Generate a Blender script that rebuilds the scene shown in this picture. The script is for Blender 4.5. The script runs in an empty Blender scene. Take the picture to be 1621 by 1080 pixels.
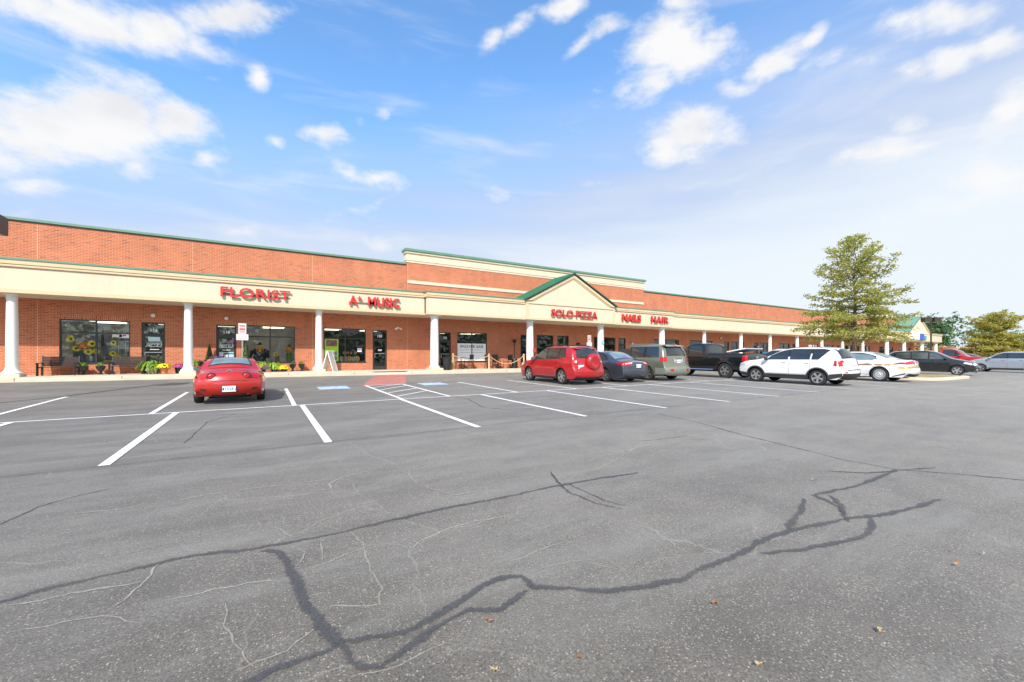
import bpy, bmesh, math, random
from mathutils import Vector, Matrix, noise as mnoise
R = math.radians
rnd = random.Random(7)
scene = bpy.context.scene
COL = scene.collection
CZ = 1.5                       # eye height; z values in the building section are given relative to it

# ------------------------------------------------------------------ camera, sky, sun, exposure
YAW = R(30.4)
cam_d = bpy.data.cameras.new('camera'); cam = bpy.data.objects.new('camera', cam_d); COL.objects.link(cam)
cam.location = (0, 0, CZ); cam.rotation_euler = (R(90), 0, -YAW)
cam_d.sensor_width = 36; cam_d.lens = 667 / 1621 * 36
cam_d.shift_y = -(540 - 567.5) / 1621
cam_d.clip_start = .05; cam_d.clip_end = 6000
scene.camera = cam
SUN_EL, SUN_AZ = R(40), R(37)      # azimuth: sun stands behind the camera, a little to the left of the facade's normal
to_sun = Vector((-math.sin(SUN_AZ) * math.cos(SUN_EL), -math.cos(SUN_AZ) * math.cos(SUN_EL), math.sin(SUN_EL)))
sun_d = bpy.data.lights.new('sun', 'SUN'); sun_d.energy = 3.1; sun_d.angle = R(0.9); sun_d.color = (1, .935, .83)
sun = bpy.data.objects.new('sun', sun_d); COL.objects.link(sun)
sun.rotation_euler = to_sun.to_track_quat('Z', 'Y').to_euler()
scene.view_settings.view_transform = 'Standard'; scene.view_settings.look = 'None'
scene.view_settings.gamma = 1; scene.view_settings.exposure = 0.82
scene.cycles.max_bounces = 6; scene.cycles.transparent_max_bounces = 16

def ray(x, y):                 # world direction of a pixel of the 1621 x 1080 photograph
    t = (x - 810.5) / 667; v = (567.5 - y) / 667
    c, s = math.cos(YAW), math.sin(YAW)
    return Vector((s + t * c, c - t * s, v))

world = bpy.data.worlds.new('World'); scene.world = world; world.use_nodes = True
wt = world.node_tree; wn = wt.nodes; wl = wt.links; wn.clear()
def wnew(t, **k):
    n = wn.new(t)
    for a, b in k.items(): setattr(n, a, b)
    return n
def wmath(op, a, b=None, c=None, clamp=False):
    n = wnew('ShaderNodeMath', operation=op, use_clamp=clamp)
    for i, q in enumerate((a, b, c)):
        if q is None: continue
        if isinstance(q, (int, float)): n.inputs[i].default_value = q
        else: wl.new(q, n.inputs[i])
    return n.outputs[0]
def build_world():
    out = wnew('ShaderNodeOutputWorld'); bg = wnew('ShaderNodeBackground'); wl.new(bg.outputs[0], out.inputs[0])
    sky = wnew('ShaderNodeTexSky', sky_type='NISHITA'); sky.sun_disc = False
    sky.sun_elevation = SUN_EL; sky.sun_rotation = math.atan2(to_sun.x, to_sun.y)
    sky.air_density = 1.15; sky.dust_density = .6; sky.ozone_density = 2.2
    tc = wnew('ShaderNodeTexCoord')
    nrm = wnew('ShaderNodeVectorMath', operation='NORMALIZE'); wl.new(tc.outputs['Generated'], nrm.inputs[0])
    sep = wnew('ShaderNodeSeparateXYZ'); wl.new(nrm.outputs[0], sep.inputs[0])
    az = wmath('ARCTAN2', sep.outputs[0], sep.outputs[1]); el = wmath('ARCSINE', sep.outputs[2])
    # warp so cloud edges get torn
    nz = wnew('ShaderNodeTexNoise'); nz.inputs['Scale'].default_value = 11; nz.inputs['Detail'].default_value = 9; nz.inputs['Roughness'].default_value = .62
    mp = wnew('ShaderNodeMapping'); mp.inputs['Scale'].default_value = (1, 1, 1.9); wl.new(nrm.outputs[0], mp.inputs[0]); wl.new(mp.outputs[0], nz.inputs[0])
    ae = wnew('ShaderNodeCombineXYZ'); wl.new(az, ae.inputs[0]); wl.new(el, ae.inputs[1])
    n2 = wnew('ShaderNodeTexNoise'); n2.inputs['Scale'].default_value = 5; n2.inputs['Detail'].default_value = 4
    wl.new(nrm.outputs[0], n2.inputs[0])
    wsub = wnew('ShaderNodeVectorMath', operation='SUBTRACT'); wl.new(n2.outputs['Color'], wsub.inputs[0]); wsub.inputs[1].default_value = (.5, .5, .5)
    wsc = wnew('ShaderNodeVectorMath', operation='MULTIPLY'); wl.new(wsub.outputs[0], wsc.inputs[0]); wsc.inputs[1].default_value = (.12, .07, 0)
    wad = wnew('ShaderNodeVectorMath', operation='ADD'); wl.new(ae.outputs[0], wad.inputs[0]); wl.new(wsc.outputs[0], wad.inputs[1])
    blobs = [ # x, y, half width, half height, tilt(deg), strength
     (50,5,105,42,-8,1.1),(150,30,105,48,-10,1.3),(240,55,80,50,-8,1.25),(320,85,60,40,-10,.8),(385,28,95,42,4,1.1),(445,30,45,22,20,.75),
     (60,203,125,70,0,1.45),(165,190,118,74,0,1.5),(250,207,88,52,0,1.35),(60,245,80,32,0,1.15),(290,225,45,25,0,.9),
     (215,272,42,27,0,.95),(332,262,46,24,0,1.05),(60,298,52,15,0,.7),(415,130,25,25,30,.95),(330,130,26,10,0,.6),(452,238,24,13,0,.9),
     (533,218,40,24,0,1.05),(585,186,18,16,0,.7),(625,175,26,16,0,.55),(560,280,36,20,0,.95),(610,285,50,18,0,.85),(795,310,30,16,0,.85),(600,385,50,18,0,.5),(370,370,50,16,0,.5),(25,335,50,14,0,.5),
     (770,62,32,20,35,.85),(815,35,45,18,25,.9),(890,8,45,24,10,.9),(915,72,48,20,25,.95),(970,50,60,26,5,1.1),(1065,60,85,62,15,1.35),(1110,95,70,45,15,1.3),(1040,130,58,34,15,1.15),(1140,55,50,25,20,1.0),(1080,0,50,26,0,1.1),
     (1170,140,38,17,12,1.0),(1225,100,55,24,32,1.1),(1275,65,28,15,40,.9),(1310,95,50,28,10,.6),(1350,105,40,18,0,.6),(1095,215,80,42,5,1.3),(1060,238,45,26,0,1.05),(940,140,18,14,20,.5),
     (1420,45,70,30,8,1.1),(1500,32,85,30,5,1.15),(1580,25,60,30,5,1.0),(1440,122,60,20,18,1.0),(1520,97,75,24,18,1.1),(1595,72,50,24,18,1.1),(1625,165,45,52,0,1.2),
     (1435,195,44,20,10,.9),(1400,245,105,24,14,1.1),(1465,228,50,16,15,.95),(1600,282,95,38,8,1.1),(1530,330,130,26,8,.7),(1400,350,120,14,8,.4),
     (1180,300,70,12,5,.35),(950,290,60,18,0,.35),(1100,340,160,10,4,.35),(560,335,90,9,18,.4)]
    tot = None
    for (x, y, hw, hh, tilt, st) in blobs:
        def ang(px, py):
            d = ray(px, py).normalized(); return math.atan2(d.x, d.y), math.asin(d.z)
        a0, e0 = ang(x, y); a1, e1 = ang(x + 10, y); a2, e2 = ang(x, y - 10)
        ux = math.hypot(a1 - a0, e1 - e0) / 10; uy = math.hypot(a2 - a0, e2 - e0) / 10
        m = wnew('ShaderNodeMapping', vector_type='TEXTURE')
        m.inputs['Location'].default_value = (a0, e0, 0); m.inputs['Scale'].default_value = (hw * ux * 1.42, hh * uy * 1.45, 1)
        m.inputs['Rotation'].default_value = (0, 0, R(tilt) + math.atan2(e1 - e0, a1 - a0))
        wl.new(wad.outputs[0], m.inputs[0])
        ln = wnew('ShaderNodeVectorMath', operation='LENGTH'); wl.new(m.outputs[0], ln.inputs[0])
        b = wmath('MULTIPLY', wmath('SUBTRACT', 1.0, ln.outputs['Value'], clamp=True), st)
        b = wmath('POWER', b, .8)
        tot = b if tot is None else wmath('SMOOTH_MAX', tot, b, .12)
    # scattered cloud in the rest of the sky, away from the picture
    n3 = wnew('ShaderNodeTexNoise'); n3.inputs['Scale'].default_value = 2.2; n3.inputs['Detail'].default_value = 5; wl.new(mp.outputs[0], n3.inputs[0])
    away = wmath('SUBTRACT', .25, wmath('MULTIPLY', wmath('SUBTRACT', wmath('ADD', wmath('MULTIPLY', sep.outputs[0], math.sin(YAW)), wmath('MULTIPLY', sep.outputs[1], math.cos(YAW))), .2), 2.0), clamp=True)
    tot = wmath('MAXIMUM', tot, wmath('MULTIPLY', wmath('MULTIPLY', away, 4.0, clamp=True), wmath('MULTIPLY_ADD', n3.outputs[0], 2.6, -.65)))
    dens = wmath('ADD', tot, wmath('MULTIPLY', wmath('SUBTRACT', nz.outputs[0], .5), 1.8))
    cov = wnew('ShaderNodeMapRange', interpolation_type='SMOOTHSTEP'); cov.inputs[1].default_value = .34; cov.inputs[2].default_value = 1.12; wl.new(dens, cov.inputs[0])
    # only inside blob neighbourhoods
    inside = wmath('MULTIPLY', tot, 3.2, clamp=True)
    cover = wmath('MULTIPLY', cov.outputs[0], inside, clamp=True)
    # veil of thin high cloud that thickens to the horizon
    n4 = wnew('ShaderNodeTexNoise'); n4.inputs['Scale'].default_value = 3; n4.inputs['Detail'].default_value = 6
    mp4 = wnew('ShaderNodeMapping'); mp4.inputs['Scale'].default_value = (1, 1, 7); mp4.inputs['Rotation'].default_value = (R(6), R(8), 0)
    wl.new(nrm.outputs[0], mp4.inputs[0]); wl.new(mp4.outputs[0], n4.inputs[0])
    eln = wmath('ADD', el, wmath('MULTIPLY', wmath('SUBTRACT', n4.outputs[0], .5), .16))
    eln = wmath('SUBTRACT', eln, wmath('MULTIPLY', wmath('SUBTRACT', az, .5), .14))
    veil = wnew('ShaderNodeMapRange', interpolation_type='SMOOTHSTEP'); veil.inputs[1].default_value = .40; veil.inputs[2].default_value = .10
    veil.inputs[3].default_value = 0; veil.inputs[4].default_value = .90; wl.new(eln, veil.inputs[0])
    # shade inside the thick clouds
    n5 = wnew('ShaderNodeTexNoise'); n5.inputs['Scale'].default_value = 6; n5.inputs['Detail'].default_value = 5; wl.new(mp.outputs[0], n5.inputs[0])
    grey = wmath('MULTIPLY', wnew_range(n5.outputs[0], .42, .66), wnew_range(tot, .5, 1.1))
    def mix(f, a, b):
        n = wnew('ShaderNodeMix', data_type='RGBA')
        (wl.new(f, n.inputs[0]) if not isinstance(f, float) else setattr(n.inputs[0], 'default_value', f))
        for q, i in ((a, 6), (b, 7)):
            if isinstance(q, tuple): n.inputs[i].default_value = q
            else: wl.new(q, n.inputs[i])
        return n.outputs[2]
    tint = wnew('ShaderNodeMix', data_type='RGBA', blend_type='MULTIPLY'); tint.inputs[0].default_value = 1
    wl.new(sky.outputs[0], tint.inputs[6]); tint.inputs[7].default_value = SKYT
    v1 = wnew('ShaderNodeMapRange', interpolation_type='SMOOTHSTEP'); v1.inputs[1].default_value = .62; v1.inputs[2].default_value = .26
    v1.inputs[3].default_value = 0; v1.inputs[4].default_value = .93; wl.new(eln, v1.inputs[0])
    c = mix(v1.outputs[0], tint.outputs[2], PALEC)
    c = mix(veil.outputs[0], c, VEILC)
    cl = mix(wmath('MULTIPLY', grey, .5), CLOUDC, CLOUDG)
    # thin streaks of cirrus
    n6 = wnew('ShaderNodeTexNoise'); n6.inputs['Scale'].default_value = 2.4; n6.inputs['Detail'].default_value = 8; n6.inputs['Roughness'].default_value = .55; n6.inputs['Distortion'].default_value = .6
    mp6 = wnew('ShaderNodeMapping'); mp6.inputs['Rotation'].default_value = (R(14), R(-22), R(20)); mp6.inputs['Scale'].default_value = (1, 1.3, 6); wl.new(nrm.outputs[0], mp6.inputs[0]); wl.new(mp6.outputs[0], n6.inputs[0])
    c = mix(wmath('MULTIPLY', wnew_range(n6.outputs[0], .50, .78), .42), c, CLOUDC)
    c = mix(cover, c, cl)
    wl.new(c, bg.inputs[0]); bg.inputs[1].default_value = SKYS
def wnew_range(o, a, b):
    n = wnew('ShaderNodeMapRange', interpolation_type='SMOOTHSTEP'); n.inputs[1].default_value = a; n.inputs[2].default_value = b
    wl.new(o, n.inputs[0]); return n.outputs[0]
SKYS = .13
SKYT = (.84, 1.13, 1.33, 1); PALEC = (2.25, 2.70, 3.70, 1); VEILC = (3.9, 4.2, 4.45, 1); CLOUDC = (4.2, 4.2, 4.25, 1); CLOUDG = (2.9, 3.0, 3.35, 1)
build_world()

# ------------------------------------------------------------------ materials
MATS = {}
def mat(name, col, rough=.6, metal=0, var=.06, vscale=6, coat=0, bump=0, bscale=40, spec=.5, emit=None, es=0, coords='Object'):
    if name in MATS: return MATS[name]
    m = bpy.data.materials.new(name); m.use_nodes = True; nt = m.node_tree; b = nt.nodes['Principled BSDF']
    b.inputs['Base Color'].default_value = (*col, 1); b.inputs['Roughness'].default_value = rough; b.inputs['Metallic'].default_value = metal
    b.inputs['Specular IOR Level'].default_value = spec
    if coat: b.inputs['Coat Weight'].default_value = coat; b.inputs['Coat Roughness'].default_value = .03
    if emit: b.inputs['Emission Color'].default_value = (*emit, 1); b.inputs['Emission Strength'].default_value = es
    if var or bump:
        tc = nt.nodes.new('ShaderNodeTexCoord')
    if var:
        n = nt.nodes.new('ShaderNodeTexNoise'); n.inputs['Scale'].default_value = vscale; n.inputs['Detail'].default_value = 5
        nt.links.new(tc.outputs[coords], n.inputs[0])
        mr = nt.nodes.new('ShaderNodeMapRange'); mr.inputs[1].default_value = .3; mr.inputs[2].default_value = .7
        mr.inputs[3].default_value = 1 - var; mr.inputs[4].default_value = 1 + var; nt.links.new(n.outputs[0], mr.inputs[0])
        hsv = nt.nodes.new('ShaderNodeHueSaturation'); hsv.inputs['Color'].default_value = (*col, 1)
        nt.links.new(mr.outputs[0], hsv.inputs['Value']); nt.links.new(hsv.outputs[0], b.inputs['Base Color'])
    if bump:
        n = nt.nodes.new('ShaderNodeTexNoise'); n.inputs['Scale'].default_value = bscale; n.inputs['Detail'].default_value = 4
        nt.links.new(tc.outputs[coords], n.inputs[0])
        bm_ = nt.nodes.new('ShaderNodeBump'); bm_.inputs['Strength'].default_value = bump; bm_.inputs['Distance'].default_value = .02
        nt.links.new(n.outputs[0], bm_.inputs['Height']); nt.links.new(bm_.outputs[0], b.inputs['Normal'])
    MATS[name] = m; return m

def streak(m, amount, scale=2.5, col=(.25, .2, .15)):
    """faint run-off stains: noise stretched down the wall"""
    nt = m.node_tree; b = nt.nodes['Principled BSDF']; l = b.inputs['Base Color'].links[0]; src = l.from_socket
    tc = node(nt, 'ShaderNodeTexCoord'); mp = node(nt, 'ShaderNodeMapping', {0: tc.outputs['Object'], 'Scale': (1, 1, .12)})
    n = node(nt, 'ShaderNodeTexNoise', {0: mp.outputs[0], 'Scale': scale, 'Detail': 7.0, 'Roughness': .7}); n2 = node(nt, 'ShaderNodeTexNoise', {0: tc.outputs['Object'], 'Scale': .35, 'Detail': 3.0})
    a = node(nt, 'ShaderNodeMapRange', {0: n.outputs[0], 1: .5, 2: .8, 3: 0.0, 4: amount}); c = node(nt, 'ShaderNodeMapRange', {0: n2.outputs[0], 1: .4, 2: .65, 3: .2, 4: 1.0})
    f = node(nt, 'ShaderNodeMath', {0: a.outputs[0], 1: c.outputs[0]}, operation='MULTIPLY')
    x = node(nt, 'ShaderNodeMix', {0: f.outputs[0], 6: src, 7: (*col, 1)}, data_type='RGBA'); nt.links.new(x.outputs[2], b.inputs['Base Color'])
def node(nt, t, ins=None, **k):
    n = nt.nodes.new(t)
    for a, b in k.items(): setattr(n, a, b)
    for a, b in (ins or {}).items():
        if isinstance(b, bpy.types.NodeSocket): nt.links.new(b, n.inputs[a])
        else: n.inputs[a].default_value = b
    return n

def brick_material(name, c1, c2, c3, mortar, soldier=False):
    m = bpy.data.materials.new(name); m.use_nodes = True; nt = m.node_tree; b = nt.nodes['Principled BSDF']
    tc = node(nt, 'ShaderNodeTexCoord')
    s = node(nt, 'ShaderNodeSeparateXYZ', {0: tc.outputs['Object']})
    xy = node(nt, 'ShaderNodeMath', {0: s.outputs[0], 1: s.outputs[1]}, operation='ADD')
    cv = node(nt, 'ShaderNodeCombineXYZ', {0: xy.outputs[0], 1: s.outputs[2]} if not soldier else {0: s.outputs[2], 1: xy.outputs[0]})
    br = node(nt, 'ShaderNodeTexBrick', {'Vector': cv.outputs[0], 'Color1': (0, 0, 0, 1), 'Color2': (1, 1, 1, 1), 'Mortar': (.5, .5, .5, 1), 'Scale': 1.0,
              'Mortar Size': .007, 'Mortar Smooth': .15, 'Bias': 0.0, 'Brick Width': .203, 'Row Height': .0677}, offset=.5)
    ramp = node(nt, 'ShaderNodeValToRGB', {0: br.outputs[0]}); e = ramp.color_ramp.elements
    e[0].position = 0; e[0].color = (*c3, 1); e[1].position = 1; e[1].color = (*c2, 1)
    for p, c in ((.06, c3), (.09, c1), (.6, c2), (.85, c1)):
        q = e.new(p); q.color = (*c, 1)
    n1 = node(nt, 'ShaderNodeTexNoise', {0: tc.outputs['Object'], 'Scale': .9, 'Detail': 5.0, 'Roughness': .6})
    mr = node(nt, 'ShaderNodeMapRange', {0: n1.outputs[0], 1: .3, 2: .7, 3: .86, 4: 1.16})
    hs = node(nt, 'ShaderNodeHueSaturation', {'Color': ramp.outputs[0], 'Value': mr.outputs[0]})
    mx = node(nt, 'ShaderNodeMix', {0: br.outputs['Fac'], 6: hs.outputs[0], 7: (*mortar, 1)}, data_type='RGBA')
    # pale efflorescence blotches
    n2 = node(nt, 'ShaderNodeTexNoise', {0: tc.outputs['Object'], 'Scale': .45, 'Detail': 7.0, 'Roughness': .7})
    m2 = node(nt, 'ShaderNodeMapRange', {0: n2.outputs[0], 1: .56, 2: .78, 3: 0.0, 4: .22})
    mx2 = node(nt, 'ShaderNodeMix', {0: m2.outputs[0], 6: mx.outputs[2], 7: (.66, .36, .26, 1)}, data_type='RGBA')
    nt.links.new(mx2.outputs[2], b.inputs['Base Color']); b.inputs['Roughness'].default_value = .85
    bp = node(nt, 'ShaderNodeBump', {'Height': br.outputs['Fac'], 'Strength': .5, 'Distance': -.006}); nt.links.new(bp.outputs[0], b.inputs['Normal'])
    return m
M_BRICK = brick_material('red brick', (.47, .120, .050), (.53, .155, .065), (.34, .10, .055), (.57, .33, .21))
M_SOLDIER = brick_material('soldier course brick', (.46, .110, .045), (.55, .165, .07), (.36, .09, .045), (.60, .38, .25), True)

def asphalt_material():
    m = bpy.data.materials.new('asphalt'); m.use_nodes = True; nt = m.node_tree; b = nt.nodes['Principled BSDF']
    tc = node(nt, 'ShaderNodeTexCoord'); o = tc.outputs['Object']
    fine = node(nt, 'ShaderNodeTexNoise', {0: o, 'Scale': 95.0, 'Detail': 3.0, 'Roughness': .75})
    agg = node(nt, 'ShaderNodeTexVoronoi', {0: o, 'Scale': 85.0, 'Randomness': 1.0})
    aggc = node(nt, 'ShaderNodeSeparateColor', {0: agg.outputs['Color']})
    big = node(nt, 'ShaderNodeTexNoise', {0: o, 'Scale': .16, 'Detail': 8.0, 'Roughness': .62})
    mid = node(nt, 'ShaderNodeTexNoise', {0: o, 'Scale': 1.3, 'Detail': 6.0, 'Roughness': .65})
    base = node(nt, 'ShaderNodeMapRange', {0: big.outputs[0], 1: .3, 2: .7, 3: .078, 4: .134})
    midm = node(nt, 'ShaderNodeMapRange', {0: mid.outputs[0], 1: .3, 2: .7, 3: .82, 4: 1.18})
    finem = node(nt, 'ShaderNodeMapRange', {0: fine.outputs[0], 1: .3, 2: .7, 3: .28, 4: 1.66})
    v = node(nt, 'ShaderNodeMath', {0: base.outputs[0], 1: midm.outputs[0]}, operation='MULTIPLY')
    v = node(nt, 'ShaderNodeMath', {0: v.outputs[0], 1: finem.outputs[0]}, operation='MULTIPLY')
    # pale stones showing on the worn surface
    st = node(nt, 'ShaderNodeMapRange', {0: aggc.outputs[0], 1: .72, 2: 1.0, 3: 0.0, 4: .42})
    sd = node(nt, 'ShaderNodeMapRange', {0: agg.outputs['Distance'], 1: .0, 2: .55, 3: 1.0, 4: 0.0})
    st2 = node(nt, 'ShaderNodeMath', {0: st.outputs[0], 1: sd.outputs[0]}, operation='MULTIPLY')
    v = node(nt, 'ShaderNodeMath', {0: v.outputs[0], 1: st2.outputs[0]}, operation='ADD')
    # smoother, darker new surface in the stalls (towards the building), worn surface in the drive lane
    sp = node(nt, 'ShaderNodeSeparateXYZ', {0: o})
    lane = node(nt, 'ShaderNodeMapRange', {0: sp.outputs[1], 1: 7.35, 2: 7.55, 3: 1.0, 4: .86})
    v = node(nt, 'ShaderNodeMath', {0: v.outputs[0], 1: lane.outputs[0]}, operation='MULTIPLY')
    # hairline cracks
    wob = node(nt, 'ShaderNodeTexNoise', {0: o, 'Scale': 3.0, 'Detail': 5.0})
    ws = node(nt, 'ShaderNodeVectorMath', {0: wob.outputs['Color'], 1: (.30, .30, .30)}, operation='MULTIPLY')
    wo = node(nt, 'ShaderNodeVectorMath', {0: o, 1: ws.outputs[0]}, operation='ADD')
    vc = node(nt, 'ShaderNodeTexVoronoi', {0: wo.outputs[0], 'Scale': .8}, feature='DISTANCE_TO_EDGE')
    cm = node(nt, 'ShaderNodeMapRange', {0: vc.outputs[0], 1: .0015, 2: .0075, 3: 1.0, 4: 0.0})
    msk = node(nt, 'ShaderNodeTexNoise', {0: o, 'Scale': .35, 'Detail': 3.0})
    mm = node(nt, 'ShaderNodeMapRange', {0: msk.outputs[0], 1: .46, 2: .60, 3: 0.0, 4: .45})
    lan2 = node(nt, 'ShaderNodeMapRange', {0: sp.outputs[1], 1: 7.2, 2: 7.8, 3: 1.0, 4: .12})
    ck = node(nt, 'ShaderNodeMath', {0: cm.outputs[0], 1: mm.outputs[0]}, operation='MULTIPLY')
    ck = node(nt, 'ShaderNodeMath', {0: ck.outputs[0], 1: lan2.outputs[0]}, operation='MULTIPLY')
    # dusty stain patches stretched along the lane
    mp = node(nt, 'ShaderNodeMapping', {0: o, 'Scale': (.35, 1.3, 1), 'Rotation': (0, 0, R(-12))})
    du = node(nt, 'ShaderNodeTexNoise', {0: mp.outputs[0], 'Scale': 1.1, 'Detail': 8.0, 'Roughness': .7})
    dm = node(nt, 'ShaderNodeMapRange', {0: du.outputs[0], 1: .46, 2: .70, 3: 0.0, 4: .85})
    dm2 = node(nt, 'ShaderNodeMath', {0: dm.outputs[0], 1: finem.outputs[0]}, operation='MULTIPLY')
    far = node(nt, 'ShaderNodeMapRange', {0: sp.outputs[0], 1: 0.0, 2: 24.0, 3: 1.0, 4: 1.95})  # brightening at grazing view put into the colour: paler towards the right
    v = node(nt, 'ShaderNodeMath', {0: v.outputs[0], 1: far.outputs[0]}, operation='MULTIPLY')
    col = node(nt, 'ShaderNodeCombineColor', {0: v.outputs[0], 1: v.outputs[0], 2: v.outputs[0]})
    tint = node(nt, 'ShaderNodeMix', {0: 1.0, 6: col.outputs[0], 7: (1.18, 1.02, .815, 1)}, data_type='RGBA', blend_type='MULTIPLY')
    # oil drips where engines stand, and faint tyre tracks down the lane
    oil = node(nt, 'ShaderNodeTexNoise', {0: o, 'Scale': 2.3, 'Detail': 7.0, 'Roughness': .7})
    om = node(nt, 'ShaderNodeMapRange', {0: oil.outputs[0], 1: .58, 2: .72, 3: 0.0, 4: .62})
    mpt = node(nt, 'ShaderNodeMapping', {0: o, 'Scale': (.06, 1.5, 1)})
    trk = node(nt, 'ShaderNodeTexNoise', {0: mpt.outputs[0], 'Scale': 1.4, 'Detail': 5.0})
    tm = node(nt, 'ShaderNodeMapRange', {0: trk.outputs[0], 1: .50, 2: .68, 3: 0.0, 4: .28})
    om = node(nt, 'ShaderNodeMath', {0: om.outputs[0], 1: tm.outputs[0]}, operation='MAXIMUM')
    tint = node(nt, 'ShaderNodeMix', {0: om.outputs[0], 6: tint.outputs[2], 7: (.06, .054, .047, 1)}, data_type='RGBA')
    m1 = node(nt, 'ShaderNodeMix', {0: dm2.outputs[0], 6: tint.outputs[2], 7: (.22, .205, .175, 1)}, data_type='RGBA')
    m2 = node(nt, 'ShaderNodeMix', {0: ck.outputs[0], 6: m1.outputs[2], 7: (.33, .31, .26, 1)}, data_type='RGBA')
    nt.links.new(m2.outputs[2], b.inputs['Base Color']); b.inputs['Roughness'].default_value = .72; b.inputs['Specular IOR Level'].default_value = .5; b.inputs['Sheen Weight'].default_value = .22; b.inputs['Sheen Roughness'].default_value = .45
    h = node(nt, 'ShaderNodeMath', {0: fine.outputs[0], 1: agg.outputs['Distance']}, operation='ADD')
    bp = node(nt, 'ShaderNodeBump', {'Height': h.outputs[0], 'Strength': .55, 'Distance': .006}); nt.links.new(bp.outputs[0], b.inputs['Normal'])
    return m
def broken_material(name, col, rough, cut, soft, scale, amount=1.0, fine=0):
    """paint or sealant that lets the asphalt below show through where it is worn"""
    m = bpy.data.materials.new(name); m.use_nodes = True; nt = m.node_tree; b = nt.nodes['Principled BSDF']; out = nt.nodes['Material Output']
    tc = node(nt, 'ShaderNodeTexCoord')
    n1 = node(nt, 'ShaderNodeTexNoise', {0: tc.outputs['Object'], 'Scale': scale, 'Detail': 6.0, 'Roughness': .7})
    mr = node(nt, 'ShaderNodeMapRange', {0: n1.outputs[0], 1: cut - soft, 2: cut + soft, 3: 0.0, 4: amount})
    n2 = node(nt, 'ShaderNodeTexNoise', {0: tc.outputs['Object'], 'Scale': 2.0, 'Detail': 4.0})
    m2 = node(nt, 'ShaderNodeMapRange', {0: n2.outputs[0], 1: .3, 2: .7, 3: .9, 4: 1.08})
    hs = node(nt, 'ShaderNodeHueSaturation', {'Color': (*col, 1), 'Value': m2.outputs[0]}); nt.links.new(hs.outputs[0], b.inputs['Base Color'])
    b.inputs['Roughness'].default_value = rough
    tr = node(nt, 'ShaderNodeBsdfTransparent'); mx = node(nt, 'ShaderNodeMixShader', {0: mr.outputs[0], 1: tr.outputs[0], 2: b.outputs[0]})
    nt.links.new(mx.outputs[0], out.inputs[0]); return m
def feathered_material(name, col, rough, scale, amount, torn):
    """ribbon with a torn, feathered edge: the corner attribute 'edge' is 0 at the border and 1 along the middle"""
    m = bpy.data.materials.new(name); m.use_nodes = True; nt = m.node_tree; b = nt.nodes['Principled BSDF']; out = nt.nodes['Material Output']
    tc = node(nt, 'ShaderNodeTexCoord'); at = node(nt, 'ShaderNodeAttribute', attribute_name='edge')
    n1 = node(nt, 'ShaderNodeTexNoise', {0: tc.outputs['Object'], 'Scale': float(scale), 'Detail': 6.0, 'Roughness': .75})
    n3 = node(nt, 'ShaderNodeTexNoise', {0: tc.outputs['Object'], 'Scale': 1.1, 'Detail': 3.0})
    k = node(nt, 'ShaderNodeMath', {0: n1.outputs[0], 1: .5}, operation='SUBTRACT')
    k = node(nt, 'ShaderNodeMath', {0: k.outputs[0], 1: torn * 3.2, 2: at.outputs['Fac']}, operation='MULTIPLY_ADD')
    mr = node(nt, 'ShaderNodeMapRange', {0: k.outputs[0], 1: .25, 2: .62, 3: 0.0, 4: amount})
    lv = node(nt, 'ShaderNodeMapRange', {0: n3.outputs[0], 1: .3, 2: .55, 3: .45 if torn > .5 else .8, 4: 1.0})
    al = node(nt, 'ShaderNodeMath', {0: mr.outputs[0], 1: lv.outputs[0]}, operation='MULTIPLY')
    n2 = node(nt, 'ShaderNodeTexNoise', {0: tc.outputs['Object'], 'Scale': 60.0, 'Detail': 3.0, 'Roughness': .7})
    m2 = node(nt, 'ShaderNodeMapRange', {0: n2.outputs[0], 1: .3, 2: .75, 3: .75, 4: 1.5})
    hs = node(nt, 'ShaderNodeHueSaturation', {'Color': (*col, 1), 'Value': m2.outputs[0]}); nt.links.new(hs.outputs[0], b.inputs['Base Color'])
    b.inputs['Roughness'].default_value = rough
    tr = node(nt, 'ShaderNodeBsdfTransparent'); mx = node(nt, 'ShaderNodeMixShader', {0: al.outputs[0], 1: tr.outputs[0], 2: b.outputs[0]})
    nt.links.new(mx.outputs[0], out.inputs[0]); return m
def glass_material(name, tint=(.8, .85, .87), refl=.03, clear=.8):
    m = bpy.data.materials.new(name); m.use_nodes = True; nt = m.node_tree; out = nt.nodes['Material Output']; nt.nodes.remove(nt.nodes['Principled BSDF'])
    tr = node(nt, 'ShaderNodeBsdfTransparent', {0: (*tint, 1)}); gl = node(nt, 'ShaderNodeBsdfGlossy', {0: (.95, .97, 1, 1), 1: .015})
    fr = node(nt, 'ShaderNodeFresnel', {0: 1.5}); f2 = node(nt, 'ShaderNodeMath', {0: fr.outputs[0], 1: refl}, operation='ADD', use_clamp=True)
    mx = node(nt, 'ShaderNodeMixShader', {0: f2.outputs[0], 1: tr.outputs[0], 2: gl.outputs[0]}); nt.links.new(mx.outputs[0], out.inputs[0]); return m
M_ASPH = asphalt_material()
M_PAINT = broken_material('white road paint', (.78, .78, .76), .7, .34, .07, 16)
M_SEAL = feathered_material('crack sealant', (.080, .077, .074), .5, 34, .76, .85)
M_SEAL2 = feathered_material('thin crack', (.065, .06, .058), .7, 14, .7, .7)
M_DUST = feathered_material('crack filled with dust', (.38, .355, .30), .9, 22, .68, .95)
M_BLUE = broken_material('blue stencil paint', (.40, .55, .70), .7, .34, .1, 8)
M_REDP = mat('red stamped paving', (.44, .17, .14), .8, var=.12, vscale=3, bump=.3, bscale=30)
M_GLASS = glass_material('storefront glass', (.93, .95, .96), .02)
M_GLASSX = glass_material('dark door glass', (.30, .32, .33), .04)
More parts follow.
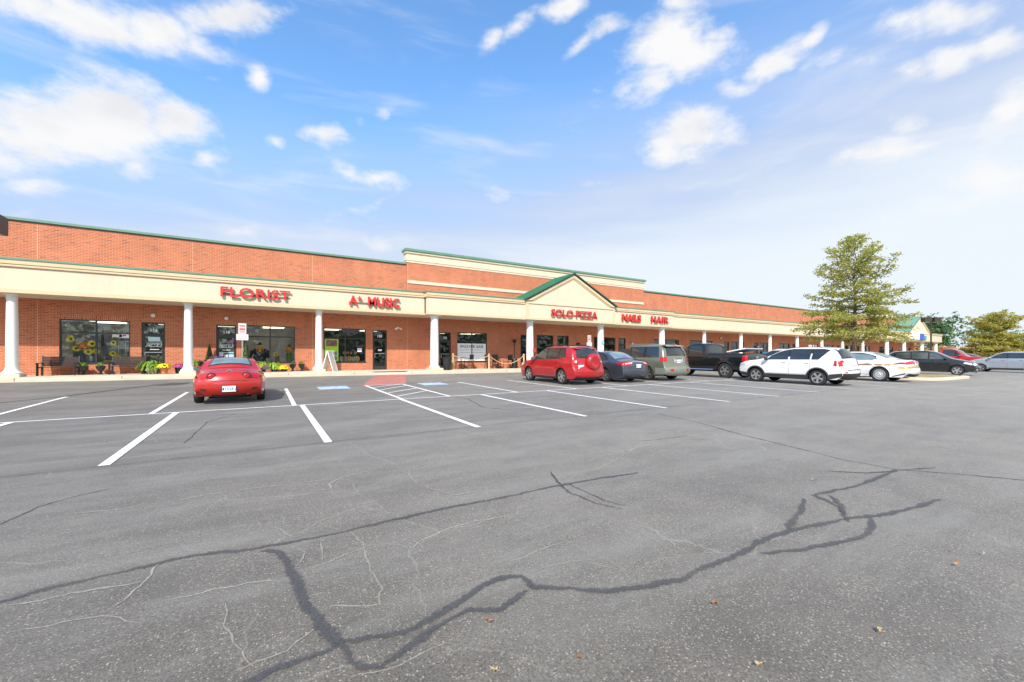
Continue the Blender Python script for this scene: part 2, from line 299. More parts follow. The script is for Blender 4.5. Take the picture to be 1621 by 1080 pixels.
M_GLASSD = glass_material('dark storefront glass', (.5, .54, .55), .05)
M_FASCIA = mat('cream stucco', (.69, .585, .435), .9, var=.03, vscale=1.5, bump=.15, bscale=120)
streak(M_FASCIA, .30); streak(M_BRICK, .55, 1.6, (.22, .07, .04))
M_TRIM = mat('cream trim', (.66, .52, .33), .85, var=.03, vscale=2)
M_GREEN = mat('green metal flashing', (.12, .26, .175), .5, var=.08, vscale=2)
M_ROOFG = mat('green standing seam roof', (.045, .19, .115), .42, var=.1, vscale=1.2)
M_ROOFT = mat('teal standing seam roof', (.16, .33, .25), .4, var=.1, vscale=1)
M_SOFFIT = mat('soffit panel', (.62, .56, .46), .9, var=.03)
M_WHITE = mat('white column paint', (.82, .82, .81), .55, var=.02, vscale=3)
streak(M_WHITE, .14, 5); streak(M_GREEN, .4, 2, (.25, .30, .24)); streak(M_TRIM, .25, 2.5)
M_BRONZE = mat('dark bronze frame', (.035, .028, .025), .4, var=.1)
M_CONC = mat('sidewalk concrete', (.60, .54, .43), .88, var=.09, vscale=1.4, bump=.25, bscale=60)
M_KERB = mat('kerb concrete', (.62, .53, .40), .85, var=.1, vscale=2, bump=.2, bscale=60)
M_REDL = mat('red channel letter', (.66, .035, .03), .35, var=.04)
M_REDS = mat('letter return', (.34, .02, .02), .4, var=.05)
M_BLACK = mat('black metal', (.012, .012, .013), .4, var=.1)
M_SIGNP = mat('sign plate white', (.62, .62, .62), .6, var=.03)
M_PAPER = mat('white paper', (.78, .8, .82), .8, var=.03)

# ------------------------------------------------------------------ mesh builder
class MB:
    def __init__(s): s.v = []; s.f = []; s.m = []
    def face(s, pts, mi=0):
        n = len(s.v); s.v += [tuple(p) for p in pts]; s.f.append(tuple(range(n, n + len(pts)))); s.m.append(mi)
    def box(s, x0, x1, y0, y1, z0, z1, mi=0, mtx=None):
        P = [(x0,y0,z0),(x1,y0,z0),(x1,y1,z0),(x0,y1,z0),(x0,y0,z1),(x1,y0,z1),(x1,y1,z1),(x0,y1,z1)]
        if mtx is not None: P = [tuple(mtx @ Vector(p)) for p in P]
        n = len(s.v); s.v += P
        for q in ((0,3,2,1),(4,5,6,7),(0,1,5,4),(1,2,6,5),(2,3,7,6),(3,0,4,7)): s.f.append(tuple(n + i for i in q)); s.m.append(mi)
        return s
    def bar(s, a, b, w, h, mi=0):      # rectangular bar from a to b
        a = Vector(a); b = Vector(b); d = b - a; L = d.length
        q = d.to_track_quat('X', 'Z').to_matrix().to_4x4(); q.translation = a
        return s.box(0, L, -w / 2, w / 2, -h / 2, h / 2, mi, q)
    def grid(s, rows, mi=0, closed=False):     # rows: list of equal-length point lists
        n = len(s.v); k = len(rows[0])
        for r in rows: s.v += [tuple(p) for p in r]
        for i in range(len(rows) - 1):
            for j in range(k if closed else k - 1):
                a = n + i * k + j; b = n + i * k + (j + 1) % k
                s.f.append((a, b, b + k, a + k)); s.m.append(mi)
        return s
    def lathe(s, prof, n=20, c=(0, 0, 0), axis='z', mi=0, caps=True, ph=0):
        rows = []
        for r, h in prof:
            row = []
            for i in range(n):
                a = 2 * math.pi * i / n + ph; p = (r * math.cos(a), r * math.sin(a), h)
                if axis == 'x': p = (p[2], p[0], p[1])
                elif axis == 'y': p = (p[0], p[2], p[1])
                row.append((p[0] + c[0], p[1] + c[1], p[2] + c[2]))
            rows.append(row)
        s.grid(rows, mi, True)
        if caps:
            if prof[0][0] > 1e-4: s.face(rows[0][::-1], mi)
            if prof[-1][0] > 1e-4: s.face(rows[-1], mi)
        return s
    def tube(s, pts, r, n=6, mi=0, caps=True):
        pts = [Vector(p) for p in pts]; rr = r if isinstance(r, (list, tuple)) else [r] * len(pts)
        rows = []; up = Vector((0, 0, 1))
        for i, p in enumerate(pts):
            d = (pts[min(i + 1, len(pts) - 1)] - pts[max(i - 1, 0)]).normalized()
            if abs(d.dot(up)) > .95: up = Vector((1, 0, 0)) if abs(d.x) < .9 else Vector((0, 1, 0))
            a = d.cross(up).normalized(); b = a.cross(d).normalized()
            rows.append([p + (a * math.cos(t) + b * math.sin(t)) * rr[i] for t in [2 * math.pi * k / n for k in range(n)]])
        s.grid(rows, mi, True)
        if caps: s.face(rows[0][::-1], mi); s.face(rows[-1], mi)
        return s
    def prism(s, poly, y0, y1, mi=0, axis='y'):    # polygon in (x,z) extruded along y
        f = (lambda p, q: (p[0], q, p[1])) if axis == 'y' else ((lambda p, q: (q, p[0], p[1])) if axis == 'x' else (lambda p, q: (p[0], p[1], q)))
        A = [f(p, y0) for p in poly]; B = [f(p, y1) for p in poly]; n = len(poly)
        s.face(A, mi); s.face(B[::-1], mi)
        for i in range(n): j = (i + 1) % n; s.face([A[i], B[i], B[j], A[j]], mi)
        return s
    def build(s, name, mats, parent=None, smooth=False, loc=(0, 0, 0), sharp=40, recalc=True):
        me = bpy.data.meshes.new(name); me.from_pydata(s.v, [], s.f)
        if not isinstance(mats, (list, tuple)): mats = [mats]
        for m in mats: me.materials.append(m)
        if len(mats) > 1: me.polygons.foreach_set('material_index', s.m)
        if getattr(s, 'edge', None) and len(s.edge) == len(s.v):
            at = me.attributes.new('edge', 'FLOAT', 'POINT'); at.data.foreach_set('value', s.edge); recalc = False
        if recalc:
            bm = bmesh.new(); bm.from_mesh(me); bmesh.ops.remove_doubles(bm, verts=bm.verts, dist=1e-5); bmesh.ops.recalc_face_normals(bm, faces=bm.faces); bm.to_mesh(me); bm.free()
        if smooth:
            me.shade_smooth(); me.set_sharp_from_angle(angle=R(sharp))
        o = bpy.data.objects.new(name, me); COL.objects.link(o); o.location = loc
        if parent: o.parent = parent
        return o
def tag(o, label, cat, group=None):
    o['label'] = label; o['category'] = cat
    if group: o['group'] = group
    return o
def thing(name, label, cat, loc=(0, 0, 0), rz=0, group=None):
    o = bpy.data.objects.new(name, None); COL.objects.link(o); o.location = loc; o.rotation_euler = (0, 0, rz); o.empty_display_size = .2
    return tag(o, label, cat, group)
def structure(o, kind='structure'): o['kind'] = kind; return o
def copy_tree(o, parent=None):
    c = o.copy(); COL.objects.link(c); c.parent = parent
    for ch in list(o.children): copy_tree(ch, c)
    return c
def text_mesh(txt, size, depth=.01, bold=0.0, shear=0, align='LEFT', spacing=1.0):
    cu = bpy.data.curves.new('t', 'FONT'); cu.body = txt; cu.size = size; cu.extrude = depth / 2; cu.offset = bold * size; cu.shear = shear
    cu.align_x = align; cu.space_character = spacing; cu.resolution_u = 3
    o = bpy.data.objects.new('t', cu); COL.objects.link(o)
    dg = bpy.context.evaluated_depsgraph_get(); me = bpy.data.meshes.new_from_object(o.evaluated_get(dg))
    bpy.data.objects.remove(o); bpy.data.curves.remove(cu); return me
def text_obj(name, txt, size, loc, m, parent=None, depth=.01, bold=.0, shear=0, align='LEFT', sx=1.0, rz=0, spacing=1.0, rx=R(90)):
    me = text_mesh(txt, size, depth, bold, shear, align, spacing); me.materials.clear(); me.materials.append(m)
    o = bpy.data.objects.new(name, me); COL.objects.link(o)
    o.matrix_basis = Matrix.Translation(loc) @ Matrix.Rotation(rz, 4, 'Z') @ Matrix.Rotation(rx, 4, 'X') @ Matrix.Diagonal((sx, 1, 1, 1))
    if parent: o.parent = parent
    return o
def interp(x, xs, ys):
    if x <= xs[0]: return ys[0]
    for i in range(1, len(xs)):
        if x <= xs[i]: t = (x - xs[i-1]) / (xs[i] - xs[i-1]); return ys[i-1] * (1 - t) + ys[i] * t
    return ys[-1]

# ------------------------------------------------------------------ ground
def ground(X, Y):              # the lot climbs gently to the building
    b = interp(Y, [-10, 0, 7.45, 12.94, 18.43, 23.2], [-1.50, -1.48, -1.40, -1.30, -1.175, -.895])
    sl = interp(Y, [0, 7.45, 12.94, 18.43, 23.2], [.0075, .0097, .0098, .0065, 0])
    return CZ + b + sl * max(-12, min(22, X))
def gpx(x, y):                 # where the photo's pixel meets the ground
    d = ray(x, y); k = .5; o = Vector((0, 0, CZ))
    while k < 300:
        p = o + d * k
        if p.z <= ground(p.x, p.y): break
        k += .04
    return (p.x, p.y)
def lin(a, b, step):
    n = max(1, int(round((b - a) / step))); return [a + (b - a) * i / n for i in range(n)]
def make_ground():
    xs = [-1500, -400, -120, -60, -30] + lin(-24, 40, .8) + lin(40, 104, 4) + [104, 140, 200, 400, 1000, 2500]
    ys = [-1500, -300, -60, -20, -10, -5, -2] + lin(0, 24.0, .6) + [24, 26, 30, 50, 100, 200, 500, 1200, 2500]
    mb = MB(); mb.grid([[(x, y, ground(x, y)) for x in xs] for y in ys])
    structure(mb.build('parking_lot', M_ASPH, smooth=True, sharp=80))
make_ground()
def strip(mb, pts, w, lift, step=.12, jit=0, seed=0, taper=False, ext=0):
    """flat ribbon following the ground"""
    rr = random.Random(seed); P = [Vector((p[0], p[1])) for p in pts]; Q = []
    for a, b in zip(P, P[1:]):
        n = max(1, int((b - a).length / step)); Q += [a + (b - a) * i / n for i in range(n)]
    Q.append(P[-1]); rows = []
    if jit:
        Q = [q + Vector((mnoise.noise((q.x * 1.7, q.y * 1.7, seed)), mnoise.noise((q.x * 1.7, q.y * 1.7, seed + 9)))) * jit * 1.6 + Vector((mnoise.noise((q.x * 9, q.y * 9, seed + 3)), mnoise.noise((q.x * 9, q.y * 9, seed + 5)))) * jit * .9 for q in Q]
    for i, q in enumerate(Q):
        d = (Q[min(i + 1, len(Q) - 1)] - Q[max(0, i - 1)]).normalized(); nrm = Vector((-d.y, d.x))
        ww = w / 2 * (1 + (mnoise.noise((q.x * 5, q.y * 5, seed)) * .7 if jit else 0))
        if taper: ww *= min(1, (min(i, len(Q) - 1 - i) + 1.6) / 4)
        a = q + nrm * (ww + (rr.uniform(-.07, .07) * w if jit else 0)); b = q - nrm * (ww + (rr.uniform(-.07, .07) * w if jit else 0))
        rows.append([(p.x, p.y, ground(p.x, p.y) + lift) for p in (a, a.lerp(b, .25), a.lerp(b, .5), a.lerp(b, .75), b)])
    mb.edge = getattr(mb, 'edge', []); mb.grid(rows); mb.edge += [0, .6, 1, .6, 0] * len(rows)
def markings():
    mb = MB()
    LY, NY, FY = 12.94, 7.5, 18.43
    strip(mb, [(-30, LY), (60, LY)], .10, .008, .5)
    for k in range(-6, 12):
        x = -1.85 + 2.735 * k
        strip(mb, [(x, LY - .05), (x + .02, NY)], .125, .008, .4)
    for x in [-16.4, -13.6, -10.8, -8.1, -5.35, -2.33, .70, 3.66, 5.24, 7.84, 10.53, 13.3, 16.0, 18.75, 21.5, 24.2, 26.9]:
        strip(mb, [(x, LY + .05), (x, FY)], .115, .008, .4)
    for x in [38.5, 41.2, 43.9, 46.6, 49.3, 52, 54.7]:
        strip(mb, [(x, LY - .05), (x, NY)], .11, .008, .4); strip(mb, [(x, LY + .05), (x, FY)], .11, .008, .4)
    for a, b in (((105,275),(300,238)),((215,308),(510,250)),((310,345),(620,285)),((415,388),(740,318))):
        p = gpx(580 + a[0] / 8.105, 580 + a[1] / 8.105); q = gpx(580 + b[0] / 8.105, 580 + b[1] / 8.105)
        strip(mb, [(3.72, p[1]), (5.18, q[1])], .09, .0105, .3)
    strip(mb, [(3.62, 18.43), (5.3, 18.43)], .09, .0105, .3)
    mb.edge = None; structure(mb.build('parking_lines', M_PAINT))
    for (x, y) in ((2.35, 17.95), (6.45, 17.95)):
        mb = MB(); mb.grid([[(x + i * .28, y + j * .3, ground(x + i * .28, y + j * .3) + .008) for i in (-2, -1, 0, 1, 2)] for j in (-2, -1, 0, 1, 2)])
        structure(mb.build('blue_pavement_square', M_BLUE))
        mb = MB()      # wheelchair mark, read from the stall
        def P(u, v): return (x + u, y + v, ground(x + u, y + v) + .013)
        ring = [[P(.22 * math.cos(a) - .02, .22 * math.sin(a) - .14) for a in [R(-200 + 25 * i) for i in range(11)]], [P(.17 * math.cos(a) - .02, .17 * math.sin(a) - .14) for a in [R(-200 + 25 * i) for i in range(11)]]]
        mb.grid(ring); mb.face([P(-.1, .38), P(-.02, .38), P(-.02, .3), P(-.1, .3)])
        mb.face([P(-.1, .26), P(-.03, .26), P(-.01, -.02), P(-.08, -.02)]); mb.face([P(-.06, .02), P(.18, .02), P(.18, -.04), P(-.06, -.04)])
        mb.face([P(.13, 0), P(.19, 0), P(.27, -.3), P(.21, -.3)]); mb.face([P(-.04, .16), P(.14, .16), P(.14, .11), P(-.04, .11)])
        structure(mb.build('wheelchair_stencil', M_PAINT))
    # red stamped crossing from the kerb cut to the hatch
    a, b, c, d = (5.15, 23.19), (6.75, 23.19), (5.42, 18.50), (3.52, 18.50)
    mb = MB(); rows = []
    for i in range(13):
        t = i / 12; l = (a[0] + (d[0] - a[0]) * t, a[1] + (d[1] - a[1]) * t); r = (b[0] + (c[0] - b[0]) * t, b[1] + (c[1] - b[1]) * t)
        rows.append([(l[0] + (r[0] - l[0]) * j / 6, l[1], ground(l[0] + (r[0] - l[0]) * j / 6, l[1]) + .006) for j in range(7)])
    mb.grid(rows); structure(mb.build('red_crosswalk', M_REDP))
    # dark seams, sealed and open cracks, traced onto the ground
    px = lambda L: [gpx(x, y) for x, y in L]
    mb = MB()
    seal = [([(-40,966),(0,957),(60,940),(130,925),(200,908),(260,895),(330,880),(400,872),(440,862),(520,848),(620,825),(700,808),(760,795),(840,778),(895,768),(960,757),(1010,750)], .085),
        ([(412,874),(440,876),(455,890),(470,925),(485,955),(512,990),(538,1024)], .115),
        ([(546,1016),(520,1030),(490,1045),(440,1060),(400,1080),(340,1105)], .085),
        ([(528,1026),(590,1020),(640,1005),(680,982),(720,960),(760,930),(800,915),(825,915),(846,930),(900,932),(960,937),(1020,934),(1080,920),(1120,902),(1170,880),(1230,850),(1270,838),(1340,824),(1390,818),(1450,805),(1490,793)], .095),
        ([(532,1020),(548,1050),(566,1064),(600,1058),(640,1035),(690,1000),(740,968),(790,967),(838,938)], .075),
        ([(1342,828),(1330,806),(1310,795),(1286,786),(1340,774),(1390,758),(1420,744)], .085),
        ([(1250,842),(1253,830),(1266,810),(1274,790)], .095), ([(1380,820),(1384,838),(1370,852),(1322,864),(1270,874),(1200,879)], .08),
        ([(1316,786),(1330,800),(1338,818)], .10)]
    for i, (L, w) in enumerate(seal): strip(mb, px(L), w * .74, .0062 + .0003 * i, .03, .018, i, True)
    structure(mb.build('crack_sealant', M_SEAL))
    mb = MB()
    thin = [([(1040,655),(1100,668),(1180,690),(1260,710),(1340,730),(1420,745),(1500,750),(1621,762),(1680,768)], .045),
        ([(-30,845),(0,832),(60,805),(130,785),(180,774)], .03), ([(870,748),(885,765),(900,780),(940,798),(985,808)], .04),
        ([(705,626),(740,632),(765,645),(800,649),(850,647)], .05), ([(290,703),(330,668),(375,655)], .03),
        ([(1310,748),(1370,750),(1440,744),(1480,742)], .05), ([(1010,700),(1040,697),(1090,690)], .03),
        ([(900,768),(960,795),(990,802)], .03)]
    for i, (L, w) in enumerate(thin): strip(mb, px(L), w, .0048 + .0001 * i, .06, .02, i + 20, True)
    strip(mb, [(-30, 7.44), (-2, 7.43), (3, 7.56), (9, 7.64), (30, 7.5)], .028, .013, .1, .01, 41)
    strip(mb, [(-30, 18.6), (-2, 18.55), (60, 18.6)], .05, .0035, .2, .01, 42)
    structure(mb.build('pavement_crack', M_SEAL2))
    mb = MB()
    pale = [([(551,700),(578,718),(626,736),(640,744)], .05),([(626,738),(680,729),(711,724),(760,722),(800,712)], .035),([(626,737),(542,757),(524,766),(530,778)], .045),
        ([(524,760),(421,772),(301,790),(181,808),(108,814)], .045),([(560,766),(578,790),(602,808)], .03),([(554,843),(569,857),(572,872),(587,905),(608,932),(608,959),(578,964),(512,966)], .032),
        ([(616,853),(569,872),(524,890),(476,911)], .03),([(509,857),(515,887)], .025),([(458,869),(482,875),(470,899)], .025),([(416,836),(446,839),(467,854)], .03),
        ([(645,866),(699,842),(735,830),(810,817),(880,800)], .035),([(0,962),(60,956),(120,940),(181,932),(229,920)], .04),([(165,968),(205,941),(229,920),(262,888)], .03),
        ([(271,953),(337,941),(392,929),(446,928)], .03),([(355,965),(361,1007),(380,1031),(401,1061)], .022),([(500,1001),(458,1037),(404,1055),(360,1078)], .022),([(0,893),(60,892),(115,889)], .035),
        ([(1000,827),(1021,833),(1045,851),(1069,869),(1099,881),(1117,893)], .024),([(1004,836),(1030,856),(1062,874),(1096,878)], .02),([(810,890),(846,881),(888,863),(918,860)], .028),
        ([(960,722),(1060,697),(1150,694),(1240,706)], .05),([(990,735),(1080,707),(1180,712),(1250,735)], .035),([(940,748),(1020,702),(1110,690)], .04),([(1100,762),(1180,750),(1260,770)], .03),
        ([(905,740),(960,722),(1010,716),(1060,720)], .035),([(560,1075),(640,1052),(700,1020)], .018),([(680,652),(700,690),(780,700)], .03),([(200,668),(250,700),(330,712),(420,704)], .03),([(840,905),(900,890),(990,905)], .02),
        ([(0,1010),(70,1000),(150,985),(220,990)], .022),([(640,742),(660,770),(720,785),(790,775)], .03)]
    for i, (L, w) in enumerate(pale): strip(mb, px(L), w * .62, .0040 + .00006 * i, .05, .035, i + 50, True)
    structure(mb.build('dusty_crack', M_DUST))
markings()

# ------------------------------------------------------------------ the shopping strip
YW, YC, YP = 25.8, 23.9, 23.4          # facade, canopy front, canopy front where it steps out
XL, XR = -34.0, 90.0
Z = lambda z: z + CZ
mall = thing('shopping_strip', 'long brick shopping strip with cream canopy, white columns and green flashing', 'building', (0, YW, Z(-.9)))
def mb_add(mb, name, mats, parent=mall, **k):
    """geometry is written in world coordinates; shift it to the parent's frame"""
    o = Vector((0, 0, 0)); p = parent
    while p is not None: o += p.location; p = p.parent
    mb.v = [(x - o.x, y - o.y, z - o.z) for x, y, z in mb.v]
    return mb.build(name, mats, parent, **k)
WIN = [(-19.5,-17.2,0),(-14.2,-11.9,0),(-7.72,-5.38,0),(-.93,1.42,0),(2.86,5.14,0),(10.93,13.15,0),(17.26,18.75,1),(19.13,20.22,2),(22.75,25.07,0),(29.68,33.06,0),(34.59,38.04,0),
       (41.05,43.37,0),(46.31,47.9,0),(50.1,52.4,0),(56.7,59.05,0),(60.3,63.0,0),(65.6,68.3,0),(71.2,73.9,0),(77.0,79.4,0),(84.2,86.4,0)]
DOOR = [(-4.98,-4.12),(-2.11,-1.26),(5.53,6.37),(9.69,10.51),(15.85,16.75),(25.42,26.26),(39.9,40.75),(45.1,45.95),(52.8,53.65),(63.8,64.65),(69.6,70.5),(80.2,82.0),(88.0,88.9)]
ops = sorted([(a, b, -.213 if k != 2 else .45, 1.73) for a, b, k in WIN] + [(a, b, -.95, 1.70) for a, b in DOOR])
def wall():
    mb = MB(); zb, zt = -.95, 5.85; x = XL; fm = MB()
    def q(x0, x1, z0, z1, y=YW, m=0):
        if x1 - x0 < 1e-4 or z1 - z0 < 1e-4: return
        n = max(1, int((x1 - x0) / 4))
        for i in range(n):
            a = x0 + (x1 - x0) * i / n; b = x0 + (x1 - x0) * (i + 1) / n
            mb.face([(a, y, Z(z0)), (b, y, Z(z0)), (b, y, Z(z1)), (a, y, Z(z1))], m)
    sol = .2
    for a, b, z0, z1 in ops:
        q(x, a, zb, zt); q(a, b, z1 + sol, zt); q(a, b, z1, z1 + sol, YW, 1)
        if z0 > zb + .01: q(a, b, zb, z0 - .0); mb.face([(a, YW, Z(z0)), (b, YW, Z(z0)), (b, YW + .14, Z(z0)), (a, YW + .14, Z(z0))])
        for xx in (a, b): mb.face([(xx, YW, Z(z0)), (xx, YW + .14, Z(z0)), (xx, YW + .14, Z(z1)), (xx, YW, Z(z1))])
        mb.face([(a, YW, Z(z1)), (b, YW, Z(z1)), (b, YW + .14, Z(z1)), (a, YW + .14, Z(z1))])
        x = b
    q(x, XR, zb, zt)
    mb.face([(XR, YW, Z(zb)), (XR, YW + 20, Z(zb)), (XR, YW + 20, Z(zt)), (XR, YW, Z(zt))])
    mb.face([(XL, YW, Z(zb)), (XL, YW + 20, Z(zb)), (XL, YW + 20, Z(zt)), (XL, YW, Z(zt))])
    mb.face([(XL, YW + 20, Z(zb)), (XR, YW + 20, Z(zb)), (XR, YW + 20, Z(zt)), (XL, YW + 20, Z(zt))])
    mb_add(mb, 'brick_wall', [M_BRICK, M_SOLDIER], recalc=False)
    mb = MB(); mb.box(XL + .3, XR - .3, YW + .3, YW + 19.7, Z(5.3), Z(5.45)); mb_add(mb, 'roof', mat('roof membrane', (.35, .35, .36), .9))
    # green coping
    mb = MB()
    for a, b in ((XL, 7.5), (28.33, 74.4), (87.62, XR)):
        mb.box(a, b, YW - .07, YW + .33, Z(5.81), Z(5.915)); mb.box(a, b, YW - .045, YW - .01, Z(5.77), Z(5.80), 1)
    mb_add(mb, 'parapet_coping', [M_GREEN, M_BRONZE])
    # raised parapets with a cream cornice and string course
    for a, b in ((7.55, 28.28), (74.5, 87.5)):
        mb = MB(); mb.box(a, b, YW - .12, YW + .4, Z(3.96), Z(5.93)); mb_add(mb, 'raised_brick_parapet', M_BRICK)
        mb = MB()
        mb.box(a - .03, b + .03, YW - .15, YW + .42, Z(5.93), Z(6.06)); mb.box(a - .06, b + .06, YW - .18, YW + .45, Z(6.06), Z(6.14))
        mb.box(a - .03, b + .03, YW - .15, YW + .42, Z(6.14), Z(6.50)); mb.box(a - .09, b + .09, YW - .22, YW + .5, Z(6.50), Z(6.63))
        mb.box(a + .03, b - .03, YW - .17, YW - .118, Z(4.64), Z(4.83)); mb_add(mb, 'cornice', M_FASCIA)
        mb = MB(); mb.box(a - .14, b + .14, YW - .29, YW + .55, Z(6.63), Z(6.77)); mb_add(mb, 'parapet_coping', M_GREEN)
    for i in range(-5, 16):
        mb = MB()
        x = -8.38 + 5.33 * i
        if x > XR or any(a - .05 < x < b + .05 for a, b, _, _ in ops): continue
        mb.box(x - .006, x + .006, YW - .004, YW + .004, Z(-.7), Z(2.5))
        if not (7.5 < x < 28.3 or 74 < x < 88): mb.box(x - .006, x + .006, YW - .004, YW + .004, Z(3.95), Z(5.76))
        elif x < 28.2: mb.box(x - .006, x + .006, YW - .124, YW - .115, Z(3.97), Z(4.63)); mb.box(x - .006, x + .006, YW - .124, YW - .115, Z(4.84), Z(5.92))
        mb_add(mb, 'control_joint', M_TRIM)
wall()
M_GALV = mat('white door lettering', (.85, .85, .83), .5, var=0)
def add_windows():
    for a, b, k in WIN:
        z0, z1 = (-.213, 1.73) if k != 2 else (.45, 1.73)
        near = a < 15; y0, y1 = YW + .05, YW + .12; t = .05 if near else .07
        mb = MB()
        mb.box(a, b, y0, y1, Z(z0), Z(z0 + t)); mb.box(a, b, y0, y1, Z(z1 - t), Z(z1))
        mb.box(a, a + t, y0, y1, Z(z0 + t), Z(z1 - t)); mb.box(b - t, b, y0, y1, Z(z0 + t), Z(z1 - t))
        c = (a + b) / 2
        if k == 0: mb.box(c - .028, c + .028, y0, y1, Z(z0 + t), Z(z1 - t))
        if k == 0:
            mb.box(a + t, c - .028, y0 + .003, y1 - .003, Z(1.12), Z(1.175)); mb.box(c + .028, b - t, y0 + .003, y1 - .003, Z(1.12), Z(1.175))
        fr = mb_add(mb, 'window', M_BRONZE)
        if k == 0 and near:
            s = MB(); s.box(a - .02, b + .02, YW - .025, YW + .05, Z(z0 - .045), Z(z0)); mb_add(s, 'sill', M_BRONZE, fr)
        p = MB(); p.face([(a + t, YW + .085, Z(z0 + t)), (b - t, YW + .085, Z(z0 + t)), (b - t, YW + .085, Z(z1 - t)), (a + t, YW + .085, Z(z1 - t))])
        mb_add(p, 'pane', M_GLASS if a < 5 else M_GLASSD, fr)
    nums = {0: '116', 1: '118', 2: '120', 3: '122'}
    for i, (a, b) in enumerate(DOOR):
        zb = -.69; z1 = 1.70; t = .06; y0, y1 = YW + .05, YW + .12
        mb = MB(); mb.box(a, a + t, y0, y1, Z(zb), Z(z1)); mb.box(b - t, b, y0, y1, Z(zb), Z(z1)); mb.box(a + t, b - t, y0, y1, Z(z1 - t), Z(z1)); mb.box(a + t, b - t, y0, y1, Z(1.11), Z(1.18))
        mb.box(a + t, a + t + .05, y0 - .02, y1 - .02, Z(zb), Z(1.11)); mb.box(b - t - .05, b - t, y0 - .02, y1 - .02, Z(zb), Z(1.11))
        mb.box(a + t + .05, b - t - .05, y0 - .02, y1 - .02, Z(zb), Z(-.46)); mb.box(a + t + .05, b - t - .05, y0 - .02, y1 - .02, Z(1.04), Z(1.11))
        fr = mb_add(mb, 'door', M_BRONZE)
        p = MB(); p.face([(a + t, YW + .085, Z(1.18)), (b - t, YW + .085, Z(1.18)), (b - t, YW + .085, Z(z1 - t)), (a + t, YW + .085, Z(z1 - t))])
        p.face([(a + .1, YW + .072, Z(-.46)), (b - .1, YW + .072, Z(-.46)), (b - .1, YW + .072, Z(1.04)), (a + .1, YW + .072, Z(1.04))])
        mb_add(p, 'pane', M_GLASSX, fr)
        h = MB(); h.box(a + .12, b - .12, YW + .0, YW + .03, Z(.27), Z(.30)); h.tube([(a + .13, YW + .02, Z(.02)), (a + .13, YW - .03, Z(.04)), (a + .13, YW - .03, Z(.26)), (a + .13, YW + .02, Z(.285))], .012)
        mb_add(h, 'handle', mat('satin aluminium', (.6, .6, .58), .3, .9), fr)
        if i in nums:
            o = text_obj('street_number', nums[i], .20, (0, 0, 0), M_GALV, fr, .004, .035, align='CENTER')
            o.location = Vector(((a + b) / 2, YW + .066, Z(1.27))) - Vector((0, YW, Z(-.9)))
add_windows()
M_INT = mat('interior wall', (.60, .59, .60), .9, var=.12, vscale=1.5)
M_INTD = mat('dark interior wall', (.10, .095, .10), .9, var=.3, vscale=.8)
M_LAMP = mat('ceiling lamp', (.9, .85, .7), .5, var=0, emit=(1, .9, .65), es=1.8)
def interiors():
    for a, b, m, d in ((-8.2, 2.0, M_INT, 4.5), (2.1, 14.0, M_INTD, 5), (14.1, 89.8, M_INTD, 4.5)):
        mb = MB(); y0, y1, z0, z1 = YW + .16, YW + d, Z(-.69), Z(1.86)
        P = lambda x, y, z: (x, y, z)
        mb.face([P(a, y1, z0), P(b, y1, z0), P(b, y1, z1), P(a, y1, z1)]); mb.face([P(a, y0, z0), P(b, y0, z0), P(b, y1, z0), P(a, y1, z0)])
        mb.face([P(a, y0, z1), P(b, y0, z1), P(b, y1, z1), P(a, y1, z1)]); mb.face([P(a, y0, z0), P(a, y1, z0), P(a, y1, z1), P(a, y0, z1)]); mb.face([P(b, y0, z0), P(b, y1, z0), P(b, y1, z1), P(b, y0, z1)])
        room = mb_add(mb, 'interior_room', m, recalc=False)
        x = a + .9
        while x < min(b, 26) - 1.2:
            for y in ((YW + 2.0, YW + 3.1) if a < 14 else ()): l = MB(); l.box(x, x + 1.1, y, y + .2, Z(1.80), Z(1.84)); mb_add(l, 'ceiling_light', M_LAMP, room)
            x += 2.4
interiors()
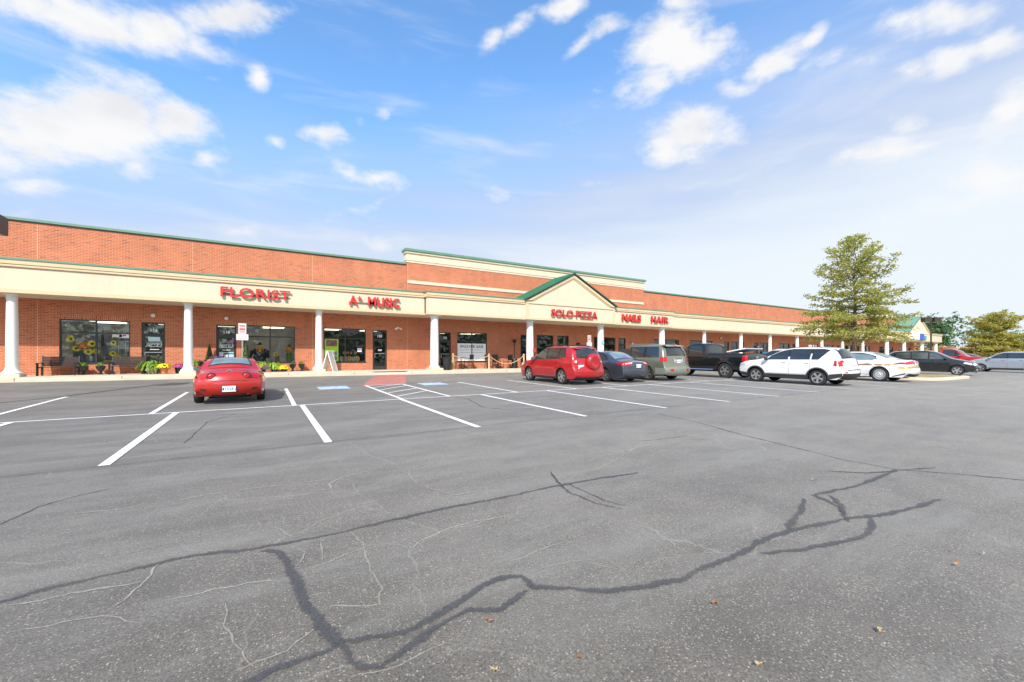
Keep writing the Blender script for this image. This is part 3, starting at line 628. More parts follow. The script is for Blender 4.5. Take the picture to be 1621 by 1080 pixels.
def canopy():
    segs = [(XL, 8.08, YC), (8.08, 29.19, YP), (29.19, 73.0, YC), (73.0, 93.67, YP)]
    fa, tr, gr, so, rf, jo = MB(), MB(), MB(), MB(), MB(), []
    for i, (a, b, y) in enumerate(segs):
        last = b > 93
        fa.box(a, b, y, y + .30, Z(2.545), Z(3.82))
        if last: fa.box(b - .3, b, y + .30, YW + .6, Z(2.545), Z(3.82))
        e0 = .07 if y == YP else 0; e1 = .07 if y == YP else 0
        tr.box(a - e0, b + e1, y - .07, y, Z(3.56), Z(3.66)); tr.box(a - e0 - .0, b + e1, y - .10, y, Z(3.66), Z(3.82)); tr.box(a - e0, b + e1, y - .028, y, Z(2.548), Z(2.70))
        gr.box(a - (.13 if y == YP else 0), b + (.13 if y == YP else 0), y - .13, y + .35, Z(3.82), Z(3.895))
        if y == YP:
            for xx, s in ((a, -1), (b, 1)):
                x0, x1 = sorted((xx, xx + s * .07)); tr.box(x0, x1, y, YC if not (last and s > 0) else YW + .6, Z(3.56), Z(3.82)); 
                x0, x1 = sorted((xx, xx + s * .13)); gr.box(x0, x1, y + .35, YC - .131 if not (last and s > 0) else YW + .6, Z(3.82), Z(3.91))
        so.box(a, b, y + .302, YW + (.0 if not last else 0), Z(2.56), Z(2.60))
        rf.face([(a, y + .35, Z(3.86)), (b, y + .35, Z(3.86)), (b, YW, Z(3.95)), (a, YW, Z(3.95))])
        x = a + 1.4
        while x < b - .3: jo.append(MB().box(x - .006, x + .006, y - .0035, y + .01, Z(2.702), Z(3.558))); x += 5.5
    so.box(89.9, 93.3, YW, YW + .6, Z(2.56), Z(2.60)); rf.face([(90, YW, Z(3.95)), (93.6, YW, Z(3.95)), (93.6, YW + .7, Z(3.95)), (90, YW + .7, Z(3.95))])
    fa.box(90, 93.37, YW + .3, YW + .6, Z(2.61), Z(3.82))
    mb_add(fa, 'canopy_fascia', M_FASCIA); mb_add(tr, 'canopy_moulding', M_TRIM); mb_add(gr, 'canopy_flashing', M_GREEN)
    mb_add(so, 'soffit', M_SOFFIT); mb_add(rf, 'canopy_roof', mat('canopy membrane', (.3, .3, .3), .9), recalc=False)
    for j in jo: mb_add(j, "stucco_joint", M_TRIM)
    # gabled entrances
    for (x0, xa, x1, zt, m) in ((14.70, 18.60, 22.50, 5.86, M_ROOFG), (79.4, 83.6, 87.9, 6.15, M_ROOFT)):
        y = YP - .16; g = MB()
        g.prism([(x0, Z(3.80)), (x1, Z(3.80)), (xa, Z(zt - .04))], y, YP + .2)
        g.box(x0, x1, y, YP - .001, Z(2.548), Z(3.80)); mb_add(g, 'gable', M_FASCIA)
        t = MB()                       # raking trim, horizontal trim, corner strips
        for xs in (x0, x1):
            d = 1 if xs == x0 else -1; k = (zt - 3.80) / abs(xa - xs)
            t.prism([(xs, Z(3.80)), (xa, Z(zt - .04)), (xa, Z(zt - .24)), (xs + d * .38, Z(3.81))], y - .09, y - .001)
            t.prism([(xs + d * .40, Z(3.80)), (xa, Z(zt - .245)), (xa, Z(zt - .33)), (xs + d * .55, Z(3.80))], y - .045, y - .001)
            t.box(min(xs, xs + d * .20), max(xs, xs + d * .20), y - .035, y - .001, Z(2.70), Z(3.60))
        t.box(x0, x1, y - .05, y - .001, Z(3.60), Z(3.665)); t.box(x0, x1, y - .03, y - .001, Z(2.55), Z(2.70)); mb_add(t, 'gable_trim', M_TRIM)
        r = MB()
        for xs in (x0 - .16, x1 + .16):
            d = 1 if xs < xa else -1; k = (zt - 3.80) / abs(xa - xs)
            P = [(xs, Z(3.83)), (xa, Z(zt + .03)), (xa, Z(zt + .07)), (xs, Z(3.87))]
            r.prism(P, y - .16, YW - .13)
            yy = y - .10
            while yy < YW - .2:
                r.bar((xs, yy, Z(3.895)), (xa, yy, Z(zt + .095)), .03, .05); yy += .32
        mb_add(r, 'gable_roof', m)
        r = MB()
        for xs in (x0 - .18, x1 + .18): r.bar((xs, y - .175, Z(3.83)), (xa, y - .175, Z(zt + .05)), .03, .07)
        mb_add(r, 'gable_fascia_board', mat('dark green trim', (.03, .10, .07), .45))
canopy()
COLX = [-19.7, -14.15, -8.6, -3.04, 2.46, 8.66, 15.37, 21.65, 28.36, 34.62, 40.32, 45.48, 50.93, 56.51, 61.77, 67.45, 73.5, 79.5, 86.4, 92.4]
def zside(x): return -.735 + .05 * max(0, min(1, (x + 9) / 11))
def columns():
    first = {}
    for x in COLX:
        step = 8.1 < x < 29.1 or x > 73; yc = (YP + .42) if step else (YC + .42); zb = zside(x) + .0
        b = Z(zb); top = Z(2.55); c = (x, yc, 0)
        key = (step, round(zb, 2))
        if key in first:
            o0 = first[key]; o = o0.copy(); COL.objects.link(o); o.location = (x, yc - YW, 0)
            for ch in o0.children: q = ch.copy(); COL.objects.link(q); q.parent = o
            continue
        k = 1.0 if step else .66; mb = MB(); prof = [(.40, b + .13), (.40, b + .19), (.36, b + .24), (.335, b + .30), (.30, b + .36), (.272, b + .46), (.262, b + .6), (.262, b + 1.4), (.25, b + 2.1), (.232, top - .25), (.232, top - .20), (.255, top - .19), (.255, top - .16), (.238, top - .15), (.24, top - .10)]
        prof = [(.34, b + .12), (.34, b + .18), (.30, b + .20), (.29, b + .24), (.245, b + .27), (.24, b + .35)] + [(r * .94, z) for r, z in prof[6:]] if step else [(.29, b + .12), (.30, b + .165), (.265, b + .20), (.22, b + .26), (.19, b + .34), (.176, b + .44)] + [(r * .66, z) for r, z in prof[6:]]
        mb.lathe(prof + ([(.28, top - .06), (.28, top - .05)] if step else [(.18, top - .05)]), 32, (0, 0, -Z(-.9)))
        if step: mb.box(-.33, .33, -.33, .33, top - .05 - Z(-.9), top - Z(-.9))
        else: mb.box(-.19, .19, -.19, .19, top - .05 - Z(-.9), top - Z(-.9))
        o = mb.build('column', M_WHITE, mall, smooth=True, sharp=40); o.location = (x, yc - YW, 0)
        p = MB(); h = .40 if step else .30; p.box(-h, h, -h, h, b - .02 - Z(-.9), b + .12 - Z(-.9)); p.build('plinth', M_KERB, o)
        first[key] = o
columns()
def sidewalk():
    mb = MB(); kb = MB(); xs = lin(XL, 20, 1.1) + lin(20, 96, 4) + [96]
    def zt(x): return Z(zside(x)) - (.0 if not 4.9 < x < 7.0 else .0)
    rows = [[], [], []]
    for x in xs: rows[0].append((x, 23.36, zt(x) - .03)); rows[1].append((x, 23.9, zt(x))); rows[2].append((x, YW + .12, zt(x) + .004))
    mb.grid(rows)
    n = [[], [], [], []]
    xs2 = sorted(set([round(v, 3) for v in xs] + [4.9, 5.12, 6.78, 7.0]))
    for x in xs2:
        drop = .115 if 5.1 < x < 6.8 else 0
        g = ground(x, 23.19)
        n[0].append((x, 23.19, g - .05)); n[1].append((x, 23.20, zt(x) - .05 - drop)); n[2].append((x, 23.225, zt(x) - .032 - drop)); n[3].append((x, 23.36, zt(x) - .030 - (drop * .4 if drop else 0)))
    kb.grid(n)
    s = mb.build('sidewalk', M_CONC, smooth=True); structure(s)
    k = kb.build('kerb', M_KERB, smooth=True, sharp=50); structure(k)
    j = MB(); x = -23.4
    while x < 94:
        j.box(x - .008, x + .008, 23.19, 23.365, zt(x) - .14, zt(x) - .0265); j.box(x - .008, x + .008, 23.365, YW, zt(x) - .03, zt(x) + .0065) if False else None
        x += 3.05
    structure(j.build('kerb_joint', mat('dark kerb joint', (.16, .13, .10), .9)))  # thin dark expansion joints across the kerb
    e = MB(); e.grid([[(96, 23.2, ground(96, 23.2) + .1), (96, 30, ground(96, 23.2) + .1)], [(96.01, 23.2, ground(96, 23.2)), (96.01, 30, ground(96, 23.2))]])
sidewalk()

# ------------------------------------------------------------------ building signs
def channel_sign(name, label, txt, x0, x1, z0, z1, yface, bold=.02, gap=1.0, race=True, extra=None):
    t = thing(name, label, 'sign', ((x0 + x1) / 2, yface, Z(z0)))
    def bb(s):
        me = text_mesh(s, 1, 0, bold, 0, 'LEFT', gap); xs = [v.co.x for v in me.vertices]; ys = [v.co.y for v in me.vertices]; bpy.data.meshes.remove(me)
        return min(xs), max(xs), min(ys), max(ys)
    a, b, c, d = bb(txt); fx = (x1 - x0) / (b - a); fz = (z1 - z0) / max(.01, (bb('E')[3] - bb('E')[2]))
    for i, ch in enumerate(txt):
        if ch == ' ': continue
        pa = bb(txt[:i + 1])[1]; ca = bb(ch); xpos = (pa - (ca[1] - ca[0]) - a) * fx
        me = text_mesh(ch, 1, .075, bold)
        for v in me.vertices:
            z = v.co.y; y = -v.co.z
            sc = 1.0; up = 0
            if ch == '+': sc = .62; up = .32
            v.co = Vector((x0 + xpos + (v.co.x - ca[0]) * fx * sc - (x0 + x1) / 2, y - .065 - .05, (z * sc + up - 0) * fz))
        me.materials.clear(); me.materials.append(M_REDL); me.materials.append(M_REDS); me.update()
        for p in me.polygons: p.material_index = 0 if p.normal.y < -.5 else 1
        o = bpy.data.objects.new('letter', me); COL.objects.link(o); o.parent = t
    if race:
        r = MB(); r.box(-(x1 - x0) / 2 + .02, (x1 - x0) / 2 - .02, -.045, .0, (z1 - z0) * .20, (z1 - z0) * .34); r.build('raceway', mat('raceway', (.22, .15, .09), .6), t)
    return t
channel_sign('channel_letter_sign', 'red channel letters FLORIST on the cream canopy above the flower displays', 'FLORIST', -1.78, 1.10, 2.90, 3.36, YC, .012)
channel_sign('channel_letter_sign', 'red channel letters A+ MUSIC on the cream canopy above the guitar window', 'A+ MUSIC', 3.87, 6.58, 2.87, 3.38, YC, .022)
channel_sign('channel_letter_sign', 'red channel letters SOLO PIZZA under the green roofed gable', 'SOLO PIZZA', 16.65, 20.72, 2.85, 3.34, YP - .165, .012)
channel_sign('channel_letter_sign', 'red channel letters NAILS just right of the gable', 'NAILS', 23.33, 25.35, 2.87, 3.40, YP, .045)
channel_sign('channel_letter_sign', 'red channel letters HAIR at the right end of the stepped out canopy', 'HAIR', 26.5, 28.55, 2.87, 3.40, YP, .04, 1.18)
def far_sign():
    t = thing('wall_sign', 'white and blue panel sign on the canopy under the far gable', 'sign', (82.9, YP - .17, Z(2.75)))
    m = MB(); m.box(-2.7, .1, -.16, 0, 0, .92); m.build('white_panel', M_PAPER, t)
    m = MB(); m.box(.12, 1.7, -.2, 0, .02, .90); m.build('blue_panel', mat('blue sign panel', (.05, .10, .55), .4), t)
    m = MB(); m.box(1.72, 2.9, -.14, 0, .02, .62); m.build('teal_panel', mat('teal sign panel', (.06, .32, .42), .4), t)
far_sign()
def fixtures():
    M = mat('white fixture', (.8, .78, .72), .5)
    for x, px in ((-4.55, 243), (-1.68, 358)):
        m = MB(); m.lathe([(.02, 0), (.07, -.02), (.09, -.06), (.085, -.09), (.03, -.1)], 16, (x, YW, Z(2.02)), axis='y'); mb_add(m, 'wall_light', M, smooth=True)
    t = thing('security_camera', 'white twin head security light on the brick wall right of door 120', 'security light', (7.02, YW, Z(1.86)))
    m = MB(); m.box(-.07, .07, -.05, 0, -.05, .05); m.build('base', M, t)
    for s in (-1, 1): m = MB(); m.tube([(s * .04, -.04, 0), (s * .13, -.12, -.02), (s * .17, -.2, -.09)], [.02, .03, .055], 10); m.build('lamp_head', M, t, smooth=True)
    for x, z in ((21.0, .95), (35.6, 1.1), (41.8, 1.9)):
        pass
fixtures()

# ------------------------------------------------------------------ props on the sidewalk
def zs(x): return Z(zside(x)) + .003
M_BENCH = mat('bench slats', (.045, .03, .025), .55, var=.2, vscale=10)
def bench():
    t = thing('park_bench', '', 'bench', group='benches in front of the florist')
    s = MB(); W = .53
    for i in range(5): s.box(-W, W, -.26 + i * .092, -.178 + i * .092, .42, .445)
    s.build('seat', M_BENCH, t)
    b = MB()
    for i in range(6): b.box(-W, W, .19 + i * .022, .215 + i * .022, .49 + i * .082, .562 + i * .082)
    b.build('backrest', M_BENCH, t)
    for sx in (-1, 1):
        l = MB(); x = sx * (W + .03)
        l.box(x - .03, x + .03, -.30, -.24, 0, .62); l.box(x - .03, x + .03, .20, .26, 0, .46); l.box(x - .03, x + .03, -.24, .20, .385, .42)
        l.build('leg', M_BLACK, t)
        a = MB(); a.box(x - .035, x + .035, -.33, .22, .62, .655); a.build('armrest', M_BLACK, t)
        bb = MB(); bb.bar((x, .23, .42), (x, .34, 1.02), .05, .04); bb.build('back_post', M_BLACK, t)
    for ch in t.children: ch.scale = (1, .9, .82)
    return t
bn = bench(); bn.location = (-7.58, 25.28, zs(-8)); bn['label'] = 'dark slatted bench at the left end of the sunflower window'
b2 = copy_tree(bn); b2.location = (-5.36, 25.28, zs(-5.4)); b2['label'] = 'dark slatted bench between the sunflower window and door 116'

M_POTK = mat('black glazed urn', (.02, .022, .028), .35); M_TERRA = mat('terracotta', (.50, .17, .07), .8); M_BASK = mat('wicker basket', (.28, .2, .12), .9, var=.3, vscale=30)
def leaf_mat(name, a, b, trans=.25, rough=.55):
    m = bpy.data.materials.new(name); m.use_nodes = True; nt = m.node_tree; p = nt.nodes['Principled BSDF']
    g = node(nt, 'ShaderNodeNewGeometry'); r = node(nt, 'ShaderNodeValToRGB', {0: g.outputs['Random Per Island']}); e = r.color_ramp.elements
    e[0].color = (*a, 1); e[1].color = (*b, 1); nt.links.new(r.outputs[0], p.inputs['Base Color']); p.inputs['Roughness'].default_value = rough
    tl = node(nt, 'ShaderNodeBsdfTranslucent', {0: r.outputs[0]}); mx = node(nt, 'ShaderNodeMixShader', {0: trans, 1: p.outputs[0], 2: tl.outputs[0]})
    nt.links.new(mx.outputs[0], nt.nodes['Material Output'].inputs[0]); return m
L_FERN = leaf_mat('fern leaf', (.09, .22, .02), (.26, .42, .04)); L_LIME = leaf_mat('lime leaf', (.22, .40, .02), (.40, .55, .05)); L_DARK = leaf_mat('dark leaf', (.02, .06, .015), (.06, .13, .03))
L_YEL = leaf_mat('yellow petal', (.85, .58, .01), (.95, .78, .04), .1); L_MAG = leaf_mat('magenta petal', (.50, .03, .22), (.65, .10, .40), .1)
L_PUR = leaf_mat('purple petal', (.22, .12, .45), (.50, .35, .72), .1); L_PURD = leaf_mat('dark purple leaf', (.05, .02, .06), (.12, .05, .12)); L_ORG = leaf_mat('orange leaf', (.45, .16, .03), (.65, .33, .08))
def leaves(mb, c, n, rad, size, squash=(1, 1, 1), up=.3, hollow=.35, aspect=1.0):
    for _ in range(n):
        while True:
            v = Vector((rnd.uniform(-1, 1), rnd.uniform(-1, 1), rnd.uniform(-1, 1)))
            if hollow < v.length < 1: break
        p = Vector(c) + Vector((v.x * squash[0], v.y * squash[1], v.z * squash[2])) * rad
        nrm = (v.normalized() + Vector((rnd.uniform(-.7, .7), rnd.uniform(-.7, .7), rnd.uniform(-.4, .7) + up))).normalized()
        a = nrm.orthogonal().normalized(); a = Matrix.Rotation(rnd.uniform(0, 6.28), 3, nrm) @ a; b = nrm.cross(a)
        s = size * rnd.uniform(.6, 1.3); mb.face([p - a * s * aspect, p - b * s * .5, p + a * s * aspect, p + b * s * .5])
def fern_leaves(mb, c, r, h, fr=46, wleaf=.05):
    for i in range(fr):
        a = rnd.uniform(0, 6.283); L = r * rnd.uniform(.75, 1.1); H = h * rnd.uniform(.55, 1.1); pts = []
        for k in range(9):
            t = k / 8; pts.append(Vector(c) + Vector((math.cos(a) * L * t, math.sin(a) * L * t, H * (1.9 * t - 2.0 * t * t * (1 + rnd.uniform(-.05, .1))))))
        side = Vector((-math.sin(a), math.cos(a), 0))
        for k in range(1, 9):
            d = (pts[k] - pts[k - 1]); w = wleaf * (1.15 - .75 * k / 8) * rnd.uniform(.8, 1.2)
            for s in (-1, 1):
                q = pts[k - 1]; mb.face([q, q + d * .55, q + d * .6 + side * s * w * 1.6 - Vector((0, 0, w * .35)), q + side * s * w * 1.2 - d * .1])
def potted(name, label, x, y, kind, pot, s=1.0, pr=.15, ph=.26, group=None):
    t = thing(name, label, 'potted plant' if kind != 'mum' else 'flowers', (x, y, zs(x)), 0, group)
    p = MB()
    if pot == 'urn': p.lathe([(.11, 0), (.11, .02), (.05, .06), (.045, .12), (.10, .18), (.15, .28), (.16, .34), (.19, .37), (.18, .38), (.15, .35), (0, .34)], 20); top = .35; pm = M_POTK; pn = 'urn'
    elif pot == 'terra': p.lathe([(pr * .7, 0), (pr * .95, ph * .8), (pr * 1.08, ph * .8), (pr * 1.08, ph), (pr * .9, ph), (0, ph * .92)], 18); top = ph; pm = M_TERRA; pn = 'pot'
    elif pot == 'basket':
        for k in range(6): p.box(-.17 - .006 * (k % 2), .17 + .006 * (k % 2), -.17 - .006 * (k % 2), .17 + .006 * (k % 2), k * .045, k * .045 + .044)
        top = .26; pm = M_BASK; pn = 'basket'
    else: p.lathe([(pr * .8, 0), (pr, ph * .9), (pr * 1.1, ph), (pr * .9, ph), (0, ph * .9)], 20); top = ph; pm = M_POTK; pn = 'pot'
    o = p.build(pn, pm, t, smooth=True); o.scale = (1, 1, 1)
    f = MB()
    if kind == 'fern': fern_leaves(f, (0, 0, top * .9), .52 * s, .66 * s, int(90 * s), .030); f.build('foliage', L_FERN, t, recalc=False)
    elif kind == 'lime': fern_leaves(f, (0, 0, top * .9), .46 * s, .66 * s, int(80 * s), .034); f.build('foliage', L_LIME, t, recalc=False)
    elif kind in ('mum', 'magenta'):
        leaves(f, (0, 0, top + .06), 160, .26 * s, .035, (1, 1, .45)); f.build('foliage', L_DARK, t, recalc=False)
        g = MB()
        for _ in range(int(330 * s)):
            a = rnd.uniform(0, 6.283); e = math.asin(rnd.uniform(.0, 1)); v = Vector((math.cos(a) * math.cos(e), math.sin(a) * math.cos(e), math.sin(e)))
            q = Vector((0, 0, top + .02)) + Vector((v.x * .30, v.y * .30, v.z * .20)) * s * rnd.uniform(.94, 1.04); nn = (v + Vector((rnd.uniform(-.4, .4), rnd.uniform(-.4, .4), rnd.uniform(-.3, .3)))).normalized()
            u = nn.orthogonal().normalized(); w = nn.cross(u); r = .026 * rnd.uniform(.7, 1.2); g.face([q + (u * math.cos(k * 1.0472) + w * math.sin(k * 1.0472)) * r for k in range(6)])
        g.build('flowers', L_YEL if kind == 'mum' else L_MAG, t, recalc=False)
    elif kind == 'small': leaves(f, (0, 0, top + .10), 140, .17 * s, .035, (1, 1, .8), .5, 0); f.build('foliage', L_FERN, t, recalc=False)
    elif kind == 'purple':
        leaves(f, (0, 0, top + .12), 220, .25 * s, .04, (1, 1, .8), .5, 0); f.build('foliage', L_PURD, t, recalc=False)
    elif kind == 'asters':
        leaves(f, (0, 0, top + .1), 160, .26 * s, .04, (1, 1, .7)); f.build('foliage', L_DARK, t, recalc=False)
        g = MB(); leaves(g, (0, 0, top + .2), 300, .32 * s, .035, (1, 1, .6), .8, .6); g.build('flowers', L_PUR, t, recalc=False)
    elif kind == 'cone':
        for k in range(900):
            h = rnd.random(); r = (.20 * (1 - h) + .02); a = rnd.uniform(0, 6.283); q = Vector((math.cos(a) * r, math.sin(a) * r, top + h * 1.0)); n_ = Vector((math.cos(a), math.sin(a), .5)); u = n_.orthogonal().normalized(); w = n_.cross(u).normalized(); z_ = .03 * rnd.uniform(.6, 1.2)
            f.face([q - u * z_, q + w * z_, q + u * z_, q - w * z_])
        f.build('foliage', L_DARK, t, recalc=False)
    elif kind == 'orange': leaves(f, (0, 0, top + .3), 260, .40 * s, .05, (1, 1, .9), .5, 0); f.build('foliage', L_ORG, t, recalc=False)
    return t
potted('urn_planter', 'small black pedestal urn with a spiky plant between the benches, left of the two', -6.86, 25.45, 'small', 'urn', .9)
potted('urn_planter', 'wider black urn with a low plant below the window mullion, beside the right bench', -6.30, 25.45, 'small', 'urn', .8)
potted('potted_fern', 'large light green fern in a square wicker basket by door 116', -4.42, 24.85, 'fern', 'basket', 1.15)
potted('potted_mum', 'yellow chrysanthemums in a terracotta pot right of the wicker basket fern', -3.95, 24.55, 'mum', 'terra', 1.0)
potted('potted_mum', 'magenta chrysanthemums in a pot at the left foot of the second column', -3.48, 24.95, 'magenta', 'black', .85)
potted('potted_fern', 'lime green fern behind the column left of the parked red coupe', -3.02, 25.30, 'lime', 'black', 1.0, .16, .36)
potted('potted_plant', 'dark purple leaved plant just right of the lime fern', -2.60, 25.2, 'purple', 'black', 1.0, .16, .34)
potted('potted_plant', 'small green plant between the purple leaved pot and the purple asters', -2.42, 24.9, 'small', 'terra', 1.2, .14, .30)
potted('topiary', 'narrow cone topiary against the bricks left of door 118', -2.36, 25.5, 'cone', 'black', 1, .16, .40)
potted('potted_asters', 'pale purple asters in front of door 118, above the roof of the red coupe', -2.02, 24.95, 'asters', 'black', 1.1, .2, .45)
potted('potted_plant', 'small upright green plant left of the sign post', -1.05, 25.45, 'small', 'black', 1.3, .16, .45)
potted('topiary', 'tall narrow green shrub in the left corner of the scarecrow window', -.83, 25.5, 'cone', 'black', 1, .14, .52)
potted('potted_fern', 'lime fern below the scarecrow window, behind the right mirror of the coupe', -.10, 25.0, 'lime', 'black', 1.1, .16, .22)
potted('potted_fern', 'lime fern in the middle below the window mullion, left of the yellow mums', .42, 25.0, 'lime', 'black', 1.05, .16, .18)
potted('potted_mum', 'yellow chrysanthemums low on the sidewalk left of the pumpkin head figure', .86, 24.8, 'mum', 'black', 1.0, .16, .12)
potted('urn_planter', 'black urn under the pumpkin head figure at the window corner', 1.28, 25.3, 'small', 'urn', .5)
potted('urn_planter', 'small black urn with green sprigs on the bricks right of the scarecrow window', 1.72, 25.45, 'small', 'urn', .8)

# window displays
def inwin(name, label, cat, x, z, y=26.18): return thing(name, label, cat, (x, y, Z(z)))
M_PUMP = mat('orange pumpkin', (.85, .26, .03), .5, var=.15); M_BROWN = mat('brown flower centre', (.06, .03, .012), .8); M_STRAW = mat('straw', (.6, .45, .16), .8)
def pumpkin(mb, c, r, ribs=10):
    rows = []
    for i in range(9):
        ph = math.pi * i / 8; row = []
        for j in range(40):
            a = 2 * math.pi * j / 40; rr = r * math.sin(ph) * (1 + .07 * abs(math.cos(a * ribs / 2)) - .05)
            row.append((c[0] + rr * math.cos(a), c[1] + rr * math.sin(a), c[2] + r * .8 * math.cos(ph)))
        rows.append(row)
    mb.grid(rows, 0, True)
def jack(x, z, r, label):
    t = inwin('jack_o_lantern', label, 'pumpkin', x, z); m = MB(); pumpkin(m, (0, 0, 0), r); m.build('shell', M_PUMP, t, smooth=True)
    f = MB()
    for s in (-1, 1): f.prism([(s * r * .35 - .03, r * .12), (s * r * .35 + .03, r * .12), (s * r * .35, r * .34)], -r * .99, -r * .9)
    for k in range(6): a = -.5 + k * .2; f.box(a * r - .0, a * r + .15 * r, -r * .98, -r * .86, -r * (.42 - .35 * a * a) , -r * (.30 - .35 * a * a))
    f.build('face', M_BROWN, t); s = MB(); s.tube([(0, 0, r * .72), (.01, 0, r * .92), (.04, 0, r * 1.02)], .018); s.build('stem', L_DARK, t)
jack(-7.02, .54, .30, 'big orange jack o lantern among the sunflowers in the window')
def sunflower(x, z, r, label, y=25.98):
    r *= .84; t = inwin('sunflower', label, 'sunflower', x, z, y); m = MB()
    for k in range(18):
        a = 2 * math.pi * k / 18; c, s = math.cos(a), math.sin(a); q = Vector((-s, 0, c))
        p0 = Vector((c, 0, s)) * r * .4; p1 = Vector((c, -.12, s)) * r * .75; p2 = Vector((c, .05, s)) * r * 1.22
        m.face([p0 - q * r * .07, p1 - q * r * .19, p2, p1 + q * r * .19, p0 + q * r * .07])
    m.build('petals', L_YEL, t, recalc=False); d = MB(); d.lathe([(0, -.05), (r * .2, -.045), (r * .36, -.01), (r * .36, .01)], 18, axis='y'); d.build('centre', M_BROWN, t)
    s = MB(); s.tube([(0, .02, 0), (.01, .03, -r * 1.5), (-.02, .05, -r * 3)], .009); s.build('stem', L_DARK, t)
for a in ((-7.42, .86, .17, 'sunflower at the far upper left of the window, above the pumpkin'), (-7.24, .44, .15, 'sunflower overlapping the left cheek of the window pumpkin'), (-6.72, .66, .17, 'sunflower high to the right of the window pumpkin'),
          (-6.84, .30, .17, 'sunflower low to the right of the window pumpkin'), (-6.58, .33, .14, 'rust tinged sunflower left of the window mullion'), (-6.02, .22, .15, 'sunflower right of the mullion, low in the window'), (-5.84, .04, .15, 'pale sunflower at the bottom of the right pane'), (-6.0, .72, .13, 'small sunflower beside the yellow sash')): sunflower(*a)
def window_misc():
    t = inwin('bow_ornament', 'tan ribbon bow hanging high in the left pane of the sunflower window', 'ornament', -6.95, 1.0); m = MB()
    for s in (-1, 1): m.prism([(0, 0), (s * .11, .07), (s * .11, -.05)], -.02, .02); m.prism([(0, 0), (s * .07, -.2), (s * .02, -.2)], -.012, .012)
    m.build('ribbon', mat('tan ribbon', (.55, .33, .10), .7), t)
    t = inwin('window_sash', 'small pale yellow six pane sash standing at the right of the sunflower window', 'window sash', -5.63, -.15, 26.2); m = MB()
    for x in (-.26, -.01, .24): m.box(x, x + .03, -.015, .015, 0, .95)
    for z in (0, .3, .61, .93): m.box(-.26, .268, -.012, .012, z, z + .03)
    m.build('sash', mat('pale yellow paint', (.72, .68, .38), .6), t)
    for x, z, w, h, nm, c in ((-5.85, .97, .34, .13, 'long white paper notice taped to the sunflower window', (.75, .68, .62)), (-5.60, .94, .36, .20, 'white notice with a red heart mark in the upper right pane', (.82, .85, .88))):
        t = inwin('notice', nm, 'notice', x, z, YW + .075); m = MB(); m.box(-w / 2, w / 2, -.004, .004, 0, h); m.build('sheet', mat('notice ' + str(x), c, .8), t)
        if w > .35:
            hh = MB()
            for s in (-1, 1): hh.lathe([(.035, -.007), (.035, -.004)], 14, (s * .03, 0, .12), axis='y')
            hh.build('heart', mat('red ink', (.55, .03, .06), .6), t); k = MB(); k.box(-.10, .12, -.006, -.004, .04, .055); k.build('caption', mat('red ink', (.5, .03, .06)), t)
    t = inwin('white_vase', 'white vase at the bottom of the left pane of the sunflower window', 'vase', -6.80, -.14); m = MB(); m.lathe([(.04, 0), (.09, .06), (.1, .12), (.05, .2), (.06, .23)], 16); m.build('vase', M_WHITE, t, smooth=True)
    t = inwin('flower_box', 'tray of mixed orange and white flowers along the bottom of the right pane', 'flowers', -5.95, -.16); m = MB(); m.box(-.42, .2, -.1, .1, 0, .08); m.build('tray', M_STRAW, t)
    m = MB()
    for k in range(9): leaves(m, (-.4 + k * .08, 0, .13), 22, .06, .03, (1, 1, 1), .3, 0)
    m.build('flowers', L_ORG, t, recalc=False)
    t = inwin('curtain', 'grey lace backdrop curtain behind the window flowers', 'curtain', -6.4, -.2, 26.9); m = MB(); rows = []
    for z in (0, 1.3): rows.append([(-1.2 + i * .02, .035 * math.sin(i * .9) + .02 * math.sin(i * .31), z) for i in range(120)])
    m.grid(rows); m.build('cloth', mat('grey lace', (.40, .39, .42), .9, var=.2, vscale=4), t, recalc=False)
    t = inwin('dark_umbrella', 'furled dark cone ornament hanging right of the window mullion', 'ornament', -6.42, .55); m = MB(); m.lathe([(0, 0), (.07, .02), (.04, .4), (.012, .95)], 12); m.build('cone', mat('dark brown cloth', (.09, .04, .04), .8), t, smooth=True)
    # florist's second window: scarecrow, pumpkin head figure
    t = inwin('scarecrow', 'black clad scarecrow with a green face and witch hat in the second florist window', 'scarecrow', -.22, -.18); t.scale = (1.35, 1, .95)
    m = MB(); m.lathe([(.0, 0), (.26, .02), (.22, .35), (.16, .62), (.10, .72), (0, .78)], 16)
    for s in (-1, 1): m.tube([(s * .08, 0, .68), (s * .26, -.02, .55), (s * .33, -.05, .22)], [.09, .10, .07], 8)
    m.build('robe', mat('black crepe', (.045, .04, .045), .9, var=.3), t, smooth=True)
    m = MB(); m.lathe([(0, .76), (.07, .79), (.09, .86), (.07, .94), (0, .98)], 14); m.build('head', mat('green mask', (.45, .55, .05), .7), t, smooth=True)
    m = MB(); m.lathe([(.17, .95), (.16, .965), (.08, .97), (.06, 1.02), (.015, 1.17), (0, 1.18)], 16); m.build('hat', M_BLACK, t)
    m = MB(); m.box(-.12, -.07, -.11, -.02, .60, .94); m.box(.07, .12, -.11, -.02, .60, .94); m.box(-.05, .05, -.2, -.1, .55, .78); m.build('scarf', M_PUMP, t)
    t = inwin('pumpkin_figure', 'orange pumpkin head figure with a black hat and green ruff at the right window corner', 'figure', 1.16, -.18, 25.35 + .9)
    m = MB(); pumpkin(m, (0, 0, .68), .23); m.build('head', M_PUMP, t, smooth=True)
    m = MB(); m.lathe([(.15, .80), (.15, .82), (.09, .83), (.08, .93), (0, .95)], 16); m.build('hat', M_BLACK, t)
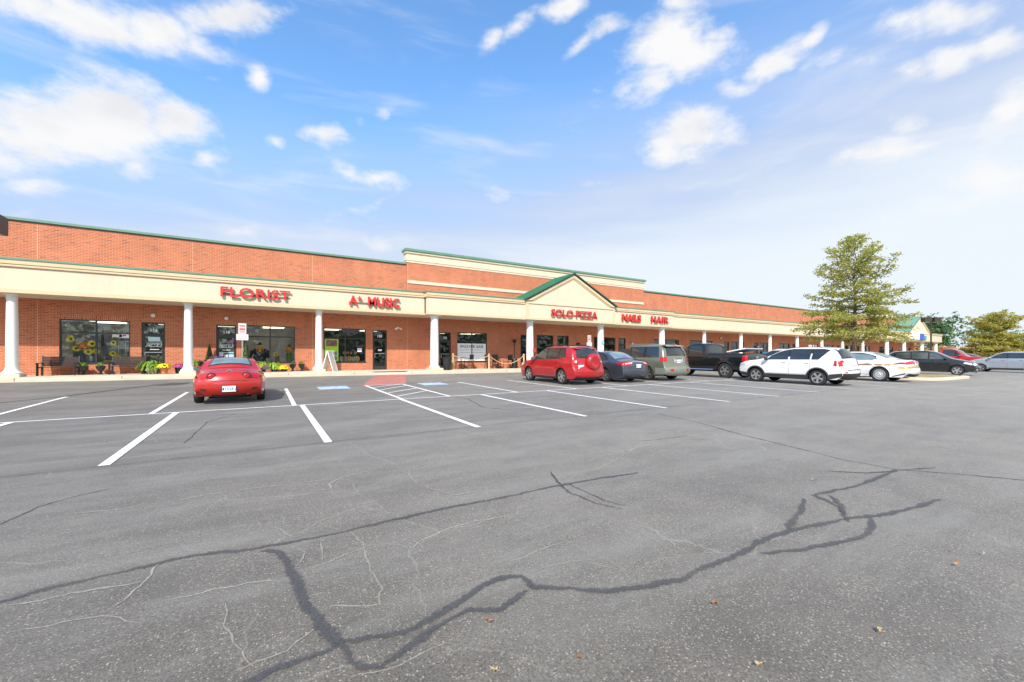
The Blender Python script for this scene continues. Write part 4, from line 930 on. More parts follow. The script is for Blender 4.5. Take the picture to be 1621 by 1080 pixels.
    m = MB(); m.lathe([(.13, 0), (.17, .2), (.11, .4), (.1, .5), (0, .52)], 14); leaves(m, (0, 0, .42), 60, .16, .05, (1, 1, .5)); m.build('ruff', L_FERN, t, recalc=False)
    f = MB()
    for s in (-1, 1): f.prism([(s * .08 - .03, .70), (s * .08 + .03, .70), (s * .08, .76)], -.235, -.2)
    for k in range(5): f.box(-.08 + k * .032, -.05 + k * .032, -.24, -.19, .60 - .012 * (2 - abs(k - 2)), .625 - .012 * (2 - abs(k - 2)))
    f.build('face', M_BROWN, t)
    sunflower(.50, .22, .13, 'lone sunflower on a white stand in the second florist window')
    t = inwin('wooden_box', 'brown wooden box beside the lone sunflower', 'box', .58, -.2, 26.3); m = MB(); m.box(-.11, .11, -.08, .08, 0, .32); m.box(-.12, .12, -.09, .09, .3, .33); m.build('box', mat('brown wood', (.25, .12, .05), .7), t)
    for x, lab in ((.08, 'white ghost ornament left of the mullion at the window bottom'), (.24, 'white ghost ornament just right of the first'), (-.36, 'white ghost ornament left of the scarecrow')):
        t = inwin('ghost_ornament', lab, 'ornament', x, -.14, 26.1); m = MB(); m.lathe([(.05, 0), (.045, .08), (.03, .13), (0, .15)], 12); m.build('ghost', M_WHITE, t, smooth=True)
    # music shop window: green poster, guitars, notice
    t = inwin('poster', 'tall lime green poster with two photographs in the music shop window', 'poster', 3.28, -.18, YW + .076); m = MB(); m.box(-.36, .36, -.004, .004, 0, 1.28); m.build('sheet', mat('lime poster', (.36, .62, .04), .6, var=.03), t)
    m = MB(); m.box(-.29, .29, -.008, -.004, .87, 1.23); m.build('photograph', mat('poster picture one', (.22, .10, .08), .6, var=.6, vscale=7), t)
    m = MB(); m.box(-.29, .29, -.008, -.004, .36, .57); m.box(-.29, .29, -.008, -.004, .10, .32); m.build('photograph', mat('poster picture two', (.20, .22, .22), .6, var=.6, vscale=9), t)
    t = inwin('notice', 'small white square notice at the right of the music shop window', 'notice', 4.80, .38, YW + .075); m = MB(); m.box(-.12, .12, -.004, .004, 0, .22); m.build('sheet', M_PAPER, t); m = MB(); m.box(-.08, .08, -.006, -.004, .08, .10); m.box(-.08, .08, -.006, -.004, .13, .15); m.build('writing', mat('grey ink', (.4, .4, .42)), t)
    def guitar(x, z, s, m1, lab, y=26.15):
        t = inwin('guitar', lab, 'guitar', x, z, y); b = MB(); P = []
        for i in range(24):
            a = 2 * math.pi * i / 24; w = .12 + .03 * math.cos(2 * a) - .025 * math.sin(a); P.append((w * math.cos(a) * s, (.18 + .19 * math.sin(a)) * s))
        b.prism(P, -.04, .03); b.build('body', m1, t); n_ = MB(); n_.box(-.018 * s, .018 * s, -.055, -.02, .3 * s, .75 * s); n_.box(-.03 * s, .03 * s, -.055, -.03, .75 * s, .87 * s); n_.build('neck', M_BROWN, t)
        h = MB(); h.lathe([(.035 * s, -.046), (.035 * s, -.0405)], 14, (0, 0, .22 * s), axis='y'); h.build('sound_hole', M_BROWN, t)
    Mh = mat('honey spruce', (.70, .42, .10), .4); Mp = mat('pale spruce', (.72, .58, .36), .4)
    for a in ((3.86, -.18, .85, Mp, 'pale guitar at the left end of the lower row in the music window'), (4.05, -.18, .9, Mp, 'pale guitar second from the left in the lower row'), (4.28, -.18, .95, Mh, 'honey coloured guitar in the middle of the lower row'),
              (4.50, -.18, .8, Mp, 'pale guitar right of the middle honey guitar'), (4.72, -.18, .95, Mh, 'honey coloured guitar at the right end of the lower row')): guitar(*a)
    for x, m1, lab in ((4.0, Mp, 'small guitar hung at the left of the upper row'), (4.2, Mh, 'small guitar hung second from the left in the upper row'), (4.40, Mh, 'small guitar hung third in the upper row'), (4.64, Mp, 'small guitar hung at the right of the upper row')): guitar(x, .24, .5, m1, lab, 26.35)
    # lease poster
    t = inwin('lease_poster', 'white poster reading SPACE FOR LEASE behind the dark window', 'poster', 12.04, -.16, YW + .076); m = MB(); m.box(-1.06, 1.06, -.004, .004, 0, 1.16); m.build('sheet', mat('poster white', (.9, .9, .92), .7, var=.02, emit=(.9, .93, 1), es=.0), t)
    K = mat('dark ink', (.06, .05, .07), .7)
    o = text_obj('lettering', 'SPACE FOR LEASE', .255, (0, -.006, .87), K, t, .003, .015, align='CENTER', sx=.86)
    m = MB(); m.box(-.85, .75, -.006, -.004, .72, .745); m.box(-.85, .85, -.006, -.004, .55, .575); m.build('small_print', mat('grey ink', (.45, .45, .47)), t)
    # door posters
    for x, z, w, h, c, lab in ((-4.53, .82, .44, .20, (.60, .78, .82), 'pale blue notice on door 116'), (-1.45, .80, .16, .14, (.55, .12, .42), 'pink notice on the upper glass of door 118'), (-1.9, .12, .17, .20, (.75, .8, .85), 'white notice low on the left of door 118'),
                              (-1.70, .02, .15, .17, (.8, .8, .8), 'rounded white notice at the bottom centre of door 118'), (-1.47, .05, .24, .28, (.45, .65, .75), 'pale blue notice low on the right of door 118'), (5.97, .45, .22, .1, (.78, .78, .8), 'small white notice in the middle of door 120')):
        t = inwin('notice', lab, 'notice', x, z, YW + .066); m = MB(); m.box(-w / 2, w / 2, -.003, .003, 0, h); m.build('sheet', mat('door notice %.2f' % x, c, .7), t)
    for x in (-4.55, -1.72):
        t = inwin('door_decal', 'white script decal on the glass of door 116' if x < -3 else 'white script decal above the paper notices on door 118', 'decal', x, .50, YW + .062)
        o = text_obj('script', "Jerry's", .24, (.02, 0, .1), M_GALV, t, .002, .0, .45, 'CENTER'); m = MB(); m.box(-.16, .3, -.001, .001, .045, .07); m.box(-.25, -.10, -.001, .001, .08, .10); m.box(-.14, .2, -.001, .001, -.09, -.065); m.build('underline', M_GALV, t)
window_misc()

# sign post at the kerb
def sign_post(x, y, lab, h=1.1, small=False):
    t = thing('sign_post', lab, 'sign', (x, y, zs(x))); m = MB(); m.box(-.025, .025, -.02, .02, 0, 2.35); m.build('post', mat('galvanised post', (.42, .42, .40), .45, .7), t)
    m = MB(); m.box(-.16, .16, -.032, -.022, 1.86, 2.36); m.build('upper_plate', M_SIGNP, t)
    r = MB(); r.box(-.12, .12, -.035, -.032, 2.20, 2.27); r.box(-.12, .12, -.035, -.032, 2.02, 2.13); r.box(-.1, .1, -.035, -.032, 1.93, 1.97); r.build('red_lettering', mat('pale red ink', (.60, .14, .14)), t)
    m = MB(); m.box(-.245, .245, -.032, -.022, 1.56, 1.85); m.build('lower_plate', M_SIGNP, t)
    r = MB(); r.box(-.19, .19, -.035, -.032, 1.73, 1.77); r.box(-.19, .19, -.035, -.032, 1.64, 1.68); r.build('small_lettering', mat('faint grey ink', (.55, .5, .52)), t); return t
sign_post(-.92, 23.75, 'white two plate parking sign on a steel post in front of the scarecrow window')
sign_post(20.35, 23.6, 'white two plate parking sign standing behind the roof of the red suv')

def a_frame():
    t = thing('a_frame_sign', 'white folding sidewalk sign seen from the side in front of the music window', 'sign', (2.98, 24.25, zs(3)), R(62))
    for s in (-1, 1):
        m = MB(); q = Matrix.Translation((0, s * .30, 0)) @ Matrix.Rotation(R(s * 15.5), 4, 'X')
        m.box(-.30, .30, -.014, .014, 0, 1.08, 0, q); m.box(-.33, -.30, -.022, .022, 0, 1.10, 0, q); m.box(.30, .33, -.022, .022, 0, 1.10, 0, q); m.build('panel', mat('white sign plastic', (.8, .78, .74), .4), t)
    m = MB(); m.tube([(-.3, 0, 1.06), (.3, 0, 1.06)], .03, 8); m.build('hinge', M_WHITE, t)
a_frame()
def trash():
    t = thing('trash_can', 'black plastic trash can at the right foot of the fourth column', 'trash can', (9.42, 23.75, zs(9)))
    m = MB(); m.lathe([(.21, 0), (.22, .02), (.27, .66), (.30, .67), (.30, .72), (.285, .73), (.26, .70), (.22, .06), (0, .05)], 24)
    m.build('bin', mat('black plastic', (.018, .02, .018), .6, bump=.1), t, smooth=True)
    for s in (-1, 1): h = MB(); h.tube([(s * .28, -.06, .6), (s * .325, -.06, .6), (s * .325, .06, .6), (s * .28, .06, .6)], .012); h.build('handle', M_BLACK, t)
    g = MB(); leaves(g, (0, 0, .72), 60, .22, .07, (1, 1, .35), .5, 0); g.build('liner', M_BLACK, t, recalc=False)
trash()
M_POST = mat('pale wooden post', (.62, .46, .26), .7, var=.12, vscale=8)
def barrier():
    xs = [(8.95, 24.15), (9.95, 24.1), (12.35, 23.95), (15.0, 24.0)]
    g = 'rope barrier posts round the cafe seating'
    labs = ['pale wooden rope post behind the trash can, next to the column', 'pale wooden rope post just right of the trash can', 'pale wooden rope post in front of the lease poster', 'pale wooden rope post at the pizza door end of the barrier']
    pr = None
    for (x, y), lab in zip(xs, labs):
        if pr is None:
            pr = o = thing('rope_post', lab, 'post', (x, y, zs(x)), 0, g); m = MB(); m.lathe([(.13, 0), (.13, .03), (.055, .05), (.055, .93), (.06, .94), (.045, .98), (0, .99)], 14); m.build('post', M_POST, o, smooth=True)
        else: o = copy_tree(pr); o.location = (x, y, zs(x)); o['label'] = lab
    m = MB()
    for k, (a, b, sag) in enumerate(((xs[1], xs[2], .30), (xs[2], xs[3], .55))):
        pts = []
        for i in range(21): t = i / 20; pts.append((a[0] + (b[0] - a[0]) * t, a[1] + (b[1] - a[1]) * t, zs(a[0]) + .88 - sag * 4 * t * (1 - t)))
        o = MB(); o.tube(pts, .022, 8); q = o.build('barrier_rope', mat('jute rope', (.58, .42, .22), .9, var=.2, vscale=40), smooth=True)
        tag(q, ['jute rope hanging between the trash can and the middle post', 'deeply sagging jute rope right of the middle post'][k], 'rope', 'ropes of the cafe barrier')
barrier()
def chair(x, y, rz, lab, g='black metal chairs of the cafe'):
    t = thing('cafe_chair', lab, 'chair', (x, y, zs(x)), rz, g); m = MB(); m.box(-.21, .21, -.21, .21, .43, .46); m.build('seat', M_BLACK, t)
    m = MB(); m.box(-.20, .20, .19, .21, .55, .90); m.tube([(-.2, .2, .44), (-.2, .22, .92), (.2, .22, .92), (.2, .2, .44)], .024); m.build('backrest', M_BLACK, t)
    for sx in (-1, 1):
        for sy in (-1, 1): l = MB(); l.tube([(sx * .19, sy * .19, .44), (sx * .23, sy * .24, 0)], .02); l.build('leg', M_BLACK, t)
    for sx in (-1, 1): l = MB(); l.tube([(sx * .21, .2, .66), (sx * .22, -.18, .64), (sx * .21, -.2, .45)], .012); l.build('arm', M_BLACK, t)
    return t
def cafe():
    labs = ['black metal chair left of the first cafe table, nearest the trash can', 'black metal chair right of the first cafe table', 'black metal chair at the left of the table under the lease poster', 'black metal chair behind the table under the lease poster', 'black metal chair right of the table, in front of the poster corner']
    for (x, y, r), lab in zip(((10.35, 25.1, R(80)), (11.5, 25.15, R(-80)), (12.95, 25.1, R(85)), (13.7, 25.45, R(0)), (14.35, 25.0, R(-75))), labs): chair(x, y, r, lab)
    for x, y, lab in ((10.92, 25.1, 'small round black cafe table left of the lease poster'), (13.62, 24.95, 'small round black cafe table in front of the lease poster')):
        t = thing('cafe_table', lab, 'table', (x, y, zs(x)), 0, 'round cafe tables'); m = MB(); m.lathe([(.33, .71), (.34, .72), (.34, .735), (.33, .74)], 24); m.build('table_top', M_BLACK, t)
        m = MB(); m.lathe([(.2, 0), (.2, .02), (.03, .05), (.025, .71)], 16); m.build('pedestal', M_BLACK, t)
    t = thing('patio_heater', 'tall black patio heater with a round reflector against the brick wall', 'heater', (15.05, 25.3, zs(15)))
    m = MB(); m.lathe([(.21, 0), (.21, .62), (.19, .66), (.05, .68)], 20); m.build('tank_housing', M_BLACK, t, smooth=True); m = MB(); m.lathe([(.028, .66), (.028, 1.75)], 10); m.build('pole', M_BLACK, t)
    m = MB(); m.lathe([(.07, 1.75), (.12, 1.80), (.13, 1.93), (.10, 1.97)], 16); m.build('burner', M_BLACK, t, smooth=True); m = MB(); m.lathe([(.31, 1.965), (.28, 2.0), (.15, 2.06), (0, 2.08)], 24); m.build('reflector', mat('brushed steel', (.45, .42, .4), .35, .9), t, smooth=True)
    MW = mat('weathered crate wood', (.14, .10, .075), .85, var=.3, vscale=8)
    for k, (x, y, w, h, lab) in enumerate(((16.45, 25.15, .55, .48, 'low dark wooden crate seat left of the wooden cafe table'), (17.0, 25.3, .8, .74, 'dark wooden pallet table with items on top near the pizza window'), (17.75, 25.1, .55, .48, 'low dark wooden crate seat right of the pallet table'))):
        t = thing('wooden_crate' if h < .6 else 'pallet_table', lab, 'crate' if h < .6 else 'table', (x, y, zs(x)), R(4 * k)); m = MB()
        for i in range(5): m.box(-w / 2, w / 2, -w / 2 + i * w / 5, -w / 2 + i * w / 5 + w / 5.6, h - .03, h)
        m.build('top', MW, t)
        for sx in (-1, 1):
            s = MB()
            for i in range(3): s.box(sx * w / 2 - .02, sx * w / 2 + .02, -w / 2, w / 2, .04 + i * (h - .1) / 3, .04 + (i + .8) * (h - .1) / 3)
            s.build('side', MW, t)
        s = MB()
        for i in range(3): s.box(-w / 2 + .02, w / 2 - .02, -w / 2 - .01, -w / 2 + .01, .04 + i * (h - .1) / 3, .04 + (i + .8) * (h - .1) / 3)
        s.build('front', MW, t)
        if h > .6:
            q = thing('bottle', 'dark bottle standing on the pallet table', 'bottle', (x - .05, y, zs(x) + h)); b = MB(); b.lathe([(.04, 0), (.04, .16), (.015, .22), (.015, .28), (0, .28)], 12); b.build('glass', mat('bottle glass', (.02, .03, .02), .15), q, smooth=True)
    potted('potted_plant', 'orange leaved autumn plant behind the bonnet of the red suv', 16.62, 24.6, 'orange', 'terra', 1.1, .2, .4)
    potted('potted_plant', 'small green plant in a dark pot right of the fourth column, behind the trash can', 9.2, 24.7, 'small', 'black', 1.2, .18, .36)
    # column notices
    for x, z, w, h, c, lab in ((15.37 + .17, .42, .20, .26, (.62, .04, .05), 'red letter A notice on the fifth column'), (21.6, .36, .42, .14, (.66, .05, .05), 'red banner notice low on the sixth column'), (21.6, 1.05, .3, .26, (.25, .55, .75), 'light blue round notice high on the sixth column')):
        t = thing('column_notice', lab, 'notice', (x, YP + .42 - .272, Z(z))); m = MB()
        if 'round' in lab: m.lathe([(w / 2, -.008), (w / 2, 0)], 18, (0, 0, h / 2), axis='y')
        else: m.box(-w / 2, w / 2, -.006, 0, 0, h)
        m.build('sheet', mat('column notice %.1f' % z, c, .6), t)
    t = thing('wall_lantern', 'dark lantern on the brick wall right of the pizza windows', 'lantern', (21.0, YW, Z(1.0))); m = MB(); m.box(-.04, .04, -.03, 0, -.1, .16); m.bar((0, -.02, .14), (0, -.22, .18), .03, .03); m.build('bracket', M_BLACK, t)
    m = MB(); m.lathe([(.05, -.08), (.09, .06), (.16, .12), (.14, .16), (0, .24)], 12, (0, -.22, 0)); m.build('shade', M_BLACK, t)
    for x, c, z0, h, w, lab in ((42.0, (.75, .25, .03), -.1, .55, 1.2, 'orange banner behind the bed of the black pickup'), (47.1, (.02, .33, .65), -.4, 1.15, .9, 'bright blue panel beyond the bed of the black pickup'), (51.0, (.35, .62, .05), -.05, .35, 1.5, 'lime green strip sign in a window above the white suv'), (37.0, (.05, .42, .45), -.05, .35, 1.6, 'teal strip sign in the window behind the olive suv'), (66.4, (.02, .38, .30), -.1, .6, .9, 'dark teal panel in a window above the police sedan')):
        t = thing('shop_banner', lab, 'banner', (x, YW - .03, Z(z0))); m = MB(); m.box(-w / 2, w / 2, -.02, .02, 0, h); m.build('panel', mat('banner %.0f' % x, c, .6), t)
    for x, z, lab in ((26.9, 1.25, 'white wall light right of the nail salon door'), (39.2, 2.0, 'white dome light high on the bricks above the black pickup'), (45.75, 1.25, 'white wall light beside the door above the pickup tailgate')):
        t = thing('wall_light', lab, 'wall light', (x, YW, Z(z))); m = MB(); m.box(-.06, .06, -.03, 0, -.05, .12); m.build('plate', M_BRONZE, t); m = MB(); m.lathe([(.02, -.05), (.1, 0), (.1, .05), (.03, .1)], 12, (0, -.13, 0)); m.build('globe', M_WHITE, t, smooth=True)
cafe()

# ------------------------------------------------------------------ vehicles
def paint(name, col, metal=0.0, rough=.3, coat=1.0):
    return mat(name, col, rough, metal, var=.03, vscale=2, coat=coat)
P_TYRE = mat('tyre rubber', (.022, .022, .023), .8, var=.15, bump=.2, bscale=30); P_RIM = mat('alloy rim', (.62, .62, .63), .28, .85, var=.04); P_RIMD = mat('dark rim pocket', (.02, .02, .02), .6)
P_CAP = mat('steel wheel cover', (.70, .71, .73), .3, .5, var=.03); P_CHROME = mat('chrome', (.75, .75, .77), .12, 1.0, var=0); P_PLASTIC = mat('black cladding', (.03, .03, .032), .6, var=.1)
P_GLASS = mat('car glass', (.020, .026, .030), .04, 0, var=.25, vscale=1.5, spec=.8, coat=.5); P_GLASSB = mat('light car glass', (.16, .22, .24), .04, 0, var=.35, vscale=1.2, spec=.9, coat=.6)
P_GLASSM = mat('mid car glass', (.055, .07, .08), .04, 0, var=.5, vscale=1.5, spec=.9, coat=.6); P_LRED = mat('red lamp lens', (.45, .008, .012), .15, var=.1, coat=.6); P_LCLR = mat('clear lamp lens', (.75, .75, .76), .12, .2, var=.1, coat=.6); P_UNDER = mat('underbody', (.01, .01, .01), .9, var=0)
P_BLACKW = mat('wiper rubber', (.01, .01, .01), .6, var=0); P_SEAM = mat('panel gap', (.012, .012, .012), .8, var=0); P_PLATE = mat('licence plate', (.80, .81, .84), .5, var=.02); P_INK = mat('plate ink', (.04, .05, .12), .6, var=0)

def chaikin(P, n=2):
    for _ in range(n):
        Q = [P[0]]
        for a, b in zip(P, P[1:]):
            Q += [(a[0] * .75 + b[0] * .25, a[1] * .75 + b[1] * .25), (a[0] * .25 + b[0] * .75, a[1] * .25 + b[1] * .75)]
        P = Q + [P[-1]]
    return P
class Body:
    def __init__(s, W, prof, zb, zbot, tum=.2, ax=(1.35, -1.35), cr_top=.03, cr_end=.12, taper=.07, r=.06, flare=.015, tire=.34, smooth=2):
        s.W, s.zb, s.zbot, s.tum, s.ax, s.r, s.flare, s.tire, s.taper = W, zb, zbot, tum, ax, r, flare, tire, taper
        P = chaikin(prof, smooth)
        # resample
        L = [0]
        for a, b in zip(P, P[1:]): L.append(L[-1] + math.dist(a, b))
        n = int(L[-1] / .09); s.P = []
        for i in range(n + 1):
            d = L[-1] * i / n; k = 0
            while k < len(L) - 2 and L[k + 1] < d: k += 1
            t = (d - L[k]) / max(1e-9, L[k + 1] - L[k]); s.P.append((P[k][0] * (1 - t) + P[k + 1][0] * t, P[k][1] * (1 - t) + P[k + 1][1] * t))
        s.N = []
        for i in range(len(s.P)):
            a = s.P[max(0, i - 1)]; b = s.P[min(len(s.P) - 1, i + 1)]; d = math.hypot(b[0] - a[0], b[1] - a[1]) or 1
            s.N.append(((a[1] - b[1]) / d * 1, (b[0] - a[0]) / d * 1))
        s.N = [(-nx, -nz) for nx, nz in s.N]      # profile runs front to rear, outward is up
        s.ct, s.ce = cr_top, cr_end
        s.xf = max(p[0] for p in s.P); s.xr = min(p[0] for p in s.P); s.top_z = max(p[1] for p in s.P)
    def hw(s, x, z):
        w = s.W / 2
        e = max(0, (x - s.ax[0]) / (s.xf - s.ax[0])); w -= s.taper * s.W * .5 * 1.6 * e ** 2.2
        e = max(0, (s.ax[1] - x) / (s.ax[1] - s.xr)); w -= s.taper * s.W * .5 * 1.1 * e ** 2.2
        if z > s.zb - .08: w -= .018 * min(1, (z - s.zb + .08) / .08)
        if z > s.zb: w -= s.tum * (z - s.zb) + .10 * (z - s.zb) ** 2
        zm = s.zb * .62
        if z < zm: w -= .05 * ((zm - z) / (zm - s.zbot)) ** 1.6
        crease = s.zb * .80
        w += .010 * math.exp(-((z - crease) / .03) ** 2)
        for a in s.ax:
            d = math.hypot(x - a, (z - s.tire) * 1.0); w += s.flare * math.exp(-((d - s.tire * 1.1) / .12) ** 2)
        return w
    def T(s, i, v, off=0):                 # surface point on the upper skin: profile index (float), v in -1..1
        k = int(max(0, min(len(s.P) - 2, math.floor(i)))); t = i - k
        px = s.P[k][0] * (1 - t) + s.P[k + 1][0] * t; pz = s.P[k][1] * (1 - t) + s.P[k + 1][1] * t
        nx = s.N[k][0] * (1 - t) + s.N[k + 1][0] * t; nz = s.N[k][1] * (1 - t) + s.N[k + 1][1] * t
        if abs(v) > 1:
            a = min(1, (abs(v) - 1) / .3) * math.pi / 2; h = s.hw(px, pz); q = s.r * (1 - math.cos(a)) - off * math.cos(a)
            return Vector((px - nx * q, math.copysign(h - s.r + s.r * math.sin(a) + off * math.sin(a), v), pz - nz * q))
        e = s.hw(px, pz) - s.r; c = (s.ct * abs(nz) + s.ce * abs(nx)) * (1 - abs(v) ** 2.4) + off
        return Vector((px + nx * c, v * e, pz + nz * c))
    def find(s, x=None, z=None, side='top'):
        best = None
        rng = range(len(s.P) - 1)
        for i in rng:
            a, b = s.P[i], s.P[i + 1]
            if x is not None:
                if (a[0] - x) * (b[0] - x) <= 0 and a[0] != b[0]:
                    t = (x - a[0]) / (b[0] - a[0]); zz = a[1] * (1 - t) + b[1] * t
                    if best is None or zz > best[1]: best = (i + t, zz)
            else:
                if (a[1] - z) * (b[1] - z) <= 0 and a[1] != b[1]:
                    t = (z - a[1]) / (b[1] - a[1]); xx = a[0] * (1 - t) + b[0] * t
                    if best is None or (xx < best[1] if side == 'rear' else xx > best[1]): best = (i + t, xx)
        return best[0] if best else 0
    def mesh(s):
        mb = MB(); M = 9; n = len(s.P); rows = []
        q0, q1 = s.P[0][0] - .06, s.P[-1][0] + .06
        for i, (x, z) in enumerate(s.P):
            f = (s.P[0][0] - x) / (s.P[0][0] - s.P[-1][0]); f = .55 * f + .45 * i / (n - 1); f = max(0, min(1, f))
            Q = (q0 + (q1 - q0) * f, s.zbot); d = Vector((Q[0] - x, Q[1] - z)); L = d.length; 
            half = []
            for v in (0, .35, .65, .88, 1.0): half.append(s.T(i, v))
            h0 = s.hw(x, z); r = min(s.r, L * .3)
            dn = d / L if L > 1e-6 else Vector((0, -1))
            for a in (.35, .7): half.append(Vector((x + dn.x * r * (1 - math.cos(a * math.pi / 2)), h0 - s.r * (1 - math.sin(a * math.pi / 2)), z + dn.y * r * (1 - math.cos(a * math.pi / 2)))))
            for k in range(0, M + 1):
                t = k / M; dd = r + (L - r) * t; px = x + dn.x * dd; pz = z + dn.y * dd; half.append(Vector((px, s.hw(px, pz), pz)))
            rows.append([Vector((p.x, -p.y, p.z)) for p in half[:0:-1]] + half)
        mb.grid(rows)
        for i in range(n - 1): mb.face([rows[i][0], rows[i + 1][0], rows[i + 1][-1], rows[i][-1]])
        mb.face(rows[0]); mb.face(rows[-1][::-1])
        return mb
    def side(s, mb, poly, off=.006, sd=(1, -1), nx=14, nz=5, clip=None, mi=0, thick=0):
        xs = [p[0] for p in poly]; a, b = min(xs), max(xs); cols = sorted(set([a + (b - a) * i / nx for i in range(nx + 1)] + [x for x in xs]))
        def span(x):
            zz = []
            for (x0, z0), (x1, z1) in zip(poly, poly[1:] + poly[:1]):
                if abs(x1 - x0) < 1e-9:
                    if abs(x - x0) < 1e-6: zz += [z0, z1]
                elif min(x0, x1) - 1e-9 <= x <= max(x0, x1) + 1e-9: zz.append(z0 + (z1 - z0) * (x - x0) / (x1 - x0))
            lo, hi = min(zz), max(zz)
            if clip is not None:
                i = s.find(x=x); zt = s.T(i, 1.0).z - clip; hi = min(hi, zt); lo = min(lo, hi)
            return lo, hi
        for d in sd:
            rows = []
            for x in cols:
                lo, hi = span(x); rows.append([Vector((x, d * (s.hw(x, lo + (hi - lo) * k / nz) + off), lo + (hi - lo) * k / nz)) for k in range(nz + 1)])
            mb.grid(rows, mi)
        return mb
    def skin(s, mb, i0, i1, v0, v1, off=.006, ni=8, nv=10, vt=None, mi=0):
        """patch of the upper skin between profile indices; vt narrows the far end"""
        rows = []
        for a in range(ni + 1):
            t = a / ni; i = i0 + (i1 - i0) * t; u0, u1 = (v0, v1) if vt is None else (v0 + (vt[0] - v0) * t, v1 + (vt[1] - v1) * t)
            rows.append([s.T(i, u0 + (u1 - u0) * k / nv, off) for k in range(nv + 1)])
        mb.grid(rows, mi); return mb
_cutmat = P_UNDER
def finish_body(t, B, mpaint, wheelr, wy, name='body'):
    o = B.mesh().build(name, [mpaint], t, recalc=True)
    c = MB()
    for a in B.ax:
        for sd in (-1, 1):
            y0, y1 = (B.W / 2 - .36, B.W / 2 + .2); ys = sorted((sd * y0, sd * y1))
            c.lathe([(wheelr * 1.13, ys[0]), (wheelr * 1.13, ys[1])], 36, (a, 0, wheelr), axis='y')
    co = c.build('cutter', [P_UNDER])
    mod = o.modifiers.new('b', 'BOOLEAN'); mod.operation = 'DIFFERENCE'; mod.object = co; mod.solver = 'EXACT'; mod.material_mode = 'TRANSFER'
    dg = bpy.context.evaluated_depsgraph_get(); me = bpy.data.meshes.new_from_object(o.evaluated_get(dg)); old = o.data
    o.modifiers.clear(); o.data = me; me.name = name; bpy.data.meshes.remove(old); bpy.data.objects.remove(co)
    me.shade_smooth(); me.set_sharp_from_angle(angle=R(32))
    return o
def wheel(t, x, y, r, w, style='six', sd=1, rimr=None):
    m = MB(); rr = rimr or r * .66
    m.lathe([(rr, -w / 2 + .01), (r * .90, -w / 2), (r * .97, -w / 2 + .02), (r, -w / 2 + .05), (r, w / 2 - .05), (r * .97, w / 2 - .02), (r * .90, w / 2), (rr, w / 2 - .01), (rr * .96, w / 2 - .05), (rr * .96, -w / 2 + .05), (rr, -w / 2 + .01)], 40, axis='y', caps=False)
    o = m.build('wheel', P_TYRE, t, smooth=True, sharp=50); o.location = (x, y, r)
    b = MB(); ye = sd * (w / 2 - .015)
    back = MB(); back.lathe([(0, sd * .0), (rr * .95, sd * .0), (rr * .97, sd * (w / 2 - .03))], 32, axis='y'); k = back.build('brake_disc', P_RIMD, o, smooth=True)
    def lat(p): b.lathe(p, 36, axis='y', caps=False)
    lat([(rr * .90, ye - sd * .035), (rr * .93, ye), (rr * 1.01, ye + sd * .004), (rr * 1.0, ye - sd * .03)])
    lat([(0, ye - sd * .012), (rr * .16, ye - sd * .014), (rr * .20, ye - sd * .05)])
    n = {'six': 6, 'five': 5, 'ten': 10, 'twin': 5, 'steel': 0}[style]
    if style == 'steel':
        lat([(0, ye + sd * .012), (rr * .22, ye + sd * .008), (rr * .28, ye - sd * .004), (rr * .66, ye - sd * .002), (rr * .95, ye - sd * .004)])
        for i in range(20):
            a = 2 * math.pi * i / 20; q = Matrix.Rotation(a, 4, 'Y'); b.box(rr * .68, rr * .90, ye + sd * .002 - .006, ye + sd * .002 + .006, -rr * .05, rr * .05, 1, q)
    for i in range(n):
        for dd in ((-.13, .13) if style == 'twin' else (0,)):
            a = 2 * math.pi * i / n + .3 + dd; q = Matrix.Rotation(a, 4, 'Y'); w0, w1 = {'six': (.13, .11), 'five': (.15, .19), 'ten': (.06, .05), 'twin': (.07, .075)}[style]
            y0, y1 = sorted((ye - sd * .04, ye - sd * .008))
            P = [(rr * .12, -rr * w0), (rr * .93, -rr * w1), (rr * .93, rr * w1), (rr * .12, rr * w0)]
            A = [q @ Vector((p[0], y0, p[1])) for p in P]; C = [q @ Vector((p[0], y1, p[1])) for p in P]
            b.face(C); b.face(A[::-1])
            for j in range(4): b.face([A[j], A[(j + 1) % 4], C[(j + 1) % 4], C[j]])
    b.build('rim', [P_CAP, P_RIMD] if style == 'steel' else P_RIM, o, smooth=True, sharp=30)
    return o
def arch_trim(t, B, r, m=P_PLASTIC, w=.055, a0=-12, a1=192):
    for sd in (-1, 1):
        for ax in B.ax:
            mb = MB(); rows = []
            for k in range(25):
                a = R(a0 + (a1 - a0) * k / 24); row = []
                for rr, off in ((r * 1.125, -.02), (r * 1.125, .018), (r * 1.13 + w, .014), (r * 1.13 + w, -.01)):
                    x = ax + rr * math.cos(a); z = r + rr * math.sin(a); z = max(z, B.zbot); row.append((x, sd * (B.hw(x, z) + off), z))
                rows.append(row)
            mb.grid(rows); mb.build('wheel_arch_trim', m, t, smooth=True)
